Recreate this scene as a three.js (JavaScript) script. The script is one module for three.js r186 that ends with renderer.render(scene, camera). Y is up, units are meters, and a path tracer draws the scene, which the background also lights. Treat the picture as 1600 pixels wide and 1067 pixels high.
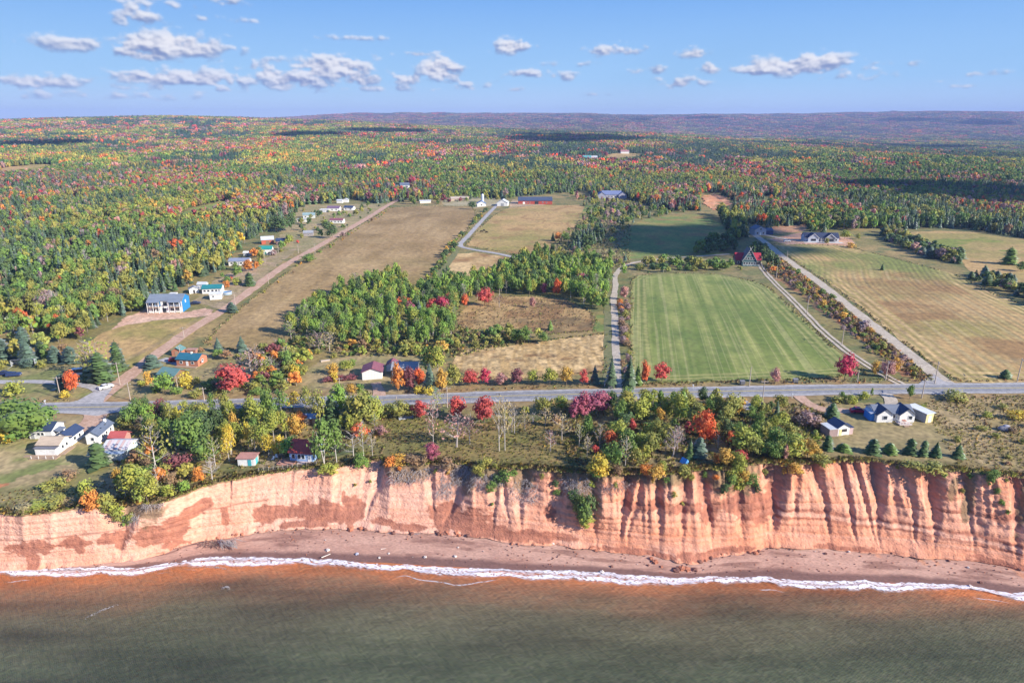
import * as THREE from 'three';
import { mergeGeometries } from 'three/addons/utils/BufferGeometryUtils.js';

// ---------------------------------------------------------------- camera, sun, exposure
const EXPOSURE = 1.72;
const CAM_Y = 100, PITCH = 17.85 * Math.PI / 180, FOCAL = 1067, CX = 800, CY = 533.5;
const scene = new THREE.Scene();
const camera = new THREE.PerspectiveCamera(53.13, 1024 / 682, 1, 30000);
camera.position.set(0, CAM_Y, 0);
camera.rotation.x = -PITCH;
const renderer = new THREE.WebGLRenderer({ antialias: true });
renderer.toneMapping = THREE.LinearToneMapping;
renderer.toneMappingExposure = EXPOSURE;
renderer.shadowMap.enabled = true;
const SUN = new THREE.Vector3(0.797, 0.455, 0.398).normalize();
const sun = new THREE.DirectionalLight(new THREE.Color(1.0, 0.93, 0.82), 4.95);
sun.position.copy(SUN).multiplyScalar(900).add(new THREE.Vector3(0, 0, -350));
sun.target.position.set(0, 0, -350);
sun.castShadow = true;
sun.shadow.mapSize.set(4096, 4096);
Object.assign(sun.shadow.camera, { left: -650, right: 650, top: 500, bottom: -500, near: 10, far: 2500 });
scene.add(sun, sun.target);
scene.fog = new THREE.FogExp2(new THREE.Color(0.42, 0.56, 1.0), 0.00008);

// ---------------------------------------------------------------- random numbers and noise
function rngOf(seed) { let a = seed >>> 0; return () => { a = (a + 0x6D2B79F5) | 0; let t = Math.imul(a ^ (a >>> 15), 1 | a); t = (t + Math.imul(t ^ (t >>> 7), 61 | t)) ^ t; return ((t ^ (t >>> 14)) >>> 0) / 4294967296; }; }
const R = rngOf(20241);
const rr = (a, b, r = R) => a + (b - a) * r();
const clamp = (x, a = 0, b = 1) => x < a ? a : x > b ? b : x;
const lerp = (a, b, t) => a + (b - a) * t;
const sstep = (a, b, x) => { const t = clamp((x - a) / (b - a)); return t * t * (3 - 2 * t); };
const LAT = new Float32Array(65536); { const r = rngOf(7); for (let i = 0; i < 65536; i++) LAT[i] = r() * 2 - 1; }
function noise(x, y) {                                   // value noise, -1..1
  const xi = Math.floor(x), yi = Math.floor(y); let fx = x - xi, fy = y - yi;
  fx = fx * fx * (3 - 2 * fx); fy = fy * fy * (3 - 2 * fy);
  const a = (yi & 255) << 8, b = ((yi + 1) & 255) << 8, c = xi & 255, d = (xi + 1) & 255;
  const p = LAT[a | c], q = LAT[b | c];
  return (p + (LAT[a | d] - p) * fx) * (1 - fy) + (q + (LAT[b | d] - q) * fx) * fy;
}
function fbm(x, y, n = 4) { let s = 0, a = 0.5; for (let i = 0; i < n; i++) { s += a * noise(x, y); x = x * 2.03 + 17.1; y = y * 2.03 - 9.7; a *= 0.5; } return s; }
const mixc = (a, b, t) => [a[0] + (b[0] - a[0]) * t, a[1] + (b[1] - a[1]) * t, a[2] + (b[2] - a[2]) * t];

// ---------------------------------------------------------------- the lie of the land
const hillTop = (x) => 40 + 112 * sstep(-4200, -1400, x) + 8 * sstep(-800, 600, x) + 26 * sstep(1500, 5500, x) + 14 * noise(x / 900 + 3.3, 1.7) + 7 * noise(x / 300, 8.2);
function H(x, z) {
  const d = -z, near = 12.5 + 7.5 * sstep(-140, 110, x);
  let h = lerp(near, 16, sstep(210, 420, d));
  const far = sstep(210, 420, d);
  h += far * (1.3 * noise(x / 130 + 5, z / 150) + 0.5 * noise(x / 55, z / 60 + 9));
  if (d > 600) {
    const far2 = sstep(600, 1600, d);
    h += 90 * Math.exp(-((x + 1900) ** 2) / (2 * 1050 ** 2) - ((z + 3900) ** 2) / (2 * 1250 ** 2)) * far2;
    h += 20 * Math.exp(-((x + 150) ** 2) / (2 * 900 ** 2) - ((z + 3000) ** 2) / (2 * 900 ** 2)) * far2;
    h += (8 - 32 * sstep(500, 1900, x)) * far2 * (1 - 0.5 * sstep(4000, 6500, d));
    h += far2 * (6 * noise(x / 420 + 2, z / 420) + 3 * noise(x / 170, z / 170 + 4)) * sstep(0, 1, 1.3 - d / 9000);
    if (d > 4200) { const s = Math.max(0, 1 - Math.abs(d - 8700) / 4300); h += hillTop(x) * s * s * (3 - 2 * s) * 1.02 + sstep(4600, 6200, d) * (16 * noise(x / 700, z / 600) + 8 * noise(x / 260, z / 260)); }
  }
  return h;
}
const CP = Math.cos(PITCH), SP = Math.sin(PITCH);
function rayOf(px, py) { const a = px - CX, b = CY - py; return [a, -FOCAL * SP + b * CP, -FOCAL * CP - b * SP]; }
// the place on the ground (or on a level plane) seen in that direction of the photograph: used once, to survey where things stand
function at(px, py, level) {
  const [dx, dy, dz] = rayOf(px, py);
  if (level !== undefined) { const t = (level - CAM_Y) / dy; return [dx * t, level, dz * t]; }
  let t0 = 100 / -dz, t = t0;
  for (let i = 0; i < 2000; i++) {
    if (CAM_Y + dy * t < H(dx * t, dz * t)) break;
    t0 = t; t *= 1.006;
    if (-dz * t > 11000) break;
  }
  for (let i = 0; i < 18; i++) { const m = (t0 + t) / 2; if (CAM_Y + dy * m < H(dx * m, dz * m)) t = m; else t0 = m; }
  return [dx * t, H(dx * t, dz * t), dz * t];
}
function toPx(x, y, z) { const yy = y - CAM_Y, f = -(yy * SP) - z * CP, u = yy * CP - z * SP; return [CX + x / f * FOCAL, CY - u / f * FOCAL, FOCAL / f]; }
const poly = (list) => list.map(([a, b]) => { const p = at(a, b); return [p[0], p[2]]; });
function inside(P, x, z) {
  if (!P.bb) { const xs = P.map((p) => p[0]), zs = P.map((p) => p[1]); P.bb = [Math.min(...xs), Math.max(...xs), Math.min(...zs), Math.max(...zs)]; }
  if (x < P.bb[0] || x > P.bb[1] || z < P.bb[2] || z > P.bb[3]) return false;
  let c = false;
  for (let i = 0, j = P.length - 1; i < P.length; j = i++) if ((P[i][1] > z) !== (P[j][1] > z) && x < (P[j][0] - P[i][0]) * (z - P[i][1]) / (P[j][1] - P[i][1]) + P[i][0]) c = !c;
  return c;
}
function distLine(L, x, z) {
  let best = 1e9;
  for (let i = 0; i + 1 < L.length; i++) {
    const ax = L[i][0], az = L[i][1], bx = L[i + 1][0] - ax, bz = L[i + 1][1] - az;
    const t = clamp(((x - ax) * bx + (z - az) * bz) / (bx * bx + bz * bz + 1e-9));
    const d = Math.hypot(x - ax - bx * t, z - az - bz * t); if (d < best) best = d;
  }
  return best;
}

// ---------------------------------------------------------------- sky
{
  const W = 4096, HH = 2048, data = new Float32Array(W * HH * 4), D2 = Math.PI / 180;
  const lin = (r, g, b) => [r, g, b].map((v) => Math.pow(v / 255, 2.2) / EXPOSURE);
  const zen = lin(50, 104, 198), mid = lin(80, 150, 240), low = lin(168, 213, 252), hor = lin(212, 234, 254);
  const clouds = [];
  const add = (px, py, w, h, k = 1) => { const d = rayOf(px, py), el = Math.atan2(d[1], Math.hypot(d[0], d[2])) / D2, az = Math.atan2(d[0], -d[2]) / D2; clouds.push([az, el, w / 2 / 18.6, h * 0.82 / 2 / 18.6, k]); };
  for (const c of [[265, 74, 150, 46, 1.25], [225, 84, 90, 30], [300, 124, 190, 34], [240, 122, 110, 26], [215, 25, 62, 50, 0.8], [110, 70, 90, 26, 0.8], [60, 128, 130, 24, 0.8], [520, 110, 130, 50, 1.2], [460, 128, 110, 40], [560, 122, 70, 40], [690, 110, 66, 46, 1.3],
    [640, 124, 60, 30, 0.8], [800, 74, 56, 30], [960, 80, 74, 24, 0.9], [1090, 84, 48, 20, 0.8], [1112, 108, 42, 24, 0.85], [1065, 130, 74, 20, 0.8], [1235, 106, 150, 34, 1.2], [1280, 98, 80, 32, 1.2], [1195, 112, 70, 28, 1.1], [1355, 115, 54, 22, 0.7], [820, 116, 64, 17, 0.8],
    [880, 121, 52, 16, 0.7], [735, 137, 52, 18, 0.65], [1015, 110, 48, 14, 0.7], [645, 85, 48, 11, 0.6], [500, 90, 36, 22, 0.7], [1545, 115, 56, 10, 0.6], [930, 148, 34, 7, 0.6], [1470, 128, 30, 6, 0.5], [800, 140, 40, 8, 0.6], [360, 4, 40, 14, 0.6], [280, 12, 30, 18, 0.6], [400, 106, 90, 20, 0.6], [1500, 135, 26, 5, 0.5], [330, 140, 170, 14, 0.42], [600, 138, 120, 12, 0.42], [450, 96, 120, 12, 0.4], [560, 60, 90, 10, 0.36], [350, 30, 80, 10, 0.34], [700, 128, 110, 14, 0.45], [160, 150, 200, 14, 0.42], [880, 100, 80, 9, 0.38], [1400, 100, 60, 8, 0.4], [1330, 120, 90, 10, 0.42], [430, 118, 90, 26, 0.9], [350, 128, 70, 20, 0.8]]) add(...c);
  const cr = rngOf(91);
  for (let i = 0; i < 130; i++) { const az = rr(40, 320, cr), el = rr(2, 10, cr), w = rr(1.2, 4.6, cr); clouds.push([az > 180 ? az - 360 : az, el, w, w * rr(0.22, 0.34, cr), rr(0.6, 1.2, cr)]); }
  for (let i = 0; i < 60; i++) { const el = rr(11, 50, cr), w = rr(4, 11, cr) * Math.min(1, el / 20 + 0.3); clouds.push([rr(-180, 180, cr), el, w, w * rr(0.35, 0.5, cr), rr(0.5, 1, cr)]); }
  for (let row = 0; row < HH; row++) {
    const el = ((row + 0.5) / HH - 0.5) * 180, e = Math.max(0, el);
    const near = clouds.filter((c) => Math.abs(c[1] - el) < c[3] * 1.7);
    for (let col = 0; col < W; col++) {
      let az = ((col + 0.5) / W - 0.5) * 360 + 90; if (az > 180) az -= 360;
      const side = 0.5 - 0.5 * Math.cos((az + 34) * D2 * 0.9);
      let c = e < 3 ? mixc(hor, low, e / 3) : e < 13 ? mixc(low, mid, (e - 3) / 10) : mixc(mid, zen, clamp((e - 13) / 55));
      if (e < 12) c = mixc(c, mid, clamp(side * 1.3) * 0.38 * (1 - e / 12));
      if (el > 0) {
        let dens = 0, vert = 0, wsum = 0;
        for (const k of near) {
          let da = az - k[0]; if (da > 180) da -= 360; if (da < -180) da += 360;
          const dx = da / k[2]; if (dx > 1.7 || dx < -1.7) continue;
          let dy = (el - k[1]) / k[3]; const flat = dy < 0 ? 1.45 : 1, g = 1 - dx * dx - dy * dy * flat * flat;
          if (g > -0.9) { const w = Math.max(0, g + 0.9) * k[4]; dens = Math.max(dens, (g * 0.75 + 0.25) * k[4]); vert += dy * w; wsum += w; }
        }
        if (wsum > 0) {
          const q = e < 11 ? 1.15 : 0.42, n = fbm(az * q + 40, el * q * 1.9, 6) * 1.25, n2 = fbm((az + 0.16) * q + 40, (el + 0.16) * q * 1.9, 5) * 1.25;
          const a = sstep(0.06, 0.66, dens + n * 1.05) * 0.95;
          if (a > 0) {
            const v = vert / wsum, lit = clamp(0.42 + v * 0.62 + (n - n2) * 1.25 + (dens - 0.6) * 0.25);
            const cc = mixc(lin(128, 145, 188), lin(250, 248, 250), lit);
            c = mixc(c, cc, a * (0.55 + 0.45 * clamp(dens * 1.1)));
          }
        }
      }
      const o = (row * W + col) * 4; data[o] = c[0]; data[o + 1] = c[1]; data[o + 2] = c[2]; data[o + 3] = 1;
    }
  }
  const t = new THREE.DataTexture(data, W, HH, THREE.RGBAFormat, THREE.FloatType);
  t.mapping = THREE.EquirectangularReflectionMapping; t.magFilter = THREE.LinearFilter; t.needsUpdate = true;
  scene.background = t; scene.environment = t;
}

// ---------------------------------------------------------------- builders
const counts = {};
function numbered(name) { const n = counts[name] = (counts[name] ?? -1) + 1; return n ? name + '_' + String(n).padStart(3, '0') : name; }
function tag(o, label, category, group, kind) { if (label) o.userData.label = label; if (category) o.userData.category = category; if (group) o.userData.group = group; if (kind) o.userData.kind = kind; return o; }
const mats = {};
const mat = (c, rough = 0.9, extra = {}) => { const k = c.join() + rough + JSON.stringify(extra); return mats[k] ??= new THREE.MeshStandardMaterial({ color: new THREE.Color().setRGB(...c), roughness: rough, ...extra }); };
function mesh(name, geo, material, parent) {
  const m = new THREE.Mesh(geo, material); m.castShadow = m.receiveShadow = true;
  if (parent && parent !== scene) { m.name = numbered(name); parent.add(m); } else { m.name = numbered(name); scene.add(m); }
  return m;
}
function group(name, [x, y, z], turn = 0) { const g = new THREE.Group(); g.name = numbered(name); g.position.set(x, y, z); g.rotation.y = turn; scene.add(g); return g; }
const struct = (name, geo, material, label, category) => tag(mesh(name, geo, material), label, category, null, 'structure');
const bx = (w, h, d, x = 0, y = 0, z = 0) => new THREE.BoxGeometry(w, h, d).translate(x, y, z);
const merge = (list) => list.length === 1 ? list[0] : mergeGeometries(list.map((g) => { g = g.index ? g.toNonIndexed() : g; for (const k of Object.keys(g.attributes)) if (!['position', 'normal', 'uv'].includes(k)) g.deleteAttribute(k); return g; }));
const cyl = (r0, r1, h, n = 6, x = 0, y = 0, z = 0) => new THREE.CylinderGeometry(r1, r0, h, n, 1).translate(x, y + h / 2, z);
function limb(a, b, r0, r1, n = 4) {                       // a tapered stick from a to b
  const A = new THREE.Vector3(...a), B = new THREE.Vector3(...b), d = B.clone().sub(A), L = d.length();
  const g = new THREE.CylinderGeometry(r1, r0, L, n, 1, true).translate(0, L / 2, 0);
  return g.applyQuaternion(new THREE.Quaternion().setFromUnitVectors(new THREE.Vector3(0, 1, 0), d.normalize())).translate(...a);
}
function texture(w, h, f, srgb = true) {                  // f(u, v) returns linear [r, g, b]
  const d = new Uint8Array(w * h * 4), enc = srgb ? (x) => 255 * Math.pow(clamp(x), 1 / 2.2) : (x) => 255 * clamp(x);
  for (let j = 0, o = 0; j < h; j++) for (let i = 0; i < w; i++, o += 4) { const c = f((i + 0.5) / w, (j + 0.5) / h); d[o] = enc(c[0]); d[o + 1] = enc(c[1]); d[o + 2] = enc(c[2]); d[o + 3] = 255; }
  const t = new THREE.DataTexture(d, w, h); t.magFilter = THREE.LinearFilter; t.wrapS = t.wrapT = THREE.RepeatWrapping; if (srgb) t.colorSpace = THREE.SRGBColorSpace; t.needsUpdate = true; return t;
}
function gridGeo(nx, ny, f) {                               // f(i, j) returns { p, uv, c }
  const pos = [], uv = [], col = [], idx = [];
  for (let j = 0; j < ny; j++) for (let i = 0; i < nx; i++) { const v = f(i, j); pos.push(...v.p); uv.push(...(v.uv ?? [0, 0])); if (v.c) col.push(...v.c); }
  for (let j = 0; j + 1 < ny; j++) for (let i = 0; i + 1 < nx; i++) { const a = j * nx + i, b = a + 1, c = a + nx, d = c + 1; idx.push(a, b, d, a, d, c); }
  const g = new THREE.BufferGeometry();
  g.setAttribute('position', new THREE.Float32BufferAttribute(pos, 3)); g.setAttribute('uv', new THREE.Float32BufferAttribute(uv, 2));
  if (col.length) g.setAttribute('color', new THREE.Float32BufferAttribute(col, 3));
  g.setIndex(idx); g.computeVertexNormals(); return g;
}
// a sheet laid on the land inside a polygon: the polygon's triangles are cut along an 7 m grid so that it follows the ground
function drape(P, lift, uvOf, cell = 7) {
  const tris = THREE.ShapeUtils.triangulateShape(P.map((p) => new THREE.Vector2(p[0], p[1])), []), pos = [], uv = [];
  const cut = (pts, ax, v, keepMore) => { const out = []; for (let i = 0; i < pts.length; i++) { const a = pts[i], b = pts[(i + 1) % pts.length], ia = keepMore ? a[ax] >= v : a[ax] <= v, ib = keepMore ? b[ax] >= v : b[ax] <= v; if (ia) out.push(a); if (ia !== ib) { const t = (v - a[ax]) / (b[ax] - a[ax]); out.push([lerp(a[0], b[0], t), lerp(a[1], b[1], t)]); } } return out; };
  for (const t of tris) {
    const T = t.map((i) => P[i]), xs = T.map((p) => p[0]), zs = T.map((p) => p[1]);
    for (let gx = Math.floor(Math.min(...xs) / cell); gx * cell < Math.max(...xs); gx++) {
      const col = cut(cut(T, 0, gx * cell, true), 0, (gx + 1) * cell, false); if (col.length < 3) continue;
      for (let gz = Math.floor(Math.min(...zs) / cell); gz * cell < Math.max(...zs); gz++) {
        const q = cut(cut(col, 1, gz * cell, true), 1, (gz + 1) * cell, false); if (q.length < 3) continue;
        for (let i = 1; i + 1 < q.length; i++) {
          const tri = [q[0], q[i], q[i + 1]], area = (tri[1][0] - tri[0][0]) * (tri[2][1] - tri[0][1]) - (tri[1][1] - tri[0][1]) * (tri[2][0] - tri[0][0]);
          if (Math.abs(area) < 1e-4) continue; if (area > 0) tri.reverse();
          for (const [x, z] of tri) { pos.push(x, H(x, z) + lift, z); uv.push(...uvOf(x, z)); }
        }
      }
    }
  }
  const g = new THREE.BufferGeometry(); g.setAttribute('position', new THREE.Float32BufferAttribute(pos, 3)); g.setAttribute('uv', new THREE.Float32BufferAttribute(uv, 2)); g.computeVertexNormals(); return g;
}
function ragged(P, amp, step = 5) {                          // a polygon's outline made uneven
  const out = [];
  for (let i = 0; i < P.length; i++) { const a = P[i], b = P[(i + 1) % P.length], L = Math.hypot(b[0] - a[0], b[1] - a[1]), n = Math.max(1, Math.round(L / step)); for (let k = 0; k < n; k++) { const x = lerp(a[0], b[0], k / n), z = lerp(a[1], b[1], k / n); out.push([x + amp * fbm(x / 9, z / 9, 3) * 2, z + amp * fbm(x / 9 + 50, z / 9 + 20, 3) * 2]); } }
  return out;
}
function smoothLine(L, step = 4) {
  const c = new THREE.CatmullRomCurve3(L.map(([x, z]) => new THREE.Vector3(x, 0, z)), false, 'centripetal'), n = Math.max(4, Math.round(c.getLength() / step));
  return c.getSpacedPoints(n).map((p) => [p.x, p.z]);
}
function ribbon(line, from, to, lift, uvScale = 1, wobble = 0, cross = 3) {   // a strip along a line, between two offsets across it
  const n = line.length;
  let s = 0; const along = line.map((p, i) => s += i ? Math.hypot(p[0] - line[i - 1][0], p[1] - line[i - 1][1]) : 0);
  return gridGeo(cross, n, (i, j) => {
    const a = line[Math.max(0, j - 1)], b = line[Math.min(n - 1, j + 1)], dx = b[0] - a[0], dz = b[1] - a[1], L = Math.hypot(dx, dz) || 1, nx = -dz / L, nz = dx / L;
    let o = lerp(from, to, i / (cross - 1)); if (wobble && (i === 0 || i === cross - 1)) o += wobble * fbm(along[j] / 6 + i * 31, line[0][0], 3) * 2;
    const x = line[j][0] + nx * o, z = line[j][1] + nz * o;
    return { p: [x, H(x, z) + lift, z], uv: [o * uvScale, along[j] * uvScale] };
  });
}

// ---------------------------------------------------------------- survey of the shore: the cliff's upper edge, its foot, the water's edge
const byX = (pts) => { const a = pts.slice().sort((p, q) => p[0] - q[0]); return (x) => { if (x <= a[0][0]) return a[0][1]; for (let i = 1; i < a.length; i++) if (x <= a[i][0]) { const t = (x - a[i - 1][0]) / (a[i][0] - a[i - 1][0]); return lerp(a[i - 1][1], a[i][1], t); } return a[a.length - 1][1]; }; };
const edgePx = [[-420, 830], [-200, 812], [0, 803], [30, 806], [66, 802], [115, 794], [168, 789], [200, 789], [250, 786], [289, 772], [315, 761], [349, 752], [400, 743], [450, 736], [489, 731], [520, 733], [547, 726], [571, 721], [597, 721], [610, 728], [636, 726], [670, 726], [707, 722], [740, 732], [767, 734], [800, 733], [826, 731], [860, 737], [892, 738], [939, 744], [984, 741], [1036, 742], [1083, 736], [1110, 733], [1140, 736], [1167, 728], [1200, 723], [1226, 728], [1266, 725], [1305, 722], [1357, 722], [1399, 727], [1436, 733], [1462, 737], [1502, 736], [1541, 741], [1600, 747], [1800, 760], [2050, 780]];
const footPx = [[-420, 930], [-200, 905], [0, 889], [40, 887], [105, 883], [150, 879], [210, 873], [240, 866], [262, 860], [289, 849], [315, 841], [367, 835], [400, 829], [463, 823], [563, 823], [610, 829], [673, 829], [728, 835], [760, 836], [800, 847], [879, 848], [926, 853], [978, 861], [1023, 866], [1060, 871], [1095, 876], [1128, 865], [1181, 860], [1200, 849], [1266, 853], [1342, 861], [1423, 863], [1462, 869], [1528, 875], [1581, 886], [1600, 890], [1800, 915], [2050, 950]];
const waterPx = [[-420, 925], [-200, 908], [0, 894], [100, 891], [200, 889], [260, 885], [315, 875], [400, 873], [480, 876], [600, 879], [660, 883], [720, 886], [800, 893], [900, 894], [1000, 901], [1060, 904], [1120, 902], [1200, 904], [1300, 910], [1400, 910], [1500, 918], [1600, 928], [1800, 950], [2050, 985]];
const on = (list, f) => list.map(([a, b]) => { const p = f(a, b); return [p[0], p[2]]; });
const zEdge = byX(on(edgePx, (a, b) => at(a, b)));
const zWater = byX(on(waterPx, (a, b) => at(a, b, 0)));
const zFoot0 = byX(on(footPx, (a, b) => at(a, b, 1.2)));
const hFoot = (x) => clamp((zWater(x) - zFoot0(x)) * 0.2, 0.45, 2.6);
const zFoot = byX(on(footPx, (a, b) => at(a, b, hFoot((a - 800) * 0.158))));
const pxOfX = (x, z = -150) => toPx(x, 8, z)[0];
const xOfPx = (px) => at(px, 770, 10)[0];

// ---------------------------------------------------------------- the cliff
// each gully: where it starts at the top and ends at the foot (photo columns), depth, width of its gentle and of its steep wall
const gullies = [[1263, 1272, 2.6, 3.6, 2.0], [1300, 1309, 3.0, 3.6, 2.4], [1322, 1337, 2.4, 2.2, 1.7], [1350, 1342, 3.4, 3.6, 3.0], [1386, 1395, 2.4, 3.0, 2.0], [1428, 1417, 3.6, 4.5, 3.6], [1470, 1466, 1.8, 3.0, 1.6], [1490, 1484, 1.2, 2, 1.2], [1536, 1517, 3.8, 4.6, 3.6], [1560, 1545, 1.6, 2.4, 1.6], [1592, 1598, 2.6, 3.5, 2.2],
  [815, 811, 2.6, 3.5, 2.6], [884, 863, 1.8, 3.6, 1.6], [920, 925, 2.2, 4.5, 3], [980, 958, 3.6, 4.0, 2.6], [996, 966, 2.0, 2.0, 1.8], [1022, 1018, 2.0, 3.2, 1.8], [1062, 1047, 2.6, 3.4, 2.4], [1088, 1096, 3.0, 3.6, 2.4], [1141, 1143, 2.0, 5, 2.2], [1204, 1188, 4.2, 5.2, 4.4], [1232, 1214, 1.2, 2.4, 1.4],
  [596, 565, 2.8, 3.0, 2.2], [455, 452, 0.35, 2.6, 1.0], [429, 430, 0.3, 2.4, 0.8], [500, 496, 0.5, 2.6, 1.1], [530, 522, 0.5, 2.6, 1.0], [365, 365, 0.7, 0.6, 0.4], [668, 684, 1.8, 2.6, 1.8], [740, 694, 3.0, 4.5, 2.4], [775, 770, 1.8, 2.6, 1.6], [785, 795, 1.2, 2, 1.2], [233, 228, 2.6, 6, 5], [128, 132, 0.35, 2, 1],
  [-60, -70, 1.4, 3, 2], [-160, -150, 2, 3, 2], [-300, -290, 2, 3, 2], [1650, 1640, 3, 4, 3], [1710, 1700, 2.6, 3, 2.4], [1770, 1780, 3, 4, 3], [1850, 1840, 3, 4, 3], [1930, 1940, 3, 4, 3]].map(([a, b, d, l, r]) => [xOfPx(a), xOfPx(b), d, l, r]);
function carve(x, t) {                                        // how far the face is cut back (m)
  let c = 0;
  const px = pxOfX(x), rough = sstep(560, 1000, px), taper = Math.pow(1 - t, 1.3) * 0.95 + 0.05 * (1 - t);
  for (const g of gullies) {
    const gx = lerp(g[0], g[1], t) + 0.55 * noise(t * 3.1 + g[0], g[2]) + 0.25 * noise(t * 9 + g[0], g[2]), u = x - gx, w = (u < 0 ? g[3] * 1.15 : g[4]) * (taper * 0.95 + 0.07);
    const k = Math.abs(u) / w; if (k < 1) c = Math.max(c, g[2] * 0.92 * (taper * 0.92 + 0.08) * (1 - k) * (u < 0 ? 1 : 1 + 0.2 * k));
  }
  const n = Math.abs(noise(x / 2.6 + 4, t * 0.8)), n2 = Math.abs(noise(x / 1.15 + 9, t * 1.3 + 5));
  c += (0.06 + 0.94 * rough) * ((0.55 - n) * 1.0 * Math.pow(taper, 1.3) + (0.5 - n2) * 0.5 * Math.pow(taper, 1.2)) + (0.5 - Math.abs(noise(x / 0.55 + 3, t * 2.2))) * (0.05 + 0.2 * rough) * taper;
  c += (0.14 + 0.22 * rough * taper) * fbm(x / 0.9, t * 13, 3) + (0.5 + 0.9 * rough) * fbm(x / 9 + 3, t * 2.2, 3);
  return c;
}
const strataAt = (x, y) => y + 0.014 * x + 0.35 * noise(x / 23, 3.1) + 0.1 * noise(x / 5, y);
const CLIFF_LO = -330, CLIFF_HI = 330, NCOL = 2300, NROW = 66, NTOP = 14;
const wet = [[40, 0.62, 42, 0.13], [42, 0.85, 12, 0.2], [112, 0.6, 26, 0.1], [118, 0.72, 7, 0.1], [180, 0.57, 34, 0.12], [183, 0.7, 10, 0.12], [232, 0.62, 26, 0.25], [262, 0.62, 40, 0.34], [300, 0.42, 28, 0.14], [318, 0.36, 18, 0.12], [350, 0.6, 7, 0.2], [412, 0.76, 20, 0.2], [455, 0.7, 34, 0.13], [505, 0.74, 52, 0.21], [548, 0.72, 24, 0.26], [470, 0.92, 42, 0.06], [600, 0.87, 22, 0.06], [635, 0.93, 30, 0.05], [690, 0.78, 24, 0.22], [730, 0.8, 40, 0.2], [770, 0.9, 40, 0.09],
  [840, 0.9, 60, 0.07], [1000, 0.40, 46, 0.045], [1065, 0.42, 34, 0.06], [1030, 0.36, 22, 0.05], [860, 0.6, 8, 0.1], [1150, 0.42, 34, 0.12], [1185, 0.5, 30, 0.2], [1110, 0.5, 14, 0.12], [1560, 0.47, 36, 0.05], [1490, 0.46, 30, 0.03], [1120, 0.95, 60, 0.05], [1000, 0.97, 60, 0.04], [1330, 0.97, 60, 0.03], [1570, 0.97, 50, 0.05]];
const brushy = [[233, 0.12, 36, 0.42], [910, 0.2, 34, 0.5], [1140, 0.1, 46, 0.3], [640, 0.12, 46, 0.16], [722, 0.18, 26, 0.3], [818, 0.15, 26, 0.22], [775, 0.1, 26, 0.22], [1505, 0.25, 12, 0.4], [1480, 0.2, 10, 0.15], [1590, 0.3, 10, 0.4], [985, 0.02, 26, 0.1], [1045, 0.06, 34, 0.14]];
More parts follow.
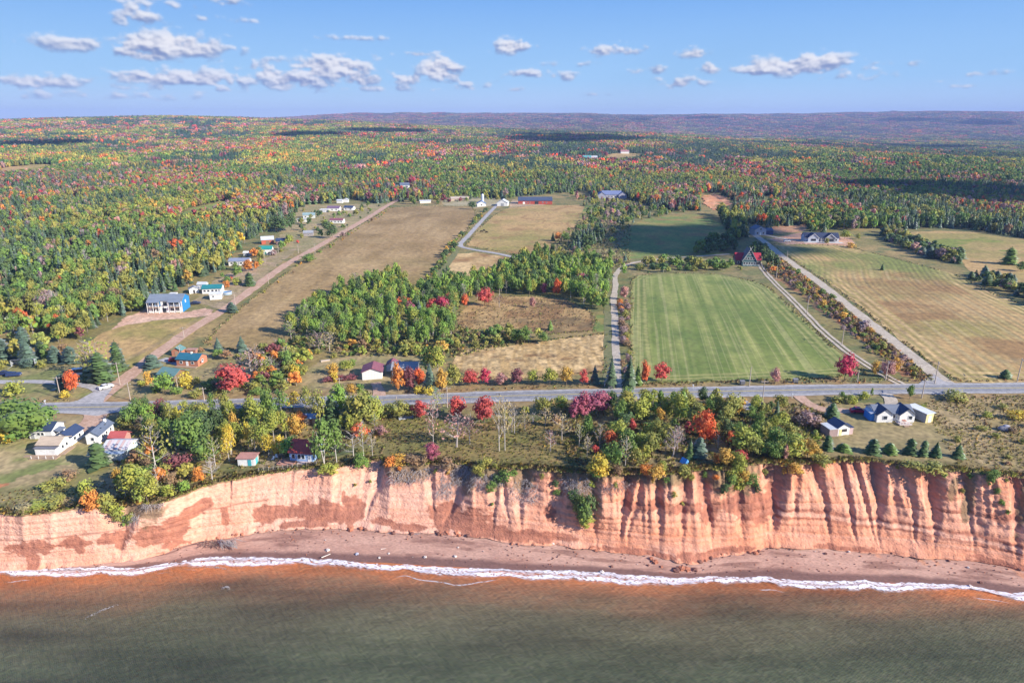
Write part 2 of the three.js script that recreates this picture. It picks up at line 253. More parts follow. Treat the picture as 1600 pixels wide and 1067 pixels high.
{
  const pale = [0.73, 0.415, 0.295], salmon = [0.67, 0.268, 0.145], dark = [0.30, 0.105, 0.065], band = [0.40, 0.185, 0.12], scree = [0.26, 0.13, 0.10], soil = [0.16, 0.12, 0.06];
  const colour = (x, y, z, t) => {
    const px = pxOfX(x, z), s = strataAt(x, y), right = sstep(560, 1050, px);
    let c = mixc(pale, salmon, clamp(0.24 + 0.58 * right + 0.5 * fbm(x / 7, y / 3, 3) + 0.28 * noise(s * 2.1, 4.4)));
    c = mixc(c, pale, 0.35 * sstep(0.2, 0.6, noise(s * 0.9, 12) ));
    const streak = 0.5 + 0.5 * fbm(x / 0.55, y / 9, 3) * 1.6; c = mixc(c, mixc(c, dark, 0.4), clamp(streak - 0.5) * (0.5 + 0.5 * right));
    const thin = Math.abs(noise(s * 3.3, 2.2)); if (thin < 0.09) c = mixc(c, band, 0.75 * (1 - thin / 0.09) * (0.4 + 0.6 * clamp(0.5 + fbm(x / 12, s, 2) * 2)));
    if (px > 1150) { const b = 0.56 + 0.19 * (px - 1232) / 370, k = Math.abs(t - b + 0.012 * noise(x / 3, 1)); if (k < 0.03) c = mixc(c, dark, 0.85 * (1 - (k / 0.03) ** 2)); const k2 = Math.abs(t - b - 0.085); if (k2 < 0.016) c = mixc(c, dark, 0.6); else if (Math.abs(t - b - 0.05) < 0.03) c = mixc(c, pale, 0.5); }
    if (px < 420) { const b = 0.49 - 0.05 * px / 400, k = Math.abs(t - b + 0.02 * noise(x / 4, 1)); if (k < 0.016) c = mixc(c, dark, 0.55); }
    let w = 0; const e = fbm(x / 2.4, y / 1.6, 4) * 1.15 + 0.35 * noise(x / 0.9, y / 0.5);
    for (const k of wet) { const d = 1 - Math.hypot((px - k[0]) / k[2], (t - k[1]) / k[3]); if (d > -0.7) w = Math.max(w, sstep(0.0, 0.1, d + e * 0.55)); }
    c = mixc(c, mixc(dark, salmon, 0.12 + 0.2 * noise(x / 1.5, y / 0.6)), w * 0.86);
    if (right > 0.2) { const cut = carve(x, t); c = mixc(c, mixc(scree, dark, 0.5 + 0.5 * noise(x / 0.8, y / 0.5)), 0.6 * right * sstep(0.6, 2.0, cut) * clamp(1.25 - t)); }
    { const top = sstep(580, 640, px) * sstep(1260, 1200, px) * sstep(0.2 + 0.14 * fbm(x / 3, 6, 3), 0.0, t + 0.16 * fbm(x / 1.6, y / 1.5, 3)); c = mixc(c, soil, top * 0.7); const rim = sstep(0.035, 0.0, t + 0.03 * noise(x / 0.8, 3)); c = mixc(c, soil, rim * 0.8); }
    { const cr = Math.abs(noise(x / 1.9 + 0.5 * noise(y / 1.5, x / 4), y / 9 + 60)); if (cr < 0.035) c = mixc(c, dark, 0.5 * (1 - cr / 0.035)); }
    let b = 0; for (const k of brushy) { const d = 1 - Math.hypot((px - k[0]) / k[2], (t - k[1]) / k[3]); if (d > -0.7) b = Math.max(b, sstep(0.05, 0.35, d + e * 0.5)); }
    c = mixc(c, soil, b * 0.75);
    const f = 1 + 0.16 * noise(x / 0.4, y / 0.4 + 70) + 0.1 * noise(x * 1.7, z * 3 + y); return [c[0] * f, c[1] * f, c[2] * f];
  };
  const face = (i, t) => {
    const x = lerp(CLIFF_LO, CLIFF_HI, i / (NCOL - 1)), zt = zEdge(x) , zb = zFoot(x), yt = H(x, zt), yb = hFoot(x) - 0.25;
    const rg = sstep(560, 1000, pxOfX(x)), lip = (0.2 + 0.3 * rg) * noise(x / 1.7, 44) + (0.1 + 0.25 * rg) * noise(x / 0.7, 12), cut = carve(x, t);
    let y = lerp(yt, yb, t), z = lerp(zt + lip, zb, Math.pow(t, 0.92)) - cut * (1 - 0.75 * Math.pow(t, 6));
    const ledge = Math.abs(noise(strataAt(x, y) * 1.6, 7.7)); z -= (0.3 + 0.25 * rg) * (ledge - 0.4) * sstep(0, 0.15, t);
    if (t > 0.86) z += (t - 0.86) * 7 * (0.3 + 0.7 * Math.abs(noise(x / 3, 17)) + 1.6 * rg * Math.max(0, noise(x / 8, 71)) );
    return [x, y, z];
  };
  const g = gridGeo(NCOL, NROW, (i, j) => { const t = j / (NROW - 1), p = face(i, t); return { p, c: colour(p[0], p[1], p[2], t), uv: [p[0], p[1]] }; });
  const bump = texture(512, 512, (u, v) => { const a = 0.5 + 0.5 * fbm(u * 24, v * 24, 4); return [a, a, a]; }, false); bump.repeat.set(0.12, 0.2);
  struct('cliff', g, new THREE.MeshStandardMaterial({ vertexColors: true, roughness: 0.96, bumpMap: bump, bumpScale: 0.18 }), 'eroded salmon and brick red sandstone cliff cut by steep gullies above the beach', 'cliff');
  // turf along the edge, from the cut lip back over the land
  const turf = gridGeo(1150, NTOP, (i, j) => {
    const p = face(i * 2, 0), k = j / (NTOP - 1), z = p[2] - 13 * k + (j === 0 ? 0.25 : 0), x = p[0] + (j ? 0 : 0);
    const zz = Math.max(z, -1e9), y = H(x, zz) + (j === 0 ? -0.12 : 0.05 - 0.02 * k) + (k > 0.01 && k < 0.6 ? 0.12 * Math.max(0, noise(x / 0.8, zz / 0.8)) : 0);
    return { p: [x, y, zz], uv: [(x + 420) / 840, (zz + 950) / 840] };
  });
  scene.userData.turf = turf;
}

// ---------------------------------------------------------------- beach
{
  const NX = 900, NY = 26, span = 640, fans = [[1340, 0.0, 0.2, 0.6], [1398, 0.02, 0.3, 0.7], [1418, 0.02, 0.26, 0.5], [1528, 0.02, 0.34, 1.2], [1275, 0, 0.1, 0.4], [1085, 0, 0.14, 3], [1128, 0, 0.12, 3]].map(([a, ...b]) => [xOfPx(a) * 0.975, ...b]);
  const tex = texture(2048, 256, (u, v) => {
    const x = (u - 0.5) * span, s = v;                        // v = 0 at the cliff's foot, 0.62 about the water's edge
    let c = mixc([0.41, 0.225, 0.165], [0.50, 0.30, 0.225], clamp(0.5 + fbm(x / 9, s * 7, 4) * 1.4));
    c = mixc(c, [0.24, 0.12, 0.088], clamp(fbm(x / 11 + 9, s * 9 + 3, 4) * 3.6 - 0.4) * 0.85);
    c = mixc(c, [0.52, 0.24, 0.15], 0.5 * sstep(0.12, 0, s + 0.05 * noise(x / 2, 3)));
    for (const [fx, f0, f1, fw] of fans) { const k = (s - f0) / (f1 - f0), dx = Math.abs(x - fx - k * 2.2 + 0.3 * noise(s * 40, fx)) / (fw * (0.5 + k)); if (k > -0.2 && k < 1 && dx < 1) c = mixc(c, [0.60, 0.27, 0.15], 0.8 * (1 - dx * dx) * sstep(1, 0.8, k)); }
    const w = sstep(0.44, 0.52, s + 0.035 * fbm(x / 7, 1, 3) + 0.01 * noise(x / 1.2, 8)); c = mixc(c, [0.155, 0.075, 0.062], w * 0.9);
    const f = 1 + 0.22 * noise(x * 2.7, s * 110) + 0.12 * noise(x * 5.1, s * 220); return [c[0] * f, c[1] * f, c[2] * f];
  });
  const g = gridGeo(NX, NY, (i, j) => {
    const x = (i / (NX - 1) - 0.5) * span, k = j / (NY - 1), zf = zFoot(x) - 1.5, zw = zWater(x), hf = hFoot(x);
    const z = k < 0.62 ? lerp(zf, zw, k / 0.62) : zw + (k - 0.62) / 0.38 * 9;
    let y = k < 0.62 ? lerp(hf + 0.25, 0.02, Math.pow(k / 0.62, 0.8)) : -(k - 0.62) / 0.38 * 1.6;
    y += (k < 0.6 ? 1 : 0.2) * (0.09 * fbm(x / 2.5, z / 1.2, 3) + 0.05 * noise(x, z * 2));
    return { p: [x, y, z], uv: [i / (NX - 1), k] };
  });
  struct('beach', g, new THREE.MeshStandardMaterial({ map: tex, roughness: 0.85 }), 'dusty pink sand beach with a dark wet margin below the cliff', 'beach');
}

// ---------------------------------------------------------------- sea
{
  const mul3 = (c, f) => [c[0] * f, c[1] * f, c[2] * f];
  const X = 330, Z0 = -178, Z1 = -18, silt = [0.46, 0.15, 0.05], murk = [0.102, 0.088, 0.046], green = [0.076, 0.088, 0.043];
  const tex = texture(2048, 1024, (u, v) => {
    const x = (u - 0.5) * 2 * X, z = lerp(Z0, Z1, v), px = x / 130, d = z - zWater(x);
    const swirl = d + 3.4 * fbm(x / 16 + 0.4 * z / 10, z / 7, 4) + 1.6 * fbm(x / 4 + z / 3, z / 2.2, 3);
    const wide = 8.2 - 2.6 * sstep(-0.1, 0.9, px);
    let c = mixc(silt, [0.22, 0.105, 0.052], sstep(0, wide * 1.15, swirl)); c = mixc(c, murk, sstep(wide * 0.5, wide * 2.3, swirl)); c = mixc(c, green, sstep(wide * 1.5, wide * 4.2, swirl));
    const n = fbm(x / 1.6 + z / 4, z / 0.9 - x / 9, 4); c = mixc(c, [0.17, 0.155, 0.095], clamp(n * 0.9 + 0.1) * 0.4); const sw = (fbm(x / 26 - z / 30, z / 4.5 + x / 60, 3) + 0.5 * noise(x / 60 + z / 26, z / 7 - x / 45)); c = mul3(c, 1 + 0.5 * sw);
    const f = 1 + 0.14 * noise(x / 0.7 + z / 2, z / 0.45); return [c[0] * f, c[1] * f, c[2] * f];
  });
  tex.wrapS = tex.wrapT = THREE.ClampToEdgeWrapping;
  const bump = texture(1024, 1024, (u, v) => { const T = Math.PI * 2, a = u * T, b = v * T; let s = 0; for (const [p, q, k, ph] of [[2, 3, 0.2, 0], [4, 7, 0.2, 1], [7, 11, 0.2, 2.2], [10, 15, 0.17, 4], [15, 17, 0.14, 0.7], [-6, 14, 0.12, 1.7], [19, 27, 0.1, 5], [47, 41, 0.09, 3], [-11, 23, 0.12, 5], [61, 53, 0.08, 1.1], [-27, 44, 0.09, 2.9], [83, 71, 0.06, 2.2], [3, 29, 0.1, 0.9]]) s += k * Math.sin(-p * a + q * b + ph + 2.4 * Math.sin(2 * a + 3 * b + ph) + 1.7 * Math.sin(5 * a - 4 * b + 2 * ph)); return [0.5 + 0.4 * s, 0.5 + 0.4 * s, 0.5 + 0.4 * s]; }, false);
  bump.repeat.set(2 * X / 24, (Z1 - Z0) / 24);
  const g = gridGeo(221, 61, (i, j) => { const x = (i / 220 - 0.5) * 2 * X, z = lerp(Z0, Z1, j / 60); return { p: [x, 0, z], uv: [i / 220, j / 60] }; });
  const outer = []; const quad = (x0, x1, z0, z1) => outer.push(new THREE.PlaneGeometry(x1 - x0, z1 - z0).rotateX(-Math.PI / 2).translate((x0 + x1) / 2, 0, (z0 + z1) / 2));
  const m = new THREE.MeshPhysicalMaterial({ map: tex, specularIntensity: 0.6, roughness: 0.5, bumpMap: bump, bumpScale: 0.2 });
  struct('sea', g, m, 'murky green brown sea stained rust red with silt along the beach', 'sea');
  quad(-6000, 6000, Z1, 6000); quad(-6000, -X, -600, Z1); quad(X, 6000, -600, Z1);
  struct('open_sea', merge(outer), mat(green, 0.42), 'open green brown water beyond the bay', 'sea');
  // surf: low breaking rolls with foam
  const lace = texture(2048, 128, (u, v) => {
    const x = u * 640, s = v * 6.2, warp = fbm(x / 2.4, s / 1.2, 3) * 1.5;
    const cells = Math.abs(noise(x / 0.75 + warp, s / 0.42 + warp)), fine = Math.abs(noise(x / 0.3, s / 0.2 + 9));
    const gap = 0.5 + 0.5 * fbm(x / 17 + 4, 6, 3) * 1.8, wid = 0.34 + 0.30 * gap, edge = v + 0.05 * fbm(x / 2.2, 5, 4) + 0.03 * noise(x / 0.6, 2);
    const bandw = sstep(0.02, 0.09, edge) * sstep(wid + 0.16, wid - 0.06, edge + 0.1 * fbm(x / 4.2 + 7, v * 4, 4));
    const solid = sstep(0.2, 0.05, Math.abs(edge - 0.12)) * 0.55 + sstep(0.13, 0.04, Math.abs(edge - wid + 0.08)) * 0.75;
    const second = sstep(0.05, 0.0, Math.abs(v - 0.84 + 0.12 * fbm(x / 8 + 3, 9, 3))) * sstep(0.16, 0.34, fbm(x / 13 + 22, 2, 3)) * 0.45;
    const a = clamp(Math.max(bandw * (solid + 0.34), second) * (sstep(0.03, 0.26, cells) * 0.9 + 0.1) * (0.5 + 0.6 * sstep(0.0, 0.3, fine)) * 1.3);
    return [a, a, a];
  }, false);
  const foam = gridGeo(1300, 16, (i, j) => {
    const x = (i / 1299 - 0.5) * 640, k = j / 15, w = 5.6 + 1.4 * noise(x / 13, 3) + 0.6 * noise(x / 4, 7), z = zWater(x) - 0.5 + 0.5 * noise(x / 3.1, 2) + 0.9 * noise(x / 11, 6) + k * w;
    const roll = 0.34 * Math.exp(-(((k - 0.36 + 0.16 * noise(x / 6, 1)) / 0.12) ** 2)) + 0.12 * fbm(x / 0.8, k * 6, 2);
    return { p: [x, 0.07 + Math.max(0, roll) + 0.14 * Math.max(0, 1 - k * 4), z], uv: [i / 1299, k] };
  });
  tag(mesh('surf_foam', foam, new THREE.MeshStandardMaterial({ color: new THREE.Color().setRGB(0.82, 0.80, 0.84), roughness: 0.8, alphaMap: lace, transparent: true })), 'white lacy surf breaking along the whole beach', 'surf', null, 'stuff');
  // a few loose crests farther out
  for (const [px, py, len, label] of [[338, 890, 7, 'broken white crest just off the surf line, longest of the loose ones'], [352, 921, 2.4, 'small curled white crest below the long loose crest'], [158, 957, 5, 'streaky patch of foam far out on the dark water']]) {
    const [cx, , cz] = at(px, py, 0), q = rngOf(px), parts = [];
    for (let k = 0; k < 150; k++) { const a = (q() + q() - 1) * 0.5 * len, w = rr(0.03, 0.11, q); parts.push(new THREE.CircleGeometry(w, 6).rotateX(-Math.PI / 2).scale(1.5, 1, 0.5).translate(cx + a, 0.05 + k * 0.002, cz - a * (px === 158 ? 0.9 : -0.15) - Math.cos(a / len * 3) * 0.7 + (q() * q() - 0.1) * 0.8)); }
    tag(mesh('wave_crest', merge(parts), mat([0.42, 0.39, 0.37], 0.8)), label, 'wave', null, 'stuff');
  }
}

// ---------------------------------------------------------------- lines of the roads
const roadPx = [[-520, 652], [-200, 643], [0, 639], [120, 637], [260, 634.5], [420, 629.5], [600, 625.5], [800, 619], [1000, 614.5], [1200, 611], [1400, 608], [1600, 606.5], [1850, 604], [2150, 602]];
const highway = smoothLine(on(roadPx, at), 4);
const dirtRoad = smoothLine(on([[141, 636], [160, 619], [188, 597], [215, 576], [250, 549], [300, 514], [350, 484], [400, 447], [440, 418], [480, 395], [530, 366], [570, 343], [609, 319], [640, 303]], at), 4);
const farmLane = smoothLine(on([[781, 316], [768, 329], [750, 348], [733, 367], [719, 383], [722, 386], [745, 391], [775, 396], [808, 403], [850, 411]], at), 3);
const grassTrack = smoothLine(on([[716, 387], [704, 406], [690, 424], [679, 441]], at), 3);
const laneMid = smoothLine(on([[968, 612], [965, 590], [963, 560], [962, 530], [961, 500], [959, 470], [962, 445], [963, 428], [985, 412], [1040, 404], [1100, 400], [1140, 397]], at), 3);
const driveNear = smoothLine(on([[1416, 604], [1385, 588], [1340, 560], [1290, 521], [1240, 470], [1212, 443], [1192, 420], [1183, 405]], at), 3);
const gravelRoad = smoothLine(on([[1488, 605], [1465, 588], [1430, 560], [1370, 513], [1310, 465], [1260, 427], [1225, 402], [1195, 378], [1172, 362]], at), 3);
const lines = [highway, dirtRoad, farmLane, laneMid, driveNear, gravelRoad];
const driveways = {
  a: smoothLine(on([[138, 633], [150, 648], [140, 662], [118, 678]], at), 2),
  b: smoothLine(on([[1145, 621], [1165, 632], [1172, 641]], at), 2),
  c: smoothLine(on([[1248, 619], [1262, 630], [1290, 641], [1330, 643]], at), 2),
  d: smoothLine(on([[1385, 616], [1394, 625], [1391, 636], [1375, 642]], at), 2),
  e: smoothLine(on([[-60, 594], [0, 597], [60, 597], [110, 601], [140, 604], [152, 610]], at), 2),
  f: smoothLine(on([[592, 622], [592, 612], [587, 598]], at), 2),
  g: smoothLine(on([[253, 561], [270, 566], [285, 570]], at), 2),
  h: smoothLine(on([[1172, 362], [1190, 366], [1225, 373], [1262, 378]], at), 2),
};

// ---------------------------------------------------------------- fields
const P = {};
P.hay = poly([[606, 324], [660, 322], [735, 322], [744, 330], [742, 341], [722, 372], [700, 398], [678, 428], [640, 458], [600, 448], [545, 468], [480, 502], [455, 530], [420, 548], [370, 548], [318, 536], [345, 508], [385, 474], [432, 438], [480, 404], [540, 366]]);
P.pasture = poly([[790, 326], [838, 321], [905, 320], [924, 328], [915, 345], [880, 370], [862, 388], [835, 401], [800, 396], [760, 389], [728, 384], [745, 362], [770, 338]]);
P.rough = poly([[712, 397], [745, 395], [800, 403], [815, 410], [790, 425], [740, 437], [692, 433]]);
P.corn = poly([[716, 546], [790, 541], [870, 530], [944, 522], [945, 581], [860, 590], [800, 592], [740, 590], [704, 574]]);
P.brown = poly([[712, 497], [735, 475], [765, 464], [830, 463], [882, 467], [925, 489], [930, 500], [926, 517], [860, 522], [790, 515], [722, 516]]);
P.strip = poly([[932, 490], [952, 490], [954, 520], [926, 520]]);
P.mown = poly([[988, 436], [1000, 430], [1060, 427], [1120, 428], [1180, 440], [1205, 452], [1250, 494], [1300, 541], [1340, 575], [1352, 586], [1250, 592], [1080, 598], [988, 600], [984, 520]]);
P.east = poly([[1206, 382], [1260, 382], [1320, 384], [1400, 404], [1490, 428], [1560, 462], [1640, 492], [1800, 560], [1900, 592], [1700, 597], [1560, 598], [1498, 596], [1440, 556], [1380, 508], [1320, 460], [1268, 424]]);
P.ne = poly([[1396, 364], [1470, 361], [1530, 363], [1620, 378], [1760, 400], [1760, 500], [1640, 470], [1580, 448], [1520, 424], [1500, 405], [1440, 384]]);
P.shade = poly([[972, 372], [985, 352], [1010, 342], [1060, 335], [1095, 335], [1130, 352], [1142, 375], [1130, 397], [1060, 402], [980, 405], [968, 392]]);
P.farClear = poly([[925, 250], [960, 239], [1010, 240], [1014, 245], [985, 251], [950, 254]]);
P.farClear2 = poly([[1120, 217], [1165, 214], [1200, 215], [1200, 219], [1150, 221]]);
P.farClear3 = poly([[0, 262], [60, 256], [100, 258], [60, 272], [0, 276]]);
P.fern = poly([[265, 345], [300, 325], [355, 313], [372, 318], [350, 332], [310, 342], [280, 355]]);
P.leftClear = poly([[-40, 515], [20, 500], [62, 492], [60, 503], [20, 520], [-40, 535]]);
P.bluelot = poly([[110, 552], [160, 520], [200, 507], [250, 500], [320, 496], [312, 512], [260, 548], [205, 575], [160, 560]]);
P.cap = poly([[915, 320], [940, 322], [930, 345], [905, 340]]);
const M = (p, amp = 0.8) => ragged(p, amp, 4);
function field(name, key, f, label, px = 768, amp = 1.2, lift = 0.06) {
  const Q = M(P[key], amp), xs = Q.map((p) => p[0]), zs = Q.map((p) => p[1]), x0 = Math.min(...xs), x1 = Math.max(...xs), z0 = Math.min(...zs), z1 = Math.max(...zs);
  const t = texture(px, px, (u, v) => f(lerp(x0, x1, u), lerp(z0, z1, v)));
  t.wrapS = t.wrapT = THREE.ClampToEdgeWrapping;
  return struct(name, drape(Q, lift, (x, z) => [(x - x0) / (x1 - x0), (z - z0) / (z1 - z0)]), new THREE.MeshStandardMaterial({ map: t, roughness: 1 }), label, 'field');
}
const speck = (x, z, a = 0.18) => 1 + a * 1.2 * noise(x * 0.6, z * 0.5) + a * noise(x * 1.3, z * 1.3) + a * 0.7 * noise(x * 3.1, z * 3.1);
const mul = (c, f) => [c[0] * f, c[1] * f, c[2] * f];
const tan = [0.45, 0.29, 0.11], straw = [0.58, 0.40, 0.18], oliveG = [0.29, 0.235, 0.06], greenG = [0.155, 0.205, 0.04], brownG = [0.28, 0.15, 0.05];
field('hay_field', 'hay', (x, z) => {
  const row = noise(x / 3.2 + 0.8 * noise(z / 40, 2), z / 70), row2 = noise(x / 1.2, z / 30);
  let c = mixc(tan, straw, clamp(0.35 + row * 0.4 + row2 * 0.3 + fbm(x / 28, z / 30, 5) * 1.4)); c = mixc(c, oliveG, clamp(fbm(x / 55 + 4, z / 60, 4) * 1.8 + 0.0)); c = mixc(c, mixc(brownG, oliveG, 0.4), clamp(fbm(x / 18, z / 40 + 8, 4) * 1.8 + 0.22) * 0.8);
  return mul(mixc(c, [0.26, 0.16, 0.06], 0.36), speck(x, z) * 0.88);
}, 'large tan hay field between the dirt road and the narrow farm lane', 1536);
field('pasture', 'pasture', (x, z) => { let c = mixc(tan, oliveG, clamp(0.45 + fbm(x / 30, z / 26, 4) * 1.5)); c = mixc(c, brownG, clamp(fbm(x / 14, z / 20 + 8, 4) * 1.6 - 0.25)); const e = Math.abs(fbm(x / 40 + 3, z / 40, 3)); if (e < 0.03) c = mixc(c, brownG, 0.6); return mul(c, speck(x, z)); }, 'olive tan cow pasture below the long red barn', 768);
field('rough_field', 'rough', (x, z) => mul(mixc(mixc(tan, straw, clamp(0.5 + fbm(x / 10, z / 14, 3) * 2)), brownG, clamp(0.35 + fbm(x / 16 + 6, z / 18, 4) * 2.2)), speck(x, z)), 'small tan and brown weedy field inside the bend of the farm lane', 512);
field('corn_field', 'corn', (x, z) => { const r = noise(x / 0.9 + noise(z / 9, 3), z / 8); return mul(mixc(mixc(straw, tan, clamp(0.45 + r * 0.8)), brownG, clamp(fbm(x / 7, z / 5, 4) * 1.6 - 0.1)), speck(x, z, 0.3)); }, 'dry straw coloured corn field beside the tree lined highway', 768, 0.5);
field('meadow', 'brown', (x, z) => mul(mixc(mixc(brownG, tan, clamp(0.5 + fbm(x / 9, z / 11, 4) * 2.2)), [0.17, 0.11, 0.04], clamp(fbm(x / 13 + 7, z / 9, 4) * 2.2 - 0.15)), speck(x, z)), 'russet brown meadow enclosed by the central woods', 768);
field('grass_strip', 'strip', (x, z) => mul(mixc(oliveG, greenG, clamp(0.5 + fbm(x / 5, z / 5, 3) * 2)), speck(x, z)), 'small mown grass patch beside the middle lane', 256, 0.2);
const ringMown = [...P.mown, P.mown[0]], ringEast = [...P.east, P.east[0]];
field('mown_field', 'mown', (x, z) => {
  const u = x + 0.178 * z, w = noise(u / 1.25, z / 60 + 0.3) * 0.55 + noise(u / 3.4 + 8, z / 90) * 0.45;
  let c = mixc([0.145, 0.195, 0.03], [0.33, 0.335, 0.09], clamp(0.36 + w * 0.85 + fbm(x / 30, z / 34, 3) * 0.5)); c = mixc(c, [0.12, 0.175, 0.03], clamp(fbm(x / 17 + 3, z / 20, 3) * 1.3));
  const e = distLine(ringMown, x, z); if (e < 7.5) c = mixc(c, mixc([0.13, 0.17, 0.03], [0.34, 0.32, 0.10], clamp(0.5 + 0.5 * Math.sin(e * 2.2) + 0.4 * noise(x / 2, z / 2))), 0.75);
  const th = noise(u / 0.5, z / 120); if (th > 0.55) c = mixc(c, [0.42, 0.38, 0.16], 0.35); return mul(c, speck(x, z, 0.12));
}, 'bright green striped mown field between the middle lane and the pale drive', 1280, 0.6);
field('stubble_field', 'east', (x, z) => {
  const bend = x - 14 * Math.exp(-((z + 430) ** 2) / 3000), u = bend * 0.97 + z * 0.22, w = clamp(noise(u / 1.5, z / 60) * 0.7 + 0.55 * Math.sin(u * 1.35 + 0.8 * noise(x / 20, z / 25)), -1, 1), s = -z;
  let c = mixc(tan, oliveG, clamp(0.38 + w * 0.6 + fbm(x / 30, z / 30, 4) * 1.4)); c = mixc(c, [0.42, 0.30, 0.14], clamp(w * 0.6 + 0.15) * (1 - sstep(380, 450, s))); c = mixc(c, brownG, clamp(fbm(x / 38 + 3, z / 24, 4) * 2.4 - 0.05) * 0.8);
  const e = distLine(ringEast, x, z); if (e < 11) c = mixc(c, mixc(oliveG, straw, clamp(0.5 + 0.5 * Math.sin(e * 1.6) + 0.3 * noise(x / 2, z / 2))), 0.6);
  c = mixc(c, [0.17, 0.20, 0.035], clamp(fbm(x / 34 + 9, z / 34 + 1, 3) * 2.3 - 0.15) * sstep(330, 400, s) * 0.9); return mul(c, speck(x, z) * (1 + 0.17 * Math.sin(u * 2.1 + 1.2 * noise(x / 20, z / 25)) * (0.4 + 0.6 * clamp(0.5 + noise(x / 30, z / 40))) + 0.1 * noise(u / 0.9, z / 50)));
}, 'tan and olive stubble field right of the pale gravel road', 2048);
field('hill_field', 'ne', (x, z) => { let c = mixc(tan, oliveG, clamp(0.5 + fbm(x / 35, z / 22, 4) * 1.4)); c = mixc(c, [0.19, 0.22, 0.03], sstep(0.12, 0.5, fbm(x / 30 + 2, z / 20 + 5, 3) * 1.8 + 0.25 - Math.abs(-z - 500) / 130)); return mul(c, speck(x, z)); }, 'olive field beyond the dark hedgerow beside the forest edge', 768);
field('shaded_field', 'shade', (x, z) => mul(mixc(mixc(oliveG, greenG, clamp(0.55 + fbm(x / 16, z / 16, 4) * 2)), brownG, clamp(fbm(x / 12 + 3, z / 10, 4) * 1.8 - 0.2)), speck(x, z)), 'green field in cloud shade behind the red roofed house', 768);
field('clearing', 'farClear', (x, z) => mul(mixc(tan, oliveG, clamp(0.4 + fbm(x / 30, z / 60, 3) * 1.5)), speck(x / 4, z / 4)), 'far pale clearing in the forest beside a small white house', 256, 3);
field('clearing', 'farClear2', (x, z) => mul(mixc([0.3, 0.3, 0.12], greenG, clamp(0.5 + fbm(x / 40, z / 90, 3) * 1.5)), speck(x / 4, z / 4)), 'thin pale green clearing near the forest horizon', 256, 3);
field('clearing', 'farClear3', (x, z) => mul(mixc(tan, oliveG, clamp(0.4 + fbm(x / 30, z / 60, 3) * 1.5)), speck(x / 4, z / 4)), 'pale clearing in the far forest left of everything else', 256, 3);
field('clearing', 'fern', (x, z) => mul(mixc([0.26, 0.29, 0.05], [0.17, 0.22, 0.04], clamp(0.5 + fbm(x / 14, z / 20, 3) * 1.8)), speck(x, z)), 'bright yellow green regrowth clearing in the left forest', 384, 2);
field('clearing', 'leftClear', (x, z) => mul(mixc(tan, oliveG, clamp(0.4 + fbm(x / 14, z / 20, 3) * 1.8)), speck(x, z)), 'tan grass clearing among the trees left of the blue house', 256, 1);
field('yard_field', 'bluelot', (x, z) => mul(mixc(tan, oliveG, clamp(0.5 + fbm(x / 14, z / 20, 4) * 1.8)), speck(x, z)), 'tan mown slope below the blue house beside the dirt road', 512, 0.8);
field('paddock', 'cap', (x, z) => mul(mixc(greenG, oliveG, clamp(0.3 + fbm(x / 14, z / 20, 4) * 1.8)), speck(x, z)), 'small green paddock right of the long red barn', 256, 0.8, 0.10);

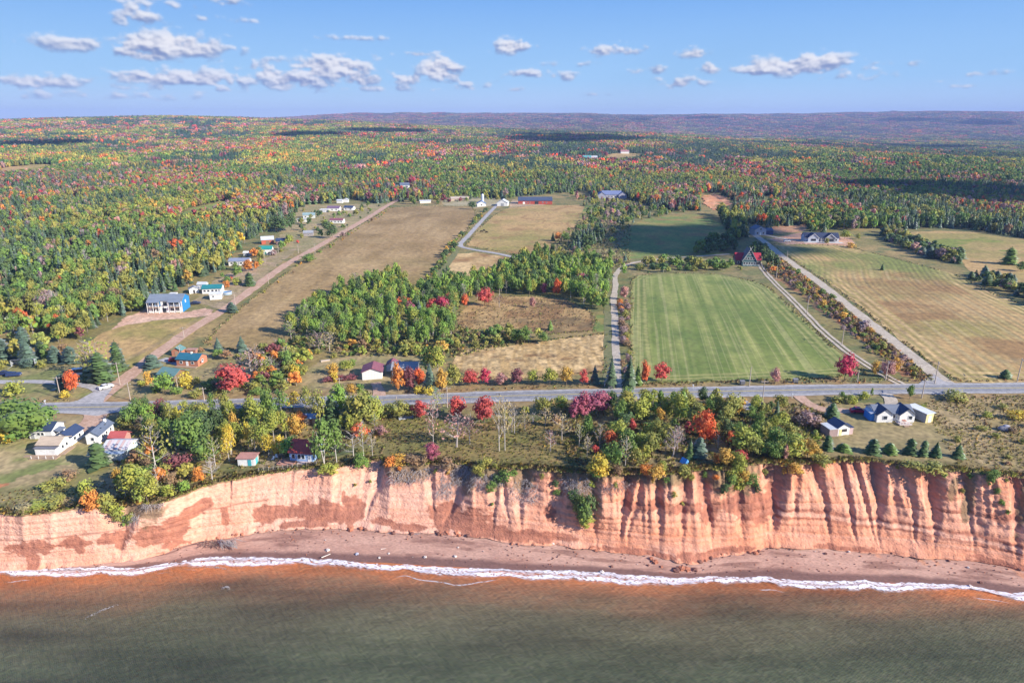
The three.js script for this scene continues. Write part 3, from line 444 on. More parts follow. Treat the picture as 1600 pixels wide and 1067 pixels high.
// ---------------------------------------------------------------- ground: one sheet from the cliff to the horizon, the near part with its own painted soil and grass
const patches = [
  [[[-80, 650], [60, 640], [130, 636], [170, 660], [185, 690], [190, 740], [175, 788], [90, 798], [-80, 806]], [0.225, 0.205, 0.065], 1.2, [0.36, 0.27, 0.13]],
  [[[-80, 560], [20, 552], [120, 560], [210, 592], [150, 622], [60, 632], [-80, 640]], [0.19, 0.20, 0.055], 1.2, [0.31, 0.25, 0.10]],
  [[[190, 612], [250, 552], [320, 545], [400, 555], [470, 590], [440, 622], [250, 630], [165, 628]], [0.25, 0.215, 0.075], 1.2, [0.35, 0.26, 0.12]],
  [[[445, 622], [490, 568], [560, 550], [650, 552], [700, 590], [715, 612], [600, 622]], [0.26, 0.22, 0.08], 1.2, [0.38, 0.28, 0.13]],
  [[[600, 652], [700, 660], [880, 655], [905, 700], [890, 745], [740, 740], [610, 735]], [0.20, 0.175, 0.04], 1.4, [0.28, 0.19, 0.06]],
  [[[1225, 632], [1300, 626], [1440, 632], [1455, 655], [1505, 715], [1440, 740], [1320, 730], [1285, 715], [1290, 690], [1250, 660]], [0.27, 0.215, 0.085], 0.6, [0.33, 0.25, 0.11]],
  [[[1440, 628], [1500, 616], [1750, 612], [1800, 770], [1600, 752], [1510, 742]], [0.27, 0.20, 0.075], 2.2, [0.40, 0.29, 0.14]],
  [[[940, 715], [1050, 685], [1110, 690], [1125, 712], [1070, 738], [980, 740]], [0.24, 0.19, 0.08], 1.5, [0.30, 0.2, 0.1]],
  [[[400, 740], [420, 695], [490, 690], [500, 728], [450, 742]], [0.30, 0.23, 0.11], 1.0, [0.38, 0.28, 0.15]],
  [[[160, 522], [205, 492], [236, 478], [280, 487], [326, 480], [330, 492], [285, 498], [238, 502], [205, 516], [165, 526]], [0.56, 0.335, 0.225], 1.0, [0.66, 0.44, 0.31]],
  [[[1200, 374], [1250, 364], [1330, 372], [1335, 380], [1310, 392], [1285, 392], [1240, 384]], [0.50, 0.27, 0.165], 1.0, [0.54, 0.33, 0.21]],
  [[[1240, 352], [1260, 350], [1258, 362], [1190, 365], [1180, 356]], [0.55, 0.26, 0.13], 1.0, [0.4, 0.24, 0.12]],
  [[[445, 345], [470, 320], [600, 318], [600, 330], [480, 395], [430, 385]], [0.27, 0.23, 0.09], 1.5, [0.38, 0.28, 0.14]],
  [[[300, 470], [330, 440], [420, 400], [470, 385], [400, 445], [350, 485]], [0.29, 0.225, 0.10], 1.0, [0.40, 0.28, 0.17]],
  [[[790, 400], [860, 380], [940, 340], [990, 345], [970, 400], [900, 415]], [0.20, 0.19, 0.055], 2.5, [0.32, 0.25, 0.1]],
  [[[1190, 425], [1240, 455], [1420, 592], [1470, 598], [1400, 540], [1215, 400]], [0.22, 0.145, 0.05], 1.4, [0.33, 0.15, 0.06]],
  [[[690, 310], [780, 304], [800, 318], [740, 325], [690, 320]], [0.34, 0.29, 0.14], 1.4, [0.40, 0.34, 0.2]],
  [[[800, 312], [860, 318], [812, 328], [795, 326]], [0.44, 0.30, 0.20], 0.8, [0.36, 0.27, 0.12]],
  [[[980, 405], [1180, 402], [1200, 440], [1100, 428], [985, 430]], [0.16, 0.16, 0.05], 1.4, [0.28, 0.21, 0.08]],
  [[[-20, 747], [6, 749], [12, 755], [4, 761], [-20, 764]], [0.46, 0.19, 0.08], 0.6, [0.5, 0.24, 0.1]],
  [[[52, 716], [92, 716], [86, 727], [58, 728]], [0.10, 0.20, 0.03], 0.6, [0.14, 0.22, 0.04]],
  [[[-60, 700], [60, 690], [110, 720], [20, 745], [-60, 760]], [0.20, 0.22, 0.06], 1.6, [0.42, 0.32, 0.16]],
].map(([p, c, soft, c2]) => ({ P: poly(p), c, soft, c2 }));
const GX = 420, GZ0 = -950, GZ1 = -110;
const groundTex = texture(2048, 2048, (u, v) => {
  const x = lerp(-GX, GX, u), z = lerp(GZ0, GZ1, v);
  const a = fbm(x / 26, z / 26, 4), b = fbm(x / 8 + 40, z / 8, 3);
  let c = mixc([0.19, 0.165, 0.045], [0.32, 0.225, 0.08], clamp(0.45 + a * 1.5)); c = mixc(c, [0.10, 0.13, 0.035], clamp(b * 1.7 + 0.1));
  const wx = x + 2.2 * b + 1.0 * noise(x / 1.6, z / 1.6), wz = z + 2.4 * a + 1.0 * noise(x / 1.6 + 9, z / 1.6);
  for (const p of patches) if (inside(p.P, lerp(x, wx, p.soft), lerp(z, wz, p.soft))) c = mixc(p.c, p.c2, clamp(0.42 + 1.5 * fbm(x / 9 + p.c[0] * 99, z / 6, 4) + 0.22 * noise(x / 1.3, z / 5)));
  if (z > -330 && z < -150) { const dh = distLine(highway, x, z); if (dh < 15) c = mixc(c, mixc([0.30, 0.17, 0.07], [0.33, 0.24, 0.11], clamp(0.5 + b * 1.6)), sstep(13, 5, dh + 5 * b) * 0.75); }
  const edge = z - (zEdge(x) - 7); if (edge > 0) c = mixc(c, mixc([0.20, 0.12, 0.045], [0.12, 0.12, 0.03], clamp(0.5 + b * 1.5)), sstep(0, 5, edge + 4 * b) * 0.7);
  const f = 1 + 0.28 * noise(x * 1.1, z * 0.9) + 0.2 * noise(x * 2.4, z * 2.2); return mul(c, f);
});
groundTex.wrapS = groundTex.wrapT = THREE.ClampToEdgeWrapping;
const groundMat = new THREE.MeshStandardMaterial({ map: groundTex, roughness: 1 });
{
  const turf = scene.userData.turf; delete scene.userData.turf;
  struct('cliff_top_turf', turf, groundMat, 'ragged strip of grass along the upper edge of the cliff', 'ground');
  const NU = 190, K = 1.013, uOf = (i) => lerp(-1.25, 1.25, i / (NU - 1));
  const rows = []; for (let d = 0; d < 240; d++) rows.push(d);
  const pt = (i, j) => { const u = uOf(i); let d = 170; for (let k = 0; k < 8; k++) d = -(zEdge(u * d) - 6.5); const D = d * Math.pow(K, j); return [u * D, -D]; };
  const near = gridGeo(NU, 142, (i, j) => { const [x, z] = pt(i, j); return { p: [x, H(x, z) - (j < 9 ? 0.16 * (1 - j / 9) : 0), z], uv: [(x + 420) / 840, (z + 950) / 840] }; });
  struct('ground', near, groundMat, 'grassy coastal land from the cliff to the forest', 'ground');
  const far = gridGeo(NU, 196, (i, j) => { const [x, z] = pt(i, 141 + j); const n = fbm(x / 90, z / 90, 3), c = mixc([0.09, 0.075, 0.03], [0.15, 0.10, 0.04], clamp(0.5 + n * 1.4)); return { p: [x, H(x, z), z], c }; });
  struct('hills', far, new THREE.MeshStandardMaterial({ vertexColors: true, roughness: 1 }), 'wooded hills rolling back to the horizon', 'hills');
}

// ---------------------------------------------------------------- roads
{
  const gravel = (c0, c1, tracks = true) => texture(128, 512, (u, v) => { const x = u, s = v; const n = fbm(x * 9, s * 60, 4); let c = mixc(c0, c1, clamp(0.5 + n * 1.3)); return mul(c, 1 + 0.15 * noise(x * 60, s * 300)); });
  const asphalt = gravel([0.215, 0.215, 0.225], [0.30, 0.295, 0.30]), dirt = gravel([0.45, 0.27, 0.175], [0.58, 0.385, 0.27]), pale = gravel([0.42, 0.35, 0.26], [0.56, 0.475, 0.365]), grey = gravel([0.33, 0.31, 0.295], [0.46, 0.435, 0.42]), green = gravel([0.14, 0.155, 0.05], [0.22, 0.2, 0.08]);
  const M2 = (t, s = 1) => { const q = t.clone(); q.repeat.set(0.12, 0.02 * s); q.needsUpdate = true; return new THREE.MeshStandardMaterial({ map: q, roughness: 0.95 }); };
  const mA = M2(asphalt), mD = M2(dirt), mP = M2(pale), mG = M2(grey), mT = M2(green);
  struct('road_shoulder', ribbon(highway, -4.3, 4.5, 0.12, 1, 0.5, 5), M2(grey), 'grey gravel shoulders along both sides of the highway', 'road');
  struct('highway', ribbon(highway, -3.4, 3.4, 0.17, 1, 0, 5), mA, 'grey two lane asphalt highway crossing from side to side', 'road');
  const white = mat([0.72, 0.72, 0.70]), yellow = mat([0.66, 0.50, 0.10]);
  for (const [o, w, m, l] of [[-3.1, 0.16, white, 'white edge line on the inland side of the highway'], [3.1, 0.16, white, 'white edge line on the sea side of the highway'], [-0.14, 0.15, yellow, 'yellow centre line of the highway, inland one of the pair'], [0.16, 0.15, yellow, 'yellow centre line of the highway, seaward one of the pair']]) struct('road_marking', ribbon(highway, o - w / 2, o + w / 2, 0.185, 1, 0, 2), m, l, 'road marking');
  struct('dirt_road', ribbon(dirtRoad, -2.8, 2.8, 0.13, 1, 0.4, 5), mD, 'straight pinkish dirt road running inland past the houses', 'road');
  const apron = ragged(poly([[82, 634], [120, 626], [152, 608], [168, 596], [178, 602], [163, 622], [160, 631], [185, 636], [190, 643], [150, 650], [84, 645]]), 0.3, 3);
  struct('road_junction', drape(apron, 0.15, (x, z) => [x, z]), mG, 'worn grey paving where the dirt road meets the highway', 'road');
  struct('farm_lane', ribbon(farmLane, -1.9, 1.9, 0.13, 1, 0.25, 4), mG, 'narrow pale grey farm lane bending sharply beside the pasture', 'lane');
  struct('grass_track', ribbon(grassTrack, -2.2, 2.2, 0.11, 1, 0.4, 4), mT, 'green grass track continuing from the bend of the farm lane', 'track');
  struct('middle_lane', ribbon(laneMid, -1.5, 1.5, 0.13, 1, 0.25, 4), mP, 'straight gravel lane between the corn field and the mown field', 'lane');
  struct('lane_verge', ribbon(laneMid.slice(0, 45), -4.6, -1.4, 0.10, 1, 0.3, 4), mT, 'strip of green verge left of the middle lane', 'verge');
  struct('drive', ribbon(driveNear, -1.7, -0.45, 0.13, 1, 0.15, 3), mP, 'left wheel track of the drive along the mown field', 'drive');
  struct('drive', ribbon(driveNear, 0.35, 1.6, 0.13, 1, 0.15, 3), mP, 'right wheel track of the drive along the mown field', 'drive');
  struct('gravel_road', ribbon(gravelRoad, -2.5, 2.5, 0.13, 1, 0.3, 5), mP, 'wide pale gravel road climbing to the white bungalow', 'road');
  const mouth = ragged(poly([[1432, 603], [1458, 584], [1476, 596], [1510, 601], [1500, 606], [1440, 607]]), 0.3, 3);
  struct('road_junction', drape(mouth, 0.15, (x, z) => [x, z]), mG, 'flared grey mouth of the gravel road at the highway', 'road');
  const D = { a: [3.2, mD, 'pinkish grey drive from the highway to the white cottages'], b: [1.7, mG, 'short grey drive into the cliff top woods'], c: [1.7, mD, 'curved gravel drive left of the white house with twin gables'], d: [1.9, mP, 'curved gravel drive behind the white house with twin gables'], e: [1.6, mG, 'grey lane joining the dirt road from the far left'], f: [2.0, mD, 'short drive to the white garage with the maroon roof'], g: [1.6, mG, 'grey drive beside the terracotta house'], h: [2.0, mP, 'gravel drive to the white bungalow on bare red soil'] };
  for (const k in D) struct('driveway', ribbon(driveways[k], -D[k][0], D[k][0], 0.14, 1, 0.35, 4), D[k][1], D[k][2], 'driveway');
  const pit = ragged(poly([[1096, 307], [1112, 303], [1136, 309], [1143, 318], [1138, 328], [1118, 329], [1104, 323]]), 2.5, 4);
  const pt = texture(128, 128, (u, v) => mixc([0.56, 0.22, 0.09], [0.66, 0.34, 0.18], clamp(0.5 + fbm(u * 9, v * 9, 4) * 2)));
  const pg = drape(pit, 0.3, (x, z) => [x / 30, z / 30], 4); { const a = pg.attributes.position; for (let i = 0; i < a.count; i++) a.setY(i, a.getY(i) + 1.1 * fbm(a.getX(i) / 9, a.getZ(i) / 7, 3)); pg.computeVertexNormals(); }
  struct('clay_pit', pg, new THREE.MeshStandardMaterial({ map: pt, roughness: 1 }), 'bare orange clay bank at the forest edge', 'bank');
}

// ---------------------------------------------------------------- plants: shapes
const V3 = (x, y, z) => new THREE.Vector3(x, y, z);
class Soup {                                                  // triangles with their own normals and shades
  constructor() { this.p = []; this.n = []; this.c = []; }
  tri(a, b, c, n, s) { for (const q of [a, b, c]) { this.p.push(q.x, q.y, q.z); this.n.push(n.x, n.y, n.z); this.c.push(s[0], s[1], s[2]); } }
  geo() { const g = new THREE.BufferGeometry(); g.setAttribute('position', new THREE.Float32BufferAttribute(this.p, 3)); g.setAttribute('normal', new THREE.Float32BufferAttribute(this.n, 3)); g.setAttribute('color', new THREE.Float32BufferAttribute(this.c, 3)); g.setAttribute('uv', new THREE.Float32BufferAttribute(new Float32Array(this.p.length / 3 * 2), 2)); return g; }
}
const unit = (r) => { const z = r() * 2 - 1, a = r() * 6.2832, s = Math.sqrt(1 - z * z); return V3(s * Math.cos(a), z, s * Math.sin(a)); };
function leaf(s, p, n, size, shade, r) {
  const t = V3(r() - 0.5, r() - 0.5, r() - 0.5).cross(n).normalize(), b = n.clone().cross(t), k = size * (0.7 + 0.6 * r());
  const q = [[-0.5, -0.2], [0.05, -0.55], [0.55, 0.15], [-0.1, 0.55]].map(([u, v]) => p.clone().addScaledVector(t, u * k * (0.8 + 0.5 * r())).addScaledVector(b, v * k));
  s.tri(q[0], q[1], q[2], n, shade); s.tri(q[0], q[2], q[3], n, shade);
}
const ICO = new THREE.IcosahedronGeometry(1, 0).attributes.position, ICO1 = new THREE.IcosahedronGeometry(1, 1).attributes.position;
function lump(s, c, rad, shade, r, ico = ICO, squash = 0.9) {
  const ph = r() * 9, f = (i) => { const v = V3().fromBufferAttribute(ico, i); const k = 1 + 0.28 * Math.sin(v.x * 5 + ph) * Math.cos(v.z * 4 + ph * 2) + 0.16 * Math.sin(v.y * 7 + ph); return v.multiplyScalar(rad * k).multiply(V3(1, squash, 1)).add(c); };
  for (let i = 0; i < ico.count; i += 3) { const a = f(i), b = f(i + 1), d = f(i + 2), n = b.clone().sub(a).cross(d.clone().sub(a)).normalize(); s.tri(a, b, d, n, shade); }
}
// a leafy crown, 1 wide and 1 high, standing on y = 0
function crown(seed, { lobes = 8, leaves = 130, size = 0.15, core = 0.78, tall = 0, pointed = 0, ragged = 0.1, twoTone = 0.25 } = {}) {
  const r = rngOf(seed), s = new Soup(), L = [];
  for (let i = 0; i < lobes; i++) {
    const y = 0.2 + 0.62 * (i + 0.5) / lobes + (r() - 0.5) * 0.1, wide = Math.sqrt(Math.max(0.05, 1 - ((y - 0.45) / 0.6) ** 2)) * (1 - pointed * y * 0.75), a = i * 2.4 + r() * 0.8, d = (0.1 + 0.2 * r()) * wide * (i === lobes - 1 ? 0.4 : 1.15);
    L.push({ c: V3(Math.cos(a) * d, y, Math.sin(a) * d), r: (0.17 + 0.1 * r()) * (0.55 + 0.5 * wide), k: 1 - twoTone / 2 + twoTone * r(), hue: (r() - 0.5) * 0.2 });
  }
  const shade = (l, j) => { const k = l.k * (0.86 + 0.3 * j); return [k * (1 + l.hue), k, k * (1 - l.hue)]; };
  if (core) for (const l of L) lump(s, l.c, l.r * core, shade(l, 0.4), r);
  for (let i = 0; i < leaves; i++) {
    const l = L[i % lobes], n = unit(r); if (n.y < -0.35) n.y *= -0.5; n.normalize();
    const p = l.c.clone().addScaledVector(n, l.r * (0.85 + ragged * 2.6 * r() * r()));
    leaf(s, p, n.clone().add(unit(r).multiplyScalar(0.55)).normalize(), size, shade(l, r()), r);
  }
  return s.geo();
}
// a conifer, 1 wide and 1 high: whorls of drooping boughs
function conifer(seed, tiers = 13, per = 9, droop = 0.25, blunt = 0.0) {
  const r = rngOf(seed), s = new Soup();
  for (let t = 0; t < tiers; t++) {
    const k = t / (tiers - 1), y = 0.06 + 0.9 * k, rad = 0.5 * (Math.pow(1 - k, 0.85) * (1 - blunt) + blunt * Math.sqrt(Math.max(0, 1 - k * k))) * (0.82 + 0.3 * r()) + 0.02, n = Math.max(4, Math.round(per * (1 - 0.5 * k)));
    for (let i = 0; i < n; i++) {
      const a = (i + r()) / n * 6.2832, R1 = rad * (0.6 + 0.6 * r()), w = R1 * 0.62 / Math.max(1, n / 7) + 0.02, sh = 0.55 + 0.85 * r(), d = V3(Math.cos(a), 0, Math.sin(a)), e = V3(-d.z, 0, d.x);
      const root = V3(0, y + 0.05, 0), tip = d.clone().multiplyScalar(R1).setY(y - droop * R1), l1 = d.clone().multiplyScalar(R1 * 0.62).addScaledVector(e, w).setY(y - droop * R1 * 0.75), l2 = d.clone().multiplyScalar(R1 * 0.62).addScaledVector(e, -w).setY(y - droop * R1 * 0.75), up = d.clone().multiplyScalar(R1 * 0.55).setY(y + 0.015);
      const nn = d.clone().multiplyScalar(0.75).setY(0.66).normalize(), c = [sh, sh, sh];
      s.tri(root, l1, up, nn, c); s.tri(root, up, l2, nn, c); s.tri(up, l1, tip, nn, c); s.tri(up, tip, l2, nn, c);
    }
  }
  return s.geo();
}
// stem and limbs, 1 high; spread = half width of the branching
function branches(seed, { stems = 1, limbs = 7, from = 0.3, spread = 0.32, r0 = 0.018, twigs = 2, n = 4, up = 0.3 } = {}) {
  const r = rngOf(seed), parts = [];
  for (let k = 0; k < stems; k++) {
    const lean = stems > 1 ? 0.16 : 0.04, a0 = r() * 6.28, top = V3(Math.cos(a0) * lean * r(), 0.9, Math.sin(a0) * lean * r()), mid = V3(top.x * 0.35 + 0.03 * (r() - 0.5), 0.45, top.z * 0.35 + 0.03 * (r() - 0.5));
    parts.push(limb([0.02 * k, -0.02, 0.015 * k], mid.toArray(), r0, r0 * 0.68, n), limb(mid.toArray(), top.toArray(), r0 * 0.68, r0 * 0.15, n));
    for (let i = 0; i < limbs; i++) {
      const t = from + (0.92 - from) * (i + r()) / limbs, p = t < 0.5 ? mid.clone().multiplyScalar(t / 0.45) : mid.clone().lerp(top, (t - 0.45) / 0.45), a = i * 2.4 + r(), len = spread * (1.15 - t * 0.8) * (0.7 + 0.6 * r());
      const q = p.clone().add(V3(Math.cos(a) * len, len * (up + 0.7 * r()), Math.sin(a) * len)); parts.push(limb(p.toArray(), q.toArray(), r0 * 0.42, r0 * 0.1, 3));
      for (let j = 0; j < twigs; j++) { const u = p.clone().lerp(q, 0.35 + 0.55 * r()), b = a + (r() - 0.5) * 2.2, l2 = len * (0.35 + 0.35 * r()); parts.push(limb(u.toArray(), u.clone().add(V3(Math.cos(b) * l2, l2 * (0.2 + 0.9 * r()), Math.sin(b) * l2)).toArray(), r0 * 0.22, r0 * 0.06, 3)); }
    }
  }
  return merge(parts);
}
const SH = {
  leafy: [0, 1, 2, 3, 4, 5, 6, 7, 8, 9].map((i) => crown(100 + i, { lobes: 9 + i % 4, leaves: 640, size: 0.066, core: 0.5, ragged: 0.24, pointed: i % 3 === 2 ? 0.4 : 0 })),
  maple: [0, 1, 2, 3, 4].map((i) => crown(140 + i, { lobes: 12, leaves: 760, size: 0.06, core: 0.58, ragged: 0.16, twoTone: 0.25 })),
  big: [crown(150, { lobes: 18, leaves: 1300, size: 0.05, core: 0.7, twoTone: 0.25 })],
  birch: [0, 1, 2, 3, 4, 5].map((i) => crown(160 + i, { lobes: 10, leaves: 460, size: 0.062, core: 0.3, ragged: 0.3, pointed: 0.5 })),
  thin: [0, 1, 2].map((i) => crown(180 + i, { lobes: 10, leaves: 130, size: 0.055, core: 0, ragged: 0.35 })),
  shrub: [0, 1, 2, 3, 4, 5].map((i) => crown(200 + i, { lobes: 8, leaves: 380, size: 0.085, core: 0.52, ragged: 0.3, twoTone: 0.35 })),
  spruce: [0, 1, 2].map((i) => conifer(220 + i, 17, 13)),
  pine: [0, 1].map((i) => conifer(230 + i, 13, 14, 0.08, 0.55)),
  trunk: [0, 1, 2].map((i) => branches(300 + i, { limbs: 5, from: 0.3, spread: 0.26, r0: 0.022, twigs: 0 })),
  birchTrunk: [0, 1, 2, 3].map((i) => branches(310 + i, { limbs: 9, from: 0.35, spread: 0.2, r0: 0.014, twigs: 1, stems: 1 + i % 2 })),
  bare: [0, 1, 2].map((i) => branches(320 + i, { limbs: 13, from: 0.22, spread: 0.34, r0: 0.02, twigs: 5, stems: 1 + i % 2 })),
  stump: [branches(330, { limbs: 0, twigs: 0, r0: 0.02 })],
};
const K = {                                                   // leaf colours (linear base colours)
  green: [0.125, 0.20, 0.032], 'bright green': [0.18, 0.285, 0.038], 'dark green': [0.065, 0.115, 0.03], olive: [0.25, 0.245, 0.045], 'yellow green': [0.27, 0.29, 0.04], yellow: [0.50, 0.38, 0.04], golden: [0.46, 0.28, 0.045], orange: [0.52, 0.20, 0.035], 'orange red': [0.55, 0.12, 0.03],
  red: [0.44, 0.07, 0.055], crimson: [0.44, 0.04, 0.08], magenta: [0.30, 0.07, 0.11], maroon: [0.19, 0.055, 0.06], 'pale pink': [0.44, 0.23, 0.19], brown: [0.24, 0.15, 0.075], mauve: [0.27, 0.18, 0.165], 'blue green': [0.075, 0.125, 0.085], 'spruce green': [0.058, 0.098, 0.042], straw: [0.36, 0.28, 0.12],
};
for (const k in K) K[k] = K[k].map((v) => Math.min(0.75, v * 1.3));
const leafMats = {}, leafMat = (n) => leafMats[n] ??= new THREE.MeshPhysicalMaterial({ transmission: 0.3, thickness: 0, color: new THREE.Color().setRGB(...K[n]), roughness: 0.9, vertexColors: true });
const bark = mat([0.17, 0.13, 0.10]), birchBark = mat([0.52, 0.47, 0.43]), greyBark = mat([0.36, 0.315, 0.29]);
const KIND = {                                                // crown shapes, stem shapes, bark, share of the height below the crown, everyday name
  leafy: ['leafy', 'trunk', bark, 0.2, 'broadleaf tree', 'broadleaf_tree'], maple: ['maple', 'trunk', bark, 0.16, 'maple', 'maple_tree'], big: ['big', 'trunk', bark, 0.08, 'spreading tree', 'spreading_tree'], birch: ['birch', 'birchTrunk', birchBark, 0.26, 'birch', 'birch_tree'],
  thin: ['thin', 'bare', birchBark, 0.25, 'sparse birch', 'birch_tree'], bare: ['thin', 'bare', greyBark, 0.2, 'half bare tree', 'bare_tree'], spruce: ['spruce', 'stump', bark, 0.03, 'spruce', 'spruce_tree'], pine: ['pine', 'stump', bark, 0.04, 'pine', 'pine_tree'], shrub: ['shrub', null, null, 0, 'shrub', 'shrub'], dead: [null, 'bare', birchBark, 0, 'leafless white tree', 'dead_tree'],
};

// ---------------------------------------------------------------- plants: where each one grows
const plants = [];
const tr = rngOf(4711);
function onFace(px, py, out) {                               // the place on the cliff face seen there
  const x = xOfPx(px), zt = zEdge(x), zb = zFoot(x); let best = 0, bd = 1e9;
  for (let t = 0; t < 1; t += 0.02) { const y = lerp(H(x, zt), hFoot(x), t), z = lerp(zt, zb, Math.pow(t, 0.92)) - carve(x, t), q = toPx(x, y, z); if (Math.abs(q[1] - py) < bd) { bd = Math.abs(q[1] - py); best = t; } }
  return [x, lerp(H(x, zt), hFoot(x), best), lerp(zt, zb, Math.pow(best, 0.92)) - carve(x, best) + out];
}
function grow(kind, px, py, hpx, wpx, colour, note) {         // surveyed ones: foot of the stem, height and width in photo pixels
  let [x, y, z] = at(px, py); if (z > zEdge(x) + 0.3) [x, y, z] = onFace(px, py, 0.4); const [, , s] = toPx(x, y + 2, z), c = Math.cos(Math.atan2(CAM_Y - y, Math.hypot(x, z)));
  plants.push({ kind, x, y, z, h: hpx / s / c, w: wpx / s, colour, px, py, note, named: true });
}
const G = (list) => list.forEach((a) => grow(...a));
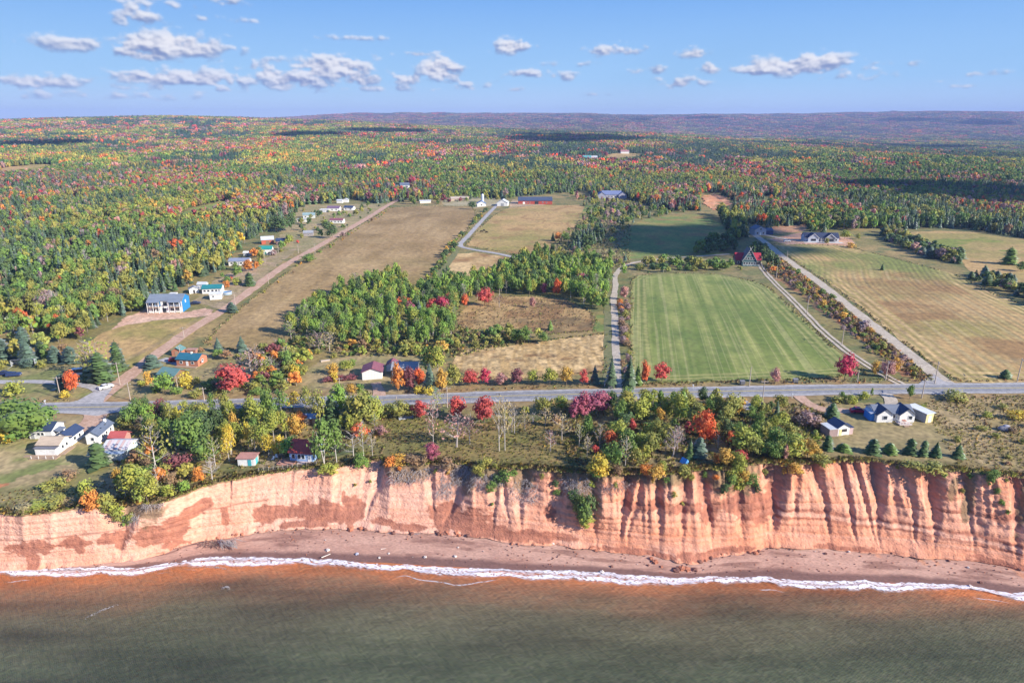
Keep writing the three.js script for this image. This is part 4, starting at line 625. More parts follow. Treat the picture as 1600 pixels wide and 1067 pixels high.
G([
  // left of the junction and round the white cottages
  ['big', 36, 684, 60, 86, 'green', 'huge round green tree beside the navy roofed white building'], ['shrub', 8, 692, 32, 34, 'yellow', 'bright yellow shrub at the foot of the huge green tree'], ['leafy', 30, 690, 24, 30, 'green'],
  ['maple', 114, 613, 33, 24, 'orange red', 'flame orange maple at the lawn edge left of the dirt road'], ['pine', 97, 608, 24, 24, 'blue green'], ['shrub', 101, 622, 12, 13, 'yellow'], ['shrub', 21, 617, 20, 34, 'yellow green', 'wide yellow green bush beside the far left lane'],
  ['spruce', 43, 568, 42, 32, 'blue green'], ['pine', 86, 566, 26, 22, 'blue green'], ['pine', 110, 567, 26, 26, 'blue green'], ['pine', 5, 562, 34, 30, 'blue green'], ['shrub', 40, 574, 12, 18, 'blue green'], ['shrub', 65, 574, 12, 16, 'olive'],
  ['bare', 148, 592, 62, 46, 'yellow green'], ['bare', 138, 588, 46, 30, 'straw'], ['pine', 158, 596, 46, 42, 'dark green'], ['pine', 185, 578, 44, 30, 'dark green'], ['pine', 140, 595, 22, 26, 'dark green'], ['pine', 237, 574, 20, 30, 'blue green'],
  ['leafy', 258, 615, 30, 32, 'bright green'], ['shrub', 291, 606, 24, 26, 'yellow'], ['shrub', 232, 599, 18, 14, 'golden'], ['shrub', 220, 603, 9, 12, 'yellow green'], ['shrub', 243, 613, 10, 14, 'green'], ['shrub', 275, 616, 12, 18, 'green'],
  ['maple', 364, 614, 42, 52, 'red', 'great round red maple standing alone by the highway shrubs'], ['bare', 393, 590, 44, 44, 'mauve'], ['bare', 402, 580, 40, 30, 'brown'],
  ['leafy', 208, 664, 34, 32, 'green'], ['leafy', 230, 664, 32, 28, 'bright green'], ['leafy', 251, 656, 30, 30, 'maroon'], ['shrub', 222, 640, 13, 18, 'orange'], ['shrub', 268, 657, 14, 24, 'yellow green'], ['bare', 222, 672, 22, 26, 'brown'], ['shrub', 195, 667, 18, 22, 'olive'],
  ['pine', 154, 728, 36, 38, 'dark green', 'dark green pine beside the metal roofed cabin'], ['shrub', 134, 778, 28, 28, 'yellow green', 'round yellow green bush alone on the grass near the cliff'],
  ['thin', 244, 738, 74, 48, 'olive'], ['dead', 247, 764, 36, 22, 'olive'], ['dead', 196, 776, 26, 18, 'olive'], ['leafy', 212, 778, 50, 46, 'yellow green'], ['leafy', 230, 786, 40, 38, 'yellow green'], ['shrub', 190, 796, 28, 26, 'orange'], ['shrub', 184, 752, 20, 16, 'golden'], ['shrub', 207, 792, 20, 26, 'olive'], ['shrub', 222, 802, 18, 22, 'yellow green'],
  ['shrub', 279, 738, 26, 34, 'maroon'], ['shrub', 258, 748, 22, 26, 'olive'], ['shrub', 287, 766, 14, 22, 'bright green'], ['shrub', 262, 776, 18, 20, 'yellow green'], ['shrub', 310, 752, 22, 18, 'orange'], ['shrub', 270, 762, 22, 22, 'brown'],
  ['leafy', 300, 712, 60, 48, 'green'], ['leafy', 318, 700, 54, 42, 'dark green'], ['leafy', 338, 676, 40, 36, 'dark green'], ['birch', 292, 690, 46, 34, 'green'], ['dead', 331, 750, 32, 30, 'olive'], ['thin', 336, 728, 44, 24, 'olive'], ['leafy', 322, 726, 40, 34, 'green'],
  ['shrub', 80, 788, 9, 34, 'olive'], ['shrub', 60, 793, 8, 34, 'yellow green'], ['shrub', 38, 797, 8, 30, 'straw'], ['shrub', 92, 782, 9, 20, 'olive'], ['shrub', 105, 748, 12, 28, 'brown'], ['shrub', 82, 764, 14, 30, 'olive'],
  // round the red roofed cottage
  ['birch', 412, 706, 44, 26, 'yellow green'], ['birch', 428, 690, 48, 26, 'yellow green'], ['birch', 446, 684, 40, 22, 'yellow green'], ['maple', 463, 682, 32, 26, 'golden', 'golden orange maple left of the small blue roofed cabin'], ['leafy', 452, 712, 26, 34, 'bright green'], ['shrub', 436, 708, 24, 20, 'yellow'], ['birch', 420, 714, 36, 22, 'yellow'],
  ['birch', 508, 732, 76, 40, 'green'], ['birch', 526, 724, 66, 34, 'green'], ['leafy', 496, 722, 40, 22, 'green'], ['pine', 520, 664, 40, 36, 'dark green'], ['leafy', 530, 652, 48, 34, 'bright green', 'tall bright green tree rising over the highway beside the golden shrub'], ['leafy', 570, 668, 52, 46, 'olive'], ['leafy', 555, 664, 44, 30, 'olive'], ['leafy', 585, 664, 40, 30, 'yellow green'], ['birch', 500, 668, 56, 30, 'olive'],
  ['dead', 552, 714, 38, 32, 'red'], ['maple', 563, 683, 20, 28, 'orange red', 'orange red treetop over white forked stems at the cliff edge'], ['dead', 582, 714, 44, 18, 'olive'], ['thin', 568, 712, 52, 22, 'yellow green'], ['leafy', 556, 726, 18, 22, 'green'], ['shrub', 512, 740, 16, 26, 'yellow green'], ['shrub', 560, 728, 12, 20, 'bright green'], ['shrub', 595, 678, 12, 18, 'pale pink'],
  ['birch', 480, 648, 44, 24, 'olive'], ['dead', 486, 650, 34, 20, 'olive'], ['birch', 440, 650, 40, 28, 'green'], ['birch', 460, 642, 30, 22, 'yellow'], ['leafy', 420, 660, 46, 30, 'green'], ['leafy', 400, 674, 46, 32, 'yellow green'], ['leafy', 470, 664, 22, 18, 'orange'],
  // the clearing above the cliff
  ['maple', 656, 654, 26, 26, 'red', 'round red maple at the highway, left of three on the sea side'], ['maple', 714, 652, 30, 26, 'red', 'red maple on a bare stem at the highway, middle of three'], ['maple', 757, 661, 40, 36, 'red', 'biggest red maple on the sea side of the highway'],
  ['thin', 677, 697, 66, 22, 'pale pink', 'tall white stemmed tree with few pink leaves in the clearing'], ['bare', 714, 699, 52, 46, 'pale pink', 'broad bare pinkish tree in the middle of the brown clearing'], ['bare', 734, 694, 42, 34, 'pale pink'], ['maple', 676, 720, 26, 24, 'magenta', 'magenta shrub like tree at the cliff edge of the clearing'], ['thin', 780, 705, 82, 24, 'straw', 'tallest white birch of the clearing, left stem of two'], ['thin', 789, 704, 76, 22, 'straw', 'tall white birch of the clearing, right stem of two'],
  ['shrub', 610, 728, 14, 20, 'orange'], ['shrub', 626, 724, 14, 26, 'golden'], ['shrub', 644, 724, 12, 26, 'brown'], ['shrub', 662, 724, 12, 20, 'brown'], ['shrub', 700, 730, 12, 26, 'brown'], ['shrub', 745, 738, 14, 20, 'olive'],
  ['thin', 684, 650, 40, 24, 'yellow green'], ['leafy', 625, 654, 26, 34, 'olive'], ['shrub', 605, 650, 18, 24, 'olive'], ['shrub', 640, 648, 14, 20, 'olive'], ['bare', 800, 676, 46, 20, 'straw'], ['leafy', 848, 648, 26, 28, 'olive'], ['leafy', 877, 642, 22, 28, 'yellow green'], ['bare', 852, 665, 28, 26, 'straw'], ['thin', 860, 705, 32, 20, 'pale pink'], ['bare', 878, 687, 40, 34, 'straw'], ['bare', 820, 672, 30, 20, 'straw'], ['dead', 804, 678, 40, 18, 'straw'],
  // highway side on the land side
  ['shrub', 520, 584, 16, 16, 'golden'], ['shrub', 524, 596, 14, 12, 'yellow'], ['leafy', 541, 579, 16, 22, 'yellow green'], ['shrub', 551, 572, 12, 10, 'green'], ['shrub', 515, 596, 8, 18, 'maroon'], ['shrub', 532, 594, 8, 18, 'maroon'], ['shrub', 548, 593, 8, 18, 'maroon'], ['maple', 549, 617, 18, 17, 'golden', 'small golden shrub like tree over the highway edge'], ['shrub', 562, 614, 14, 14, 'green'],
  ['maple', 622, 612, 42, 24, 'orange', 'orange maple left of the two before the grey blue house'], ['maple', 640, 610, 34, 20, 'maroon', 'dark red maple before the grey blue house'], ['maple', 655, 604, 28, 16, 'orange red'], ['spruce', 672, 612, 42, 26, 'blue green', 'blue green spruce beside the maples of the grey blue house'], ['birch', 684, 592, 52, 36, 'yellow green', 'tall yellow green tree right of the grey blue house'], ['birch', 668, 588, 46, 28, 'green'], ['maple', 690, 612, 34, 20, 'golden'], ['leafy', 709, 606, 34, 26, 'olive'], ['shrub', 655, 615, 11, 16, 'yellow'], ['shrub', 671, 616, 12, 18, 'yellow'], ['leafy', 680, 570, 24, 20, 'golden'],
  ['maple', 735, 603, 24, 22, 'red'], ['maple', 758, 600, 24, 18, 'crimson'], ['maple', 783, 602, 18, 18, 'pale pink'], ['maple', 808, 602, 26, 22, 'maroon'], ['leafy', 832, 600, 22, 16, 'yellow green'], ['leafy', 859, 602, 26, 22, 'yellow green'], ['leafy', 885, 602, 28, 18, 'golden'], ['maple', 912, 602, 24, 15, 'red'], ['spruce', 929, 600, 28, 16, 'blue green'], ['spruce', 955, 604, 44, 24, 'spruce green', 'big dark spruce on the left of the middle lane mouth'], ['spruce', 983, 605, 46, 26, 'spruce green', 'big dark spruce on the right of the middle lane mouth'], ['spruce', 996, 601, 30, 16, 'green'], ['maple', 1007, 601, 36, 15, 'orange red', 'slim red and green maple right of the lane mouth spruces'], ['maple', 1034, 596, 28, 24, 'red', 'round red maple at the near edge of the mown field'],
  // woods above the cliff
  ['maple', 899, 655, 32, 22, 'magenta'], ['maple', 913, 653, 38, 24, 'magenta'], ['maple', 935, 648, 36, 36, 'magenta', 'widest magenta maple beside the highway'], ['dead', 899, 654, 20, 12, 'olive'],
  ['thin', 905, 698, 36, 18, 'olive'], ['thin', 937, 702, 40, 22, 'brown'], ['maple', 955, 702, 28, 24, 'orange red'], ['maple', 930, 708, 12, 12, 'red'], ['maple', 987, 680, 24, 12, 'red'], ['thin', 977, 728, 42, 26, 'straw'], ['bare', 917, 715, 34, 18, 'straw'], ['leafy', 930, 750, 36, 38, 'yellow', 'yellow and green tree leaning over the cliff edge'], ['leafy', 925, 748, 26, 20, 'bright green'], ['leafy', 1001, 704, 26, 26, 'yellow green'],
  ['bare', 1052, 714, 44, 34, 'mauve'], ['bare', 1058, 705, 40, 22, 'pale pink'], ['spruce', 1078, 716, 28, 20, 'dark green'], ['pine', 1092, 716, 32, 24, 'blue green'], ['maple', 1101, 692, 46, 34, 'orange red'], ['leafy', 1088, 672, 40, 30, 'olive'], ['leafy', 1015, 748, 22, 26, 'golden'], ['leafy', 1000, 746, 20, 20, 'orange'], ['shrub', 1035, 735, 14, 18, 'yellow green'], ['leafy', 1060, 748, 22, 26, 'olive'], ['maple', 1141, 694, 20, 13, 'orange red'], ['dead', 1122, 700, 22, 18, 'olive'], ['leafy', 1160, 708, 38, 38, 'yellow green'], ['leafy', 1175, 714, 32, 26, 'olive'], ['shrub', 1158, 716, 12, 20, 'red'], ['leafy', 1132, 728, 26, 26, 'golden'], ['leafy', 1140, 740, 32, 24, 'yellow green'], ['shrub', 1120, 722, 12, 14, 'orange'],
  ['spruce', 1066, 648, 40, 24, 'green'], ['leafy', 1060, 660, 44, 28, 'yellow green'], ['leafy', 1010, 640, 26, 22, 'yellow green'], ['leafy', 1120, 650, 32, 26, 'olive'], ['leafy', 1142, 656, 38, 28, 'olive'], ['leafy', 1155, 650, 28, 20, 'golden'], ['leafy', 978, 650, 40, 32, 'olive'], ['leafy', 1000, 660, 36, 28, 'yellow green'],
  // cliff face
  ['leafy', 905, 818, 40, 26, 'green', 'green bush clinging low on the cliff face'], ['shrub', 914, 812, 40, 20, 'dark green'], ['shrub', 910, 822, 20, 22, 'yellow green'],
  // right hand house
  ['maple', 1320, 594, 40, 29, 'crimson', 'brilliant red maple standing alone beside the highway'], ['maple', 1211, 600, 24, 13, 'pale pink'], ['leafy', 1367, 588, 24, 13, 'golden'], ['maple', 1388, 590, 26, 20, 'pale pink'], ['leafy', 1398, 585, 26, 18, 'golden'], ['pine', 1300, 653, 23, 25, 'dark green', 'dark pine beside the curved drive'], ['shrub', 1317, 624, 12, 11, 'green'], ['shrub', 1331, 630, 12, 18, 'yellow green'], ['shrub', 1350, 624, 12, 14, 'yellow green'], ['leafy', 1362, 620, 14, 6, 'green'], ['leafy', 1422, 624, 22, 10, 'green', 'slim upright green tree behind the twin gabled white house'], ['shrub', 1310, 628, 8, 24, 'olive'], ['shrub', 1440, 644, 12, 12, 'yellow green'],
  ['pine', 1293, 703, 23, 20, 'dark green'], ['pine', 1318, 705, 12, 22, 'green'], ['pine', 1364, 708, 22, 25, 'dark green'], ['pine', 1391, 708, 15, 24, 'green'], ['pine', 1422, 710, 25, 21, 'dark green'], ['pine', 1443, 712, 24, 20, 'dark green'], ['spruce', 1462, 714, 23, 20, 'dark green'], ['spruce', 1497, 715, 22, 20, 'dark green'],
  ['shrub', 1245, 658, 20, 30, 'brown'], ['shrub', 1262, 664, 22, 34, 'mauve'], ['shrub', 1276, 668, 18, 22, 'brown'], ['bare', 1250, 668, 20, 22, 'mauve'], ['maple', 1227, 720, 24, 10, 'pale pink'], ['leafy', 1221, 668, 26, 28, 'yellow green'], ['leafy', 1240, 714, 34, 38, 'yellow green'], ['leafy', 1262, 716, 28, 32, 'golden'], ['leafy', 1210, 705, 36, 34, 'green'], ['leafy', 1225, 742, 20, 24, 'golden'], ['shrub', 1270, 726, 16, 26, 'olive'], ['leafy', 1218, 640, 22, 22, 'olive'], ['shrub', 1494, 624, 12, 36, 'olive'], ['shrub', 1590, 655, 14, 24, 'yellow'], ['shrub', 1500, 745, 12, 16, 'green'], ['shrub', 1460, 735, 12, 40, 'olive'], ['shrub', 1430, 732, 10, 30, 'olive'],
  // fields and back country
  ['pine', 1571, 591, 14, 18, 'dark green'], ['pine', 1577, 413, 26, 24, 'green', 'lone spreading pine on the far olive field'], ['leafy', 1598, 424, 16, 18, 'green'], ['spruce', 1379, 422, 10, 9, 'dark green', 'tiny lone spruce in the middle of the stubble field'], ['leafy', 1320, 374, 14, 15, 'yellow green'], ['leafy', 1341, 374, 9, 8, 'olive'], ['shrub', 1292, 380, 8, 8, 'olive'], ['shrub', 1330, 387, 8, 12, 'golden'], ['maple', 832, 481, 16, 9, 'pale pink'], ['spruce', 860, 516, 16, 10, 'green'], ['leafy', 849, 536, 16, 20, 'green'], ['leafy', 820, 537, 26, 20, 'green'], ['leafy', 806, 535, 20, 22, 'green'],
  ['maple', 677, 490, 22, 20, 'red'], ['maple', 692, 491, 26, 24, 'crimson', 'crimson maple at the edge of the central woods, largest of its cluster'], ['maple', 662, 496, 12, 14, 'crimson'], ['maple', 702, 478, 20, 16, 'red'], ['maple', 726, 480, 20, 14, 'orange red'], ['maple', 757, 477, 26, 24, 'red', 'rounded red maple overlooking the brown meadow'], ['maple', 642, 500, 28, 16, 'magenta'], ['maple', 630, 482, 18, 22, 'orange red'], ['spruce', 655, 497, 28, 16, 'blue green'], ['maple', 908, 448, 20, 24, 'magenta', 'purple red maple in the woods beside the middle lane'], ['maple', 870, 463, 26, 12, 'orange red'], ['maple', 850, 461, 18, 10, 'magenta'], ['maple', 975, 468, 20, 14, 'pale pink'], ['bare', 780, 480, 20, 20, 'brown'], ['bare', 498, 548, 30, 28, 'mauve'], ['bare', 515, 550, 32, 26, 'straw'],
  ['maple', 645, 292, 15, 14, 'crimson', 'vivid crimson maple beside the far white house'], ['maple', 388, 424, 18, 18, 'orange'], ['pine', 390, 446, 20, 20, 'dark green'], ['pine', 362, 488, 16, 18, 'blue green'], ['spruce', 378, 550, 24, 18, 'blue green'], ['spruce', 341, 550, 22, 16, 'blue green'], ['maple', 92, 518, 26, 30, 'orange red'], ['pine', 96, 520, 22, 22, 'blue green'], ['leafy', 483, 411, 14, 18, 'green'], ['leafy', 519, 372, 20, 20, 'dark green'], ['leafy', 443, 362, 22, 26, 'dark green'], ['leafy', 432, 362, 26, 20, 'dark green'], ['leafy', 456, 360, 26, 18, 'dark green'], ['leafy', 738, 327, 12, 12, 'dark green'], ['leafy', 872, 377, 14, 12, 'orange'], ['spruce', 864, 377, 14, 8, 'spruce green'], ['leafy', 884, 378, 14, 14, 'green'],
]);

// woods and hedges: each with its outline, spacing and what grows there
const stands = [
  { p: [[452, 530], [470, 492], [530, 458], [590, 444], [622, 432], [650, 468], [690, 436], [730, 446], [790, 424], [835, 398], [870, 404], [930, 412], [975, 432], [955, 456], [953, 486], [925, 486], [885, 462], [800, 461], [755, 462], [712, 490], [716, 516], [690, 540], [600, 545], [530, 540]], d: 3.8, mix: { birch: 6, leafy: 3, spruce: 0.6, bare: 0.9 }, cols: { green: 5, 'bright green': 5, olive: 2, 'yellow green': 1.2, 'dark green': 2 }, h: [5, 9.6], w: 0.5 },
  { p: [[530, 540], [600, 545], [690, 540], [716, 516], [790, 516], [830, 522], [850, 534], [720, 546], [690, 566], [600, 556], [490, 560], [430, 550], [455, 530]], d: 3.6, mix: { leafy: 4, shrub: 5, bare: 0.6, birch: 1 }, cols: { olive: 5, green: 3, 'yellow green': 1, golden: 0.4, brown: 0.5 }, h: [1.8, 4.4], w: 0.95 },
  { p: [[398, 560], [420, 545], [490, 560], [478, 580], [470, 598], [450, 618], [410, 622], [395, 600]], d: 3.4, mix: { leafy: 4, shrub: 3, bare: 1 }, cols: { olive: 3, 'yellow green': 2, green: 2, yellow: 0.6, orange: 0.5, maroon: 0.4 }, h: [3, 6.5], w: 0.9 },
  { p: [[300, 600], [340, 590], [395, 605], [410, 622], [300, 628]], d: 3.4, mix: { shrub: 1 }, cols: { olive: 4, green: 2, brown: 1 }, h: [1.6, 3.2], w: 1.4 },
  { p: [[190, 648], [280, 640], [330, 632], [470, 628], [600, 632], [604, 650], [590, 672], [540, 690], [505, 668], [470, 650], [440, 672], [405, 690], [380, 706], [350, 716], [300, 725], [268, 715], [258, 690], [225, 690], [215, 676]], d: 4.0, mix: { birch: 5, leafy: 4, shrub: 1, thin: 0.7 }, cols: { olive: 4, 'yellow green': 4, green: 5, yellow: 0.8, 'dark green': 1.5, golden: 0.4 }, h: [4.2, 8.2], w: 0.52 },
  { p: [[345, 690], [405, 690], [400, 722], [372, 712], [350, 735]], d: 3.2, mix: { birch: 1 }, cols: { 'yellow green': 3, yellow: 1, olive: 1 }, h: [6.5, 9.5], w: 0.34 },
  { p: [[225, 690], [268, 720], [300, 750], [290, 765], [246, 790], [190, 790], [180, 760], [190, 735]], d: 3.3, mix: { leafy: 3, shrub: 4 }, cols: { olive: 3, 'yellow green': 3, green: 1, brown: 1, golden: 0.6, orange: 0.4 }, h: [2.2, 5], w: 0.95 },
  { p: [[935, 640], [975, 632], [1060, 628], [1140, 630], [1200, 640], [1235, 648], [1215, 700], [1190, 700], [1140, 690], [1110, 680], [1060, 690], [1040, 716], [985, 735], [950, 735], [925, 710], [900, 690], [905, 665]], d: 3.9, mix: { leafy: 6, birch: 3, shrub: 2, spruce: 0.5, thin: 0.5 }, cols: { olive: 5, green: 4, 'yellow green': 3, 'dark green': 2, brown: 0.5, golden: 0.3, red: 0.25 }, h: [3, 7.2], w: 0.6 },
  { p: [[1120, 700], [1160, 690], [1250, 680], [1290, 700], [1280, 724], [1225, 728], [1140, 735], [1115, 725]], d: 3.6, mix: { leafy: 4, shrub: 3, bare: 0.4 }, cols: { olive: 3, 'yellow green': 3, green: 2, golden: 0.8, brown: 0.6 }, h: [2, 5], w: 0.85 },
  { p: [[600, 640], [800, 634], [900, 630], [905, 655], [890, 700], [850, 680], [700, 668], [610, 665]], d: 7.5, mix: { shrub: 5, leafy: 1, bare: 1 }, cols: { olive: 4, brown: 2, straw: 1, 'yellow green': 0.8 }, h: [1.5, 4], w: 1.0 },
  { p: [[605, 722], [740, 728], [900, 735], [1000, 740], [1110, 732], [1225, 726], [1225, 732], [1110, 740], [1000, 752], [890, 744], [740, 738], [610, 730]], d: 2.8, mix: { shrub: 1 }, cols: { brown: 3, olive: 4, golden: 0.7, orange: 0.5, 'yellow green': 1 }, h: [1, 2.4], w: 1.3 },
  { p: [[1200, 418], [1250, 458], [1300, 500], [1350, 543], [1410, 588], [1440, 590], [1395, 545], [1320, 484], [1265, 440], [1215, 405]], d: 3.0, mix: { shrub: 6, leafy: 1 }, cols: { olive: 4, mauve: 2.5, brown: 2, golden: 1, orange: 0.5, green: 1 }, h: [1.6, 3.6], w: 1.15 },
  { p: [[1385, 362], [1420, 372], [1465, 388], [1502, 404], [1502, 414], [1455, 404], [1410, 388], [1375, 372]], d: 4.2, mix: { leafy: 3, shrub: 2, pine: 2 }, cols: { 'dark green': 4, olive: 3, mauve: 1, 'yellow green': 0.6 }, h: [3.5, 7], w: 0.95 },
  { p: [[1520, 426], [1560, 434], [1620, 455], [1700, 490], [1700, 506], [1600, 468], [1550, 452], [1515, 436]], d: 4.2, mix: { leafy: 3, shrub: 2, pine: 1.5 }, cols: { 'dark green': 4, olive: 3, mauve: 1, brown: 1 }, h: [3.5, 6.5], w: 0.95 },
  { p: [[752, 334], [760, 330], [745, 352], [722, 378], [704, 400], [684, 428], [668, 440], [678, 418], [700, 388], [730, 358]], d: 3.6, mix: { shrub: 3, leafy: 2 }, cols: { 'dark green': 3, green: 2, olive: 1.5, golden: 0.5 }, h: [2, 4.5], w: 1.0 },
  { p: [[845, 400], [870, 372], [905, 350], [925, 330], [960, 318], [990, 318], [1000, 332], [975, 352], [965, 392], [985, 408], [960, 425], [900, 405]], d: 11, mix: { leafy: 3, spruce: 2, shrub: 6, bare: 1 }, cols: { green: 3, olive: 3, 'dark green': 2, mauve: 1, 'yellow green': 1, 'pale pink': 0.6, golden: 0.5 }, h: [2.2, 7], w: 0.75 },
  { p: [[885, 300], [930, 312], [990, 316], [1040, 328], [1092, 332], [1060, 334], [1010, 342], [985, 350], [940, 345], [905, 345], [925, 330]], d: 8, mix: { leafy: 4, spruce: 2, shrub: 5, bare: 1 }, cols: { green: 3, olive: 4, 'dark green': 2, maroon: 0.6, 'yellow green': 1, mauve: 0.8, 'pale pink': 0.6 }, h: [3, 9], w: 0.7 },
  { p: [[895, 392], [930, 388], [945, 374], [935, 362], [905, 372]], d: 5, mix: { spruce: 4, leafy: 1 }, cols: { 'blue green': 2, 'dark green': 2, 'spruce green': 2 }, h: [7, 11], w: 0.5 },
  { p: [[985, 418], [1050, 408], [1110, 408], [1150, 412], [1170, 424], [1090, 424], [1000, 428]], d: 5.2, mix: { leafy: 3, shrub: 3 }, cols: { green: 3, olive: 2, 'dark green': 2 }, h: [2.5, 6.5], w: 0.9 },
  { p: [[1085, 388], [1110, 380], [1142, 372], [1150, 392], [1120, 398], [1085, 398]], d: 5, mix: { leafy: 3, spruce: 2 }, cols: { 'dark green': 3, green: 2 }, h: [5, 9], w: 0.7 },
  { p: [[1120, 334], [1150, 340], [1170, 352], [1170, 372], [1148, 378], [1130, 352]], d: 5, mix: { leafy: 3, spruce: 2 }, cols: { olive: 3, 'yellow green': 2, 'dark green': 2 }, h: [7, 11], w: 0.6 },
  { p: [[1180, 390], [1200, 400], [1215, 420], [1195, 420], [1175, 405]], d: 4.5, mix: { leafy: 3, spruce: 1 }, cols: { 'dark green': 3, green: 2 }, h: [5, 8], w: 0.7 },
  { p: [[300, 462], [345, 428], [390, 408], [450, 372], [470, 378], [430, 410], [400, 432], [370, 455], [330, 475]], d: 8.5, mix: { leafy: 4, shrub: 4, bare: 1 }, cols: { green: 2, olive: 3, orange: 0.8, red: 0.8, 'yellow green': 1.5, mauve: 0.6 }, h: [3, 7], w: 0.85 },
  { p: [[445, 345], [470, 330], [560, 322], [600, 322], [560, 345], [500, 375], [470, 372]], d: 13, mix: { leafy: 3, shrub: 3 }, cols: { green: 3, olive: 2, 'dark green': 2 }, h: [3, 7], w: 0.85 },
  { p: [[318, 530], [345, 506], [390, 470], [440, 432], [485, 400], [540, 365], [610, 322], [618, 324], [545, 370], [488, 406], [440, 440], [395, 476], [350, 512], [325, 536]], d: 6.5, mix: { shrub: 5, leafy: 1 }, cols: { green: 2, olive: 3, golden: 0.8, brown: 1, mauve: 0.5 }, h: [1.5, 3.6], w: 1.1 },
  { p: [[-40, 545], [30, 520], [85, 545], [110, 552], [200, 575], [190, 592], [130, 575], [60, 575], [-40, 585]], d: 7, mix: { pine: 1.4, leafy: 3, shrub: 4, spruce: 0.5 }, cols: { olive: 4, green: 2, brown: 0.7 }, h: [3, 7], w: 0.8 },
  { p: [[300, 545], [420, 555], [410, 570], [330, 560]], d: 5, mix: { shrub: 4, leafy: 2 }, cols: { olive: 3, green: 1, golden: 0.6, brown: 1 }, h: [2, 4], w: 1.1 },
  { p: [[962, 470], [980, 470], [984, 520], [985, 600], [976, 600], [970, 540]], d: 3.4, mix: { shrub: 1 }, cols: { brown: 2, mauve: 2, olive: 2, orange: 0.7 }, h: [1.4, 3], w: 1.1 },
  { p: [[640, 308], [740, 302], [800, 306], [800, 312], [740, 314], [690, 318], [640, 320]], d: 9, mix: { leafy: 3, shrub: 2, spruce: 1 }, cols: { green: 2, olive: 2, maroon: 0.7, 'yellow green': 1, 'dark green': 1 }, h: [4, 9], w: 0.7 },
  { p: [[1440, 640], [1500, 618], [1750, 612], [1800, 770], [1600, 750], [1510, 740]], d: 9, mix: { shrub: 1 }, cols: { olive: 4, brown: 2, straw: 2, 'yellow green': 0.7 }, h: [0.8, 1.8], w: 1.5 },
  { p: [[-420, 620], [-40, 600], [-40, 690], [-60, 800], [-420, 820]], d: 10, mix: { leafy: 3, shrub: 3, spruce: 1 }, cols: { green: 3, olive: 3, orange: 0.5 }, h: [3, 8], w: 0.8 },
  { p: [[1680, 540], [2050, 560], [2050, 760], [1820, 745], [1720, 640]], d: 12, mix: { leafy: 2, shrub: 3 }, cols: { green: 3, olive: 3, golden: 0.5 }, h: [2, 6], w: 0.9 },
];
function pick(weights, r) { let s = 0; for (const k in weights) s += weights[k]; s *= r(); for (const k in weights) if ((s -= weights[k]) <= 0) return k; return Object.keys(weights)[0]; }
const CONIFER = { spruce: { 'spruce green': 3, 'dark green': 2, 'blue green': 1 }, pine: { 'dark green': 3, 'blue green': 2 } };
const keepOff = [];                                           // buildings and cars: [x, z, radius]
const drives = Object.values(driveways);
function clear(x, z, m) {
  if (distLine(highway, x, z) < 6.5 + m || distLine(dirtRoad, x, z) < 4.5 + m || distLine(farmLane, x, z) < 2.4 + m || distLine(laneMid, x, z) < 1.9 + m || distLine(driveNear, x, z) < 2.0 + m || distLine(gravelRoad, x, z) < 3.0 + m) return false;
  for (const d of drives) if (distLine(d, x, z) < 2.2 + m) return false;
  for (const k of keepOff) if ((x - k[0]) ** 2 + (z - k[1]) ** 2 < (k[2] + m) ** 2) return false;
  return true;
}

// ---------------------------------------------------------------- buildings
const C = { white: [0.80, 0.79, 0.76], cream: [0.74, 0.70, 0.60], navy: [0.035, 0.06, 0.13], slate: [0.13, 0.16, 0.22], grey: [0.33, 0.34, 0.36], lightgrey: [0.55, 0.57, 0.60], maroon: [0.27, 0.095, 0.12], red: [0.42, 0.055, 0.045], teal: [0.02, 0.20, 0.22], tealgrey: [0.13, 0.27, 0.26], terracotta: [0.48, 0.20, 0.12], brown: [0.23, 0.135, 0.085], tan: [0.55, 0.43, 0.31], yellow: [0.78, 0.66, 0.33], blue: [0.075, 0.22, 0.50], paleblue: [0.42, 0.53, 0.70], tealblue: [0.02, 0.14, 0.21], black: [0.03, 0.03, 0.035], silver: [0.58, 0.585, 0.60], pink: [0.60, 0.45, 0.42], purple: [0.20, 0.12, 0.20], wood: [0.36, 0.25, 0.17], barn: [0.42, 0.075, 0.05] };
const pane = new THREE.MeshStandardMaterial({ color: new THREE.Color().setRGB(0.03, 0.04, 0.055), roughness: 0.12 });
const grime = texture(128, 128, (u, v) => { const k = 0.86 + 0.14 * clamp(0.6 + fbm(u * 7, v * 7, 4) * 1.6) - 0.1 * clamp(fbm(u * 22 + 5, v * 3, 3) * 2); return [k, k, k]; });
const worn = {}, wmat = (c, rough = 0.85) => worn[c.join() + rough] ??= new THREE.MeshStandardMaterial({ color: new THREE.Color().setRGB(...c), roughness: rough, map: grime });
const tone = (c) => Array.isArray(c) ? c : C[c];
function prism(pts, len) { const s = new THREE.Shape(pts.map(([a, b]) => new THREE.Vector2(a, b))); return new THREE.ExtrudeGeometry(s, { depth: len, bevelEnabled: false }).translate(0, 0, -len / 2); }
function block(w, d, h, rh, ridge, x, z, base = 0) {           // four walls with two gables
  const b = base ? base : -0.7;
  if (ridge === 'flat') return bx(w, h - b, d, x, (h + b) / 2, z);
  const W = ridge === 'x' ? d : w, L = ridge === 'x' ? w : d, g = prism([[-W / 2, b], [W / 2, b], [W / 2, h], [0, h + rh], [-W / 2, h]], L);
  if (ridge === 'x') g.rotateY(Math.PI / 2);
  return g.translate(x, 0, z);
}
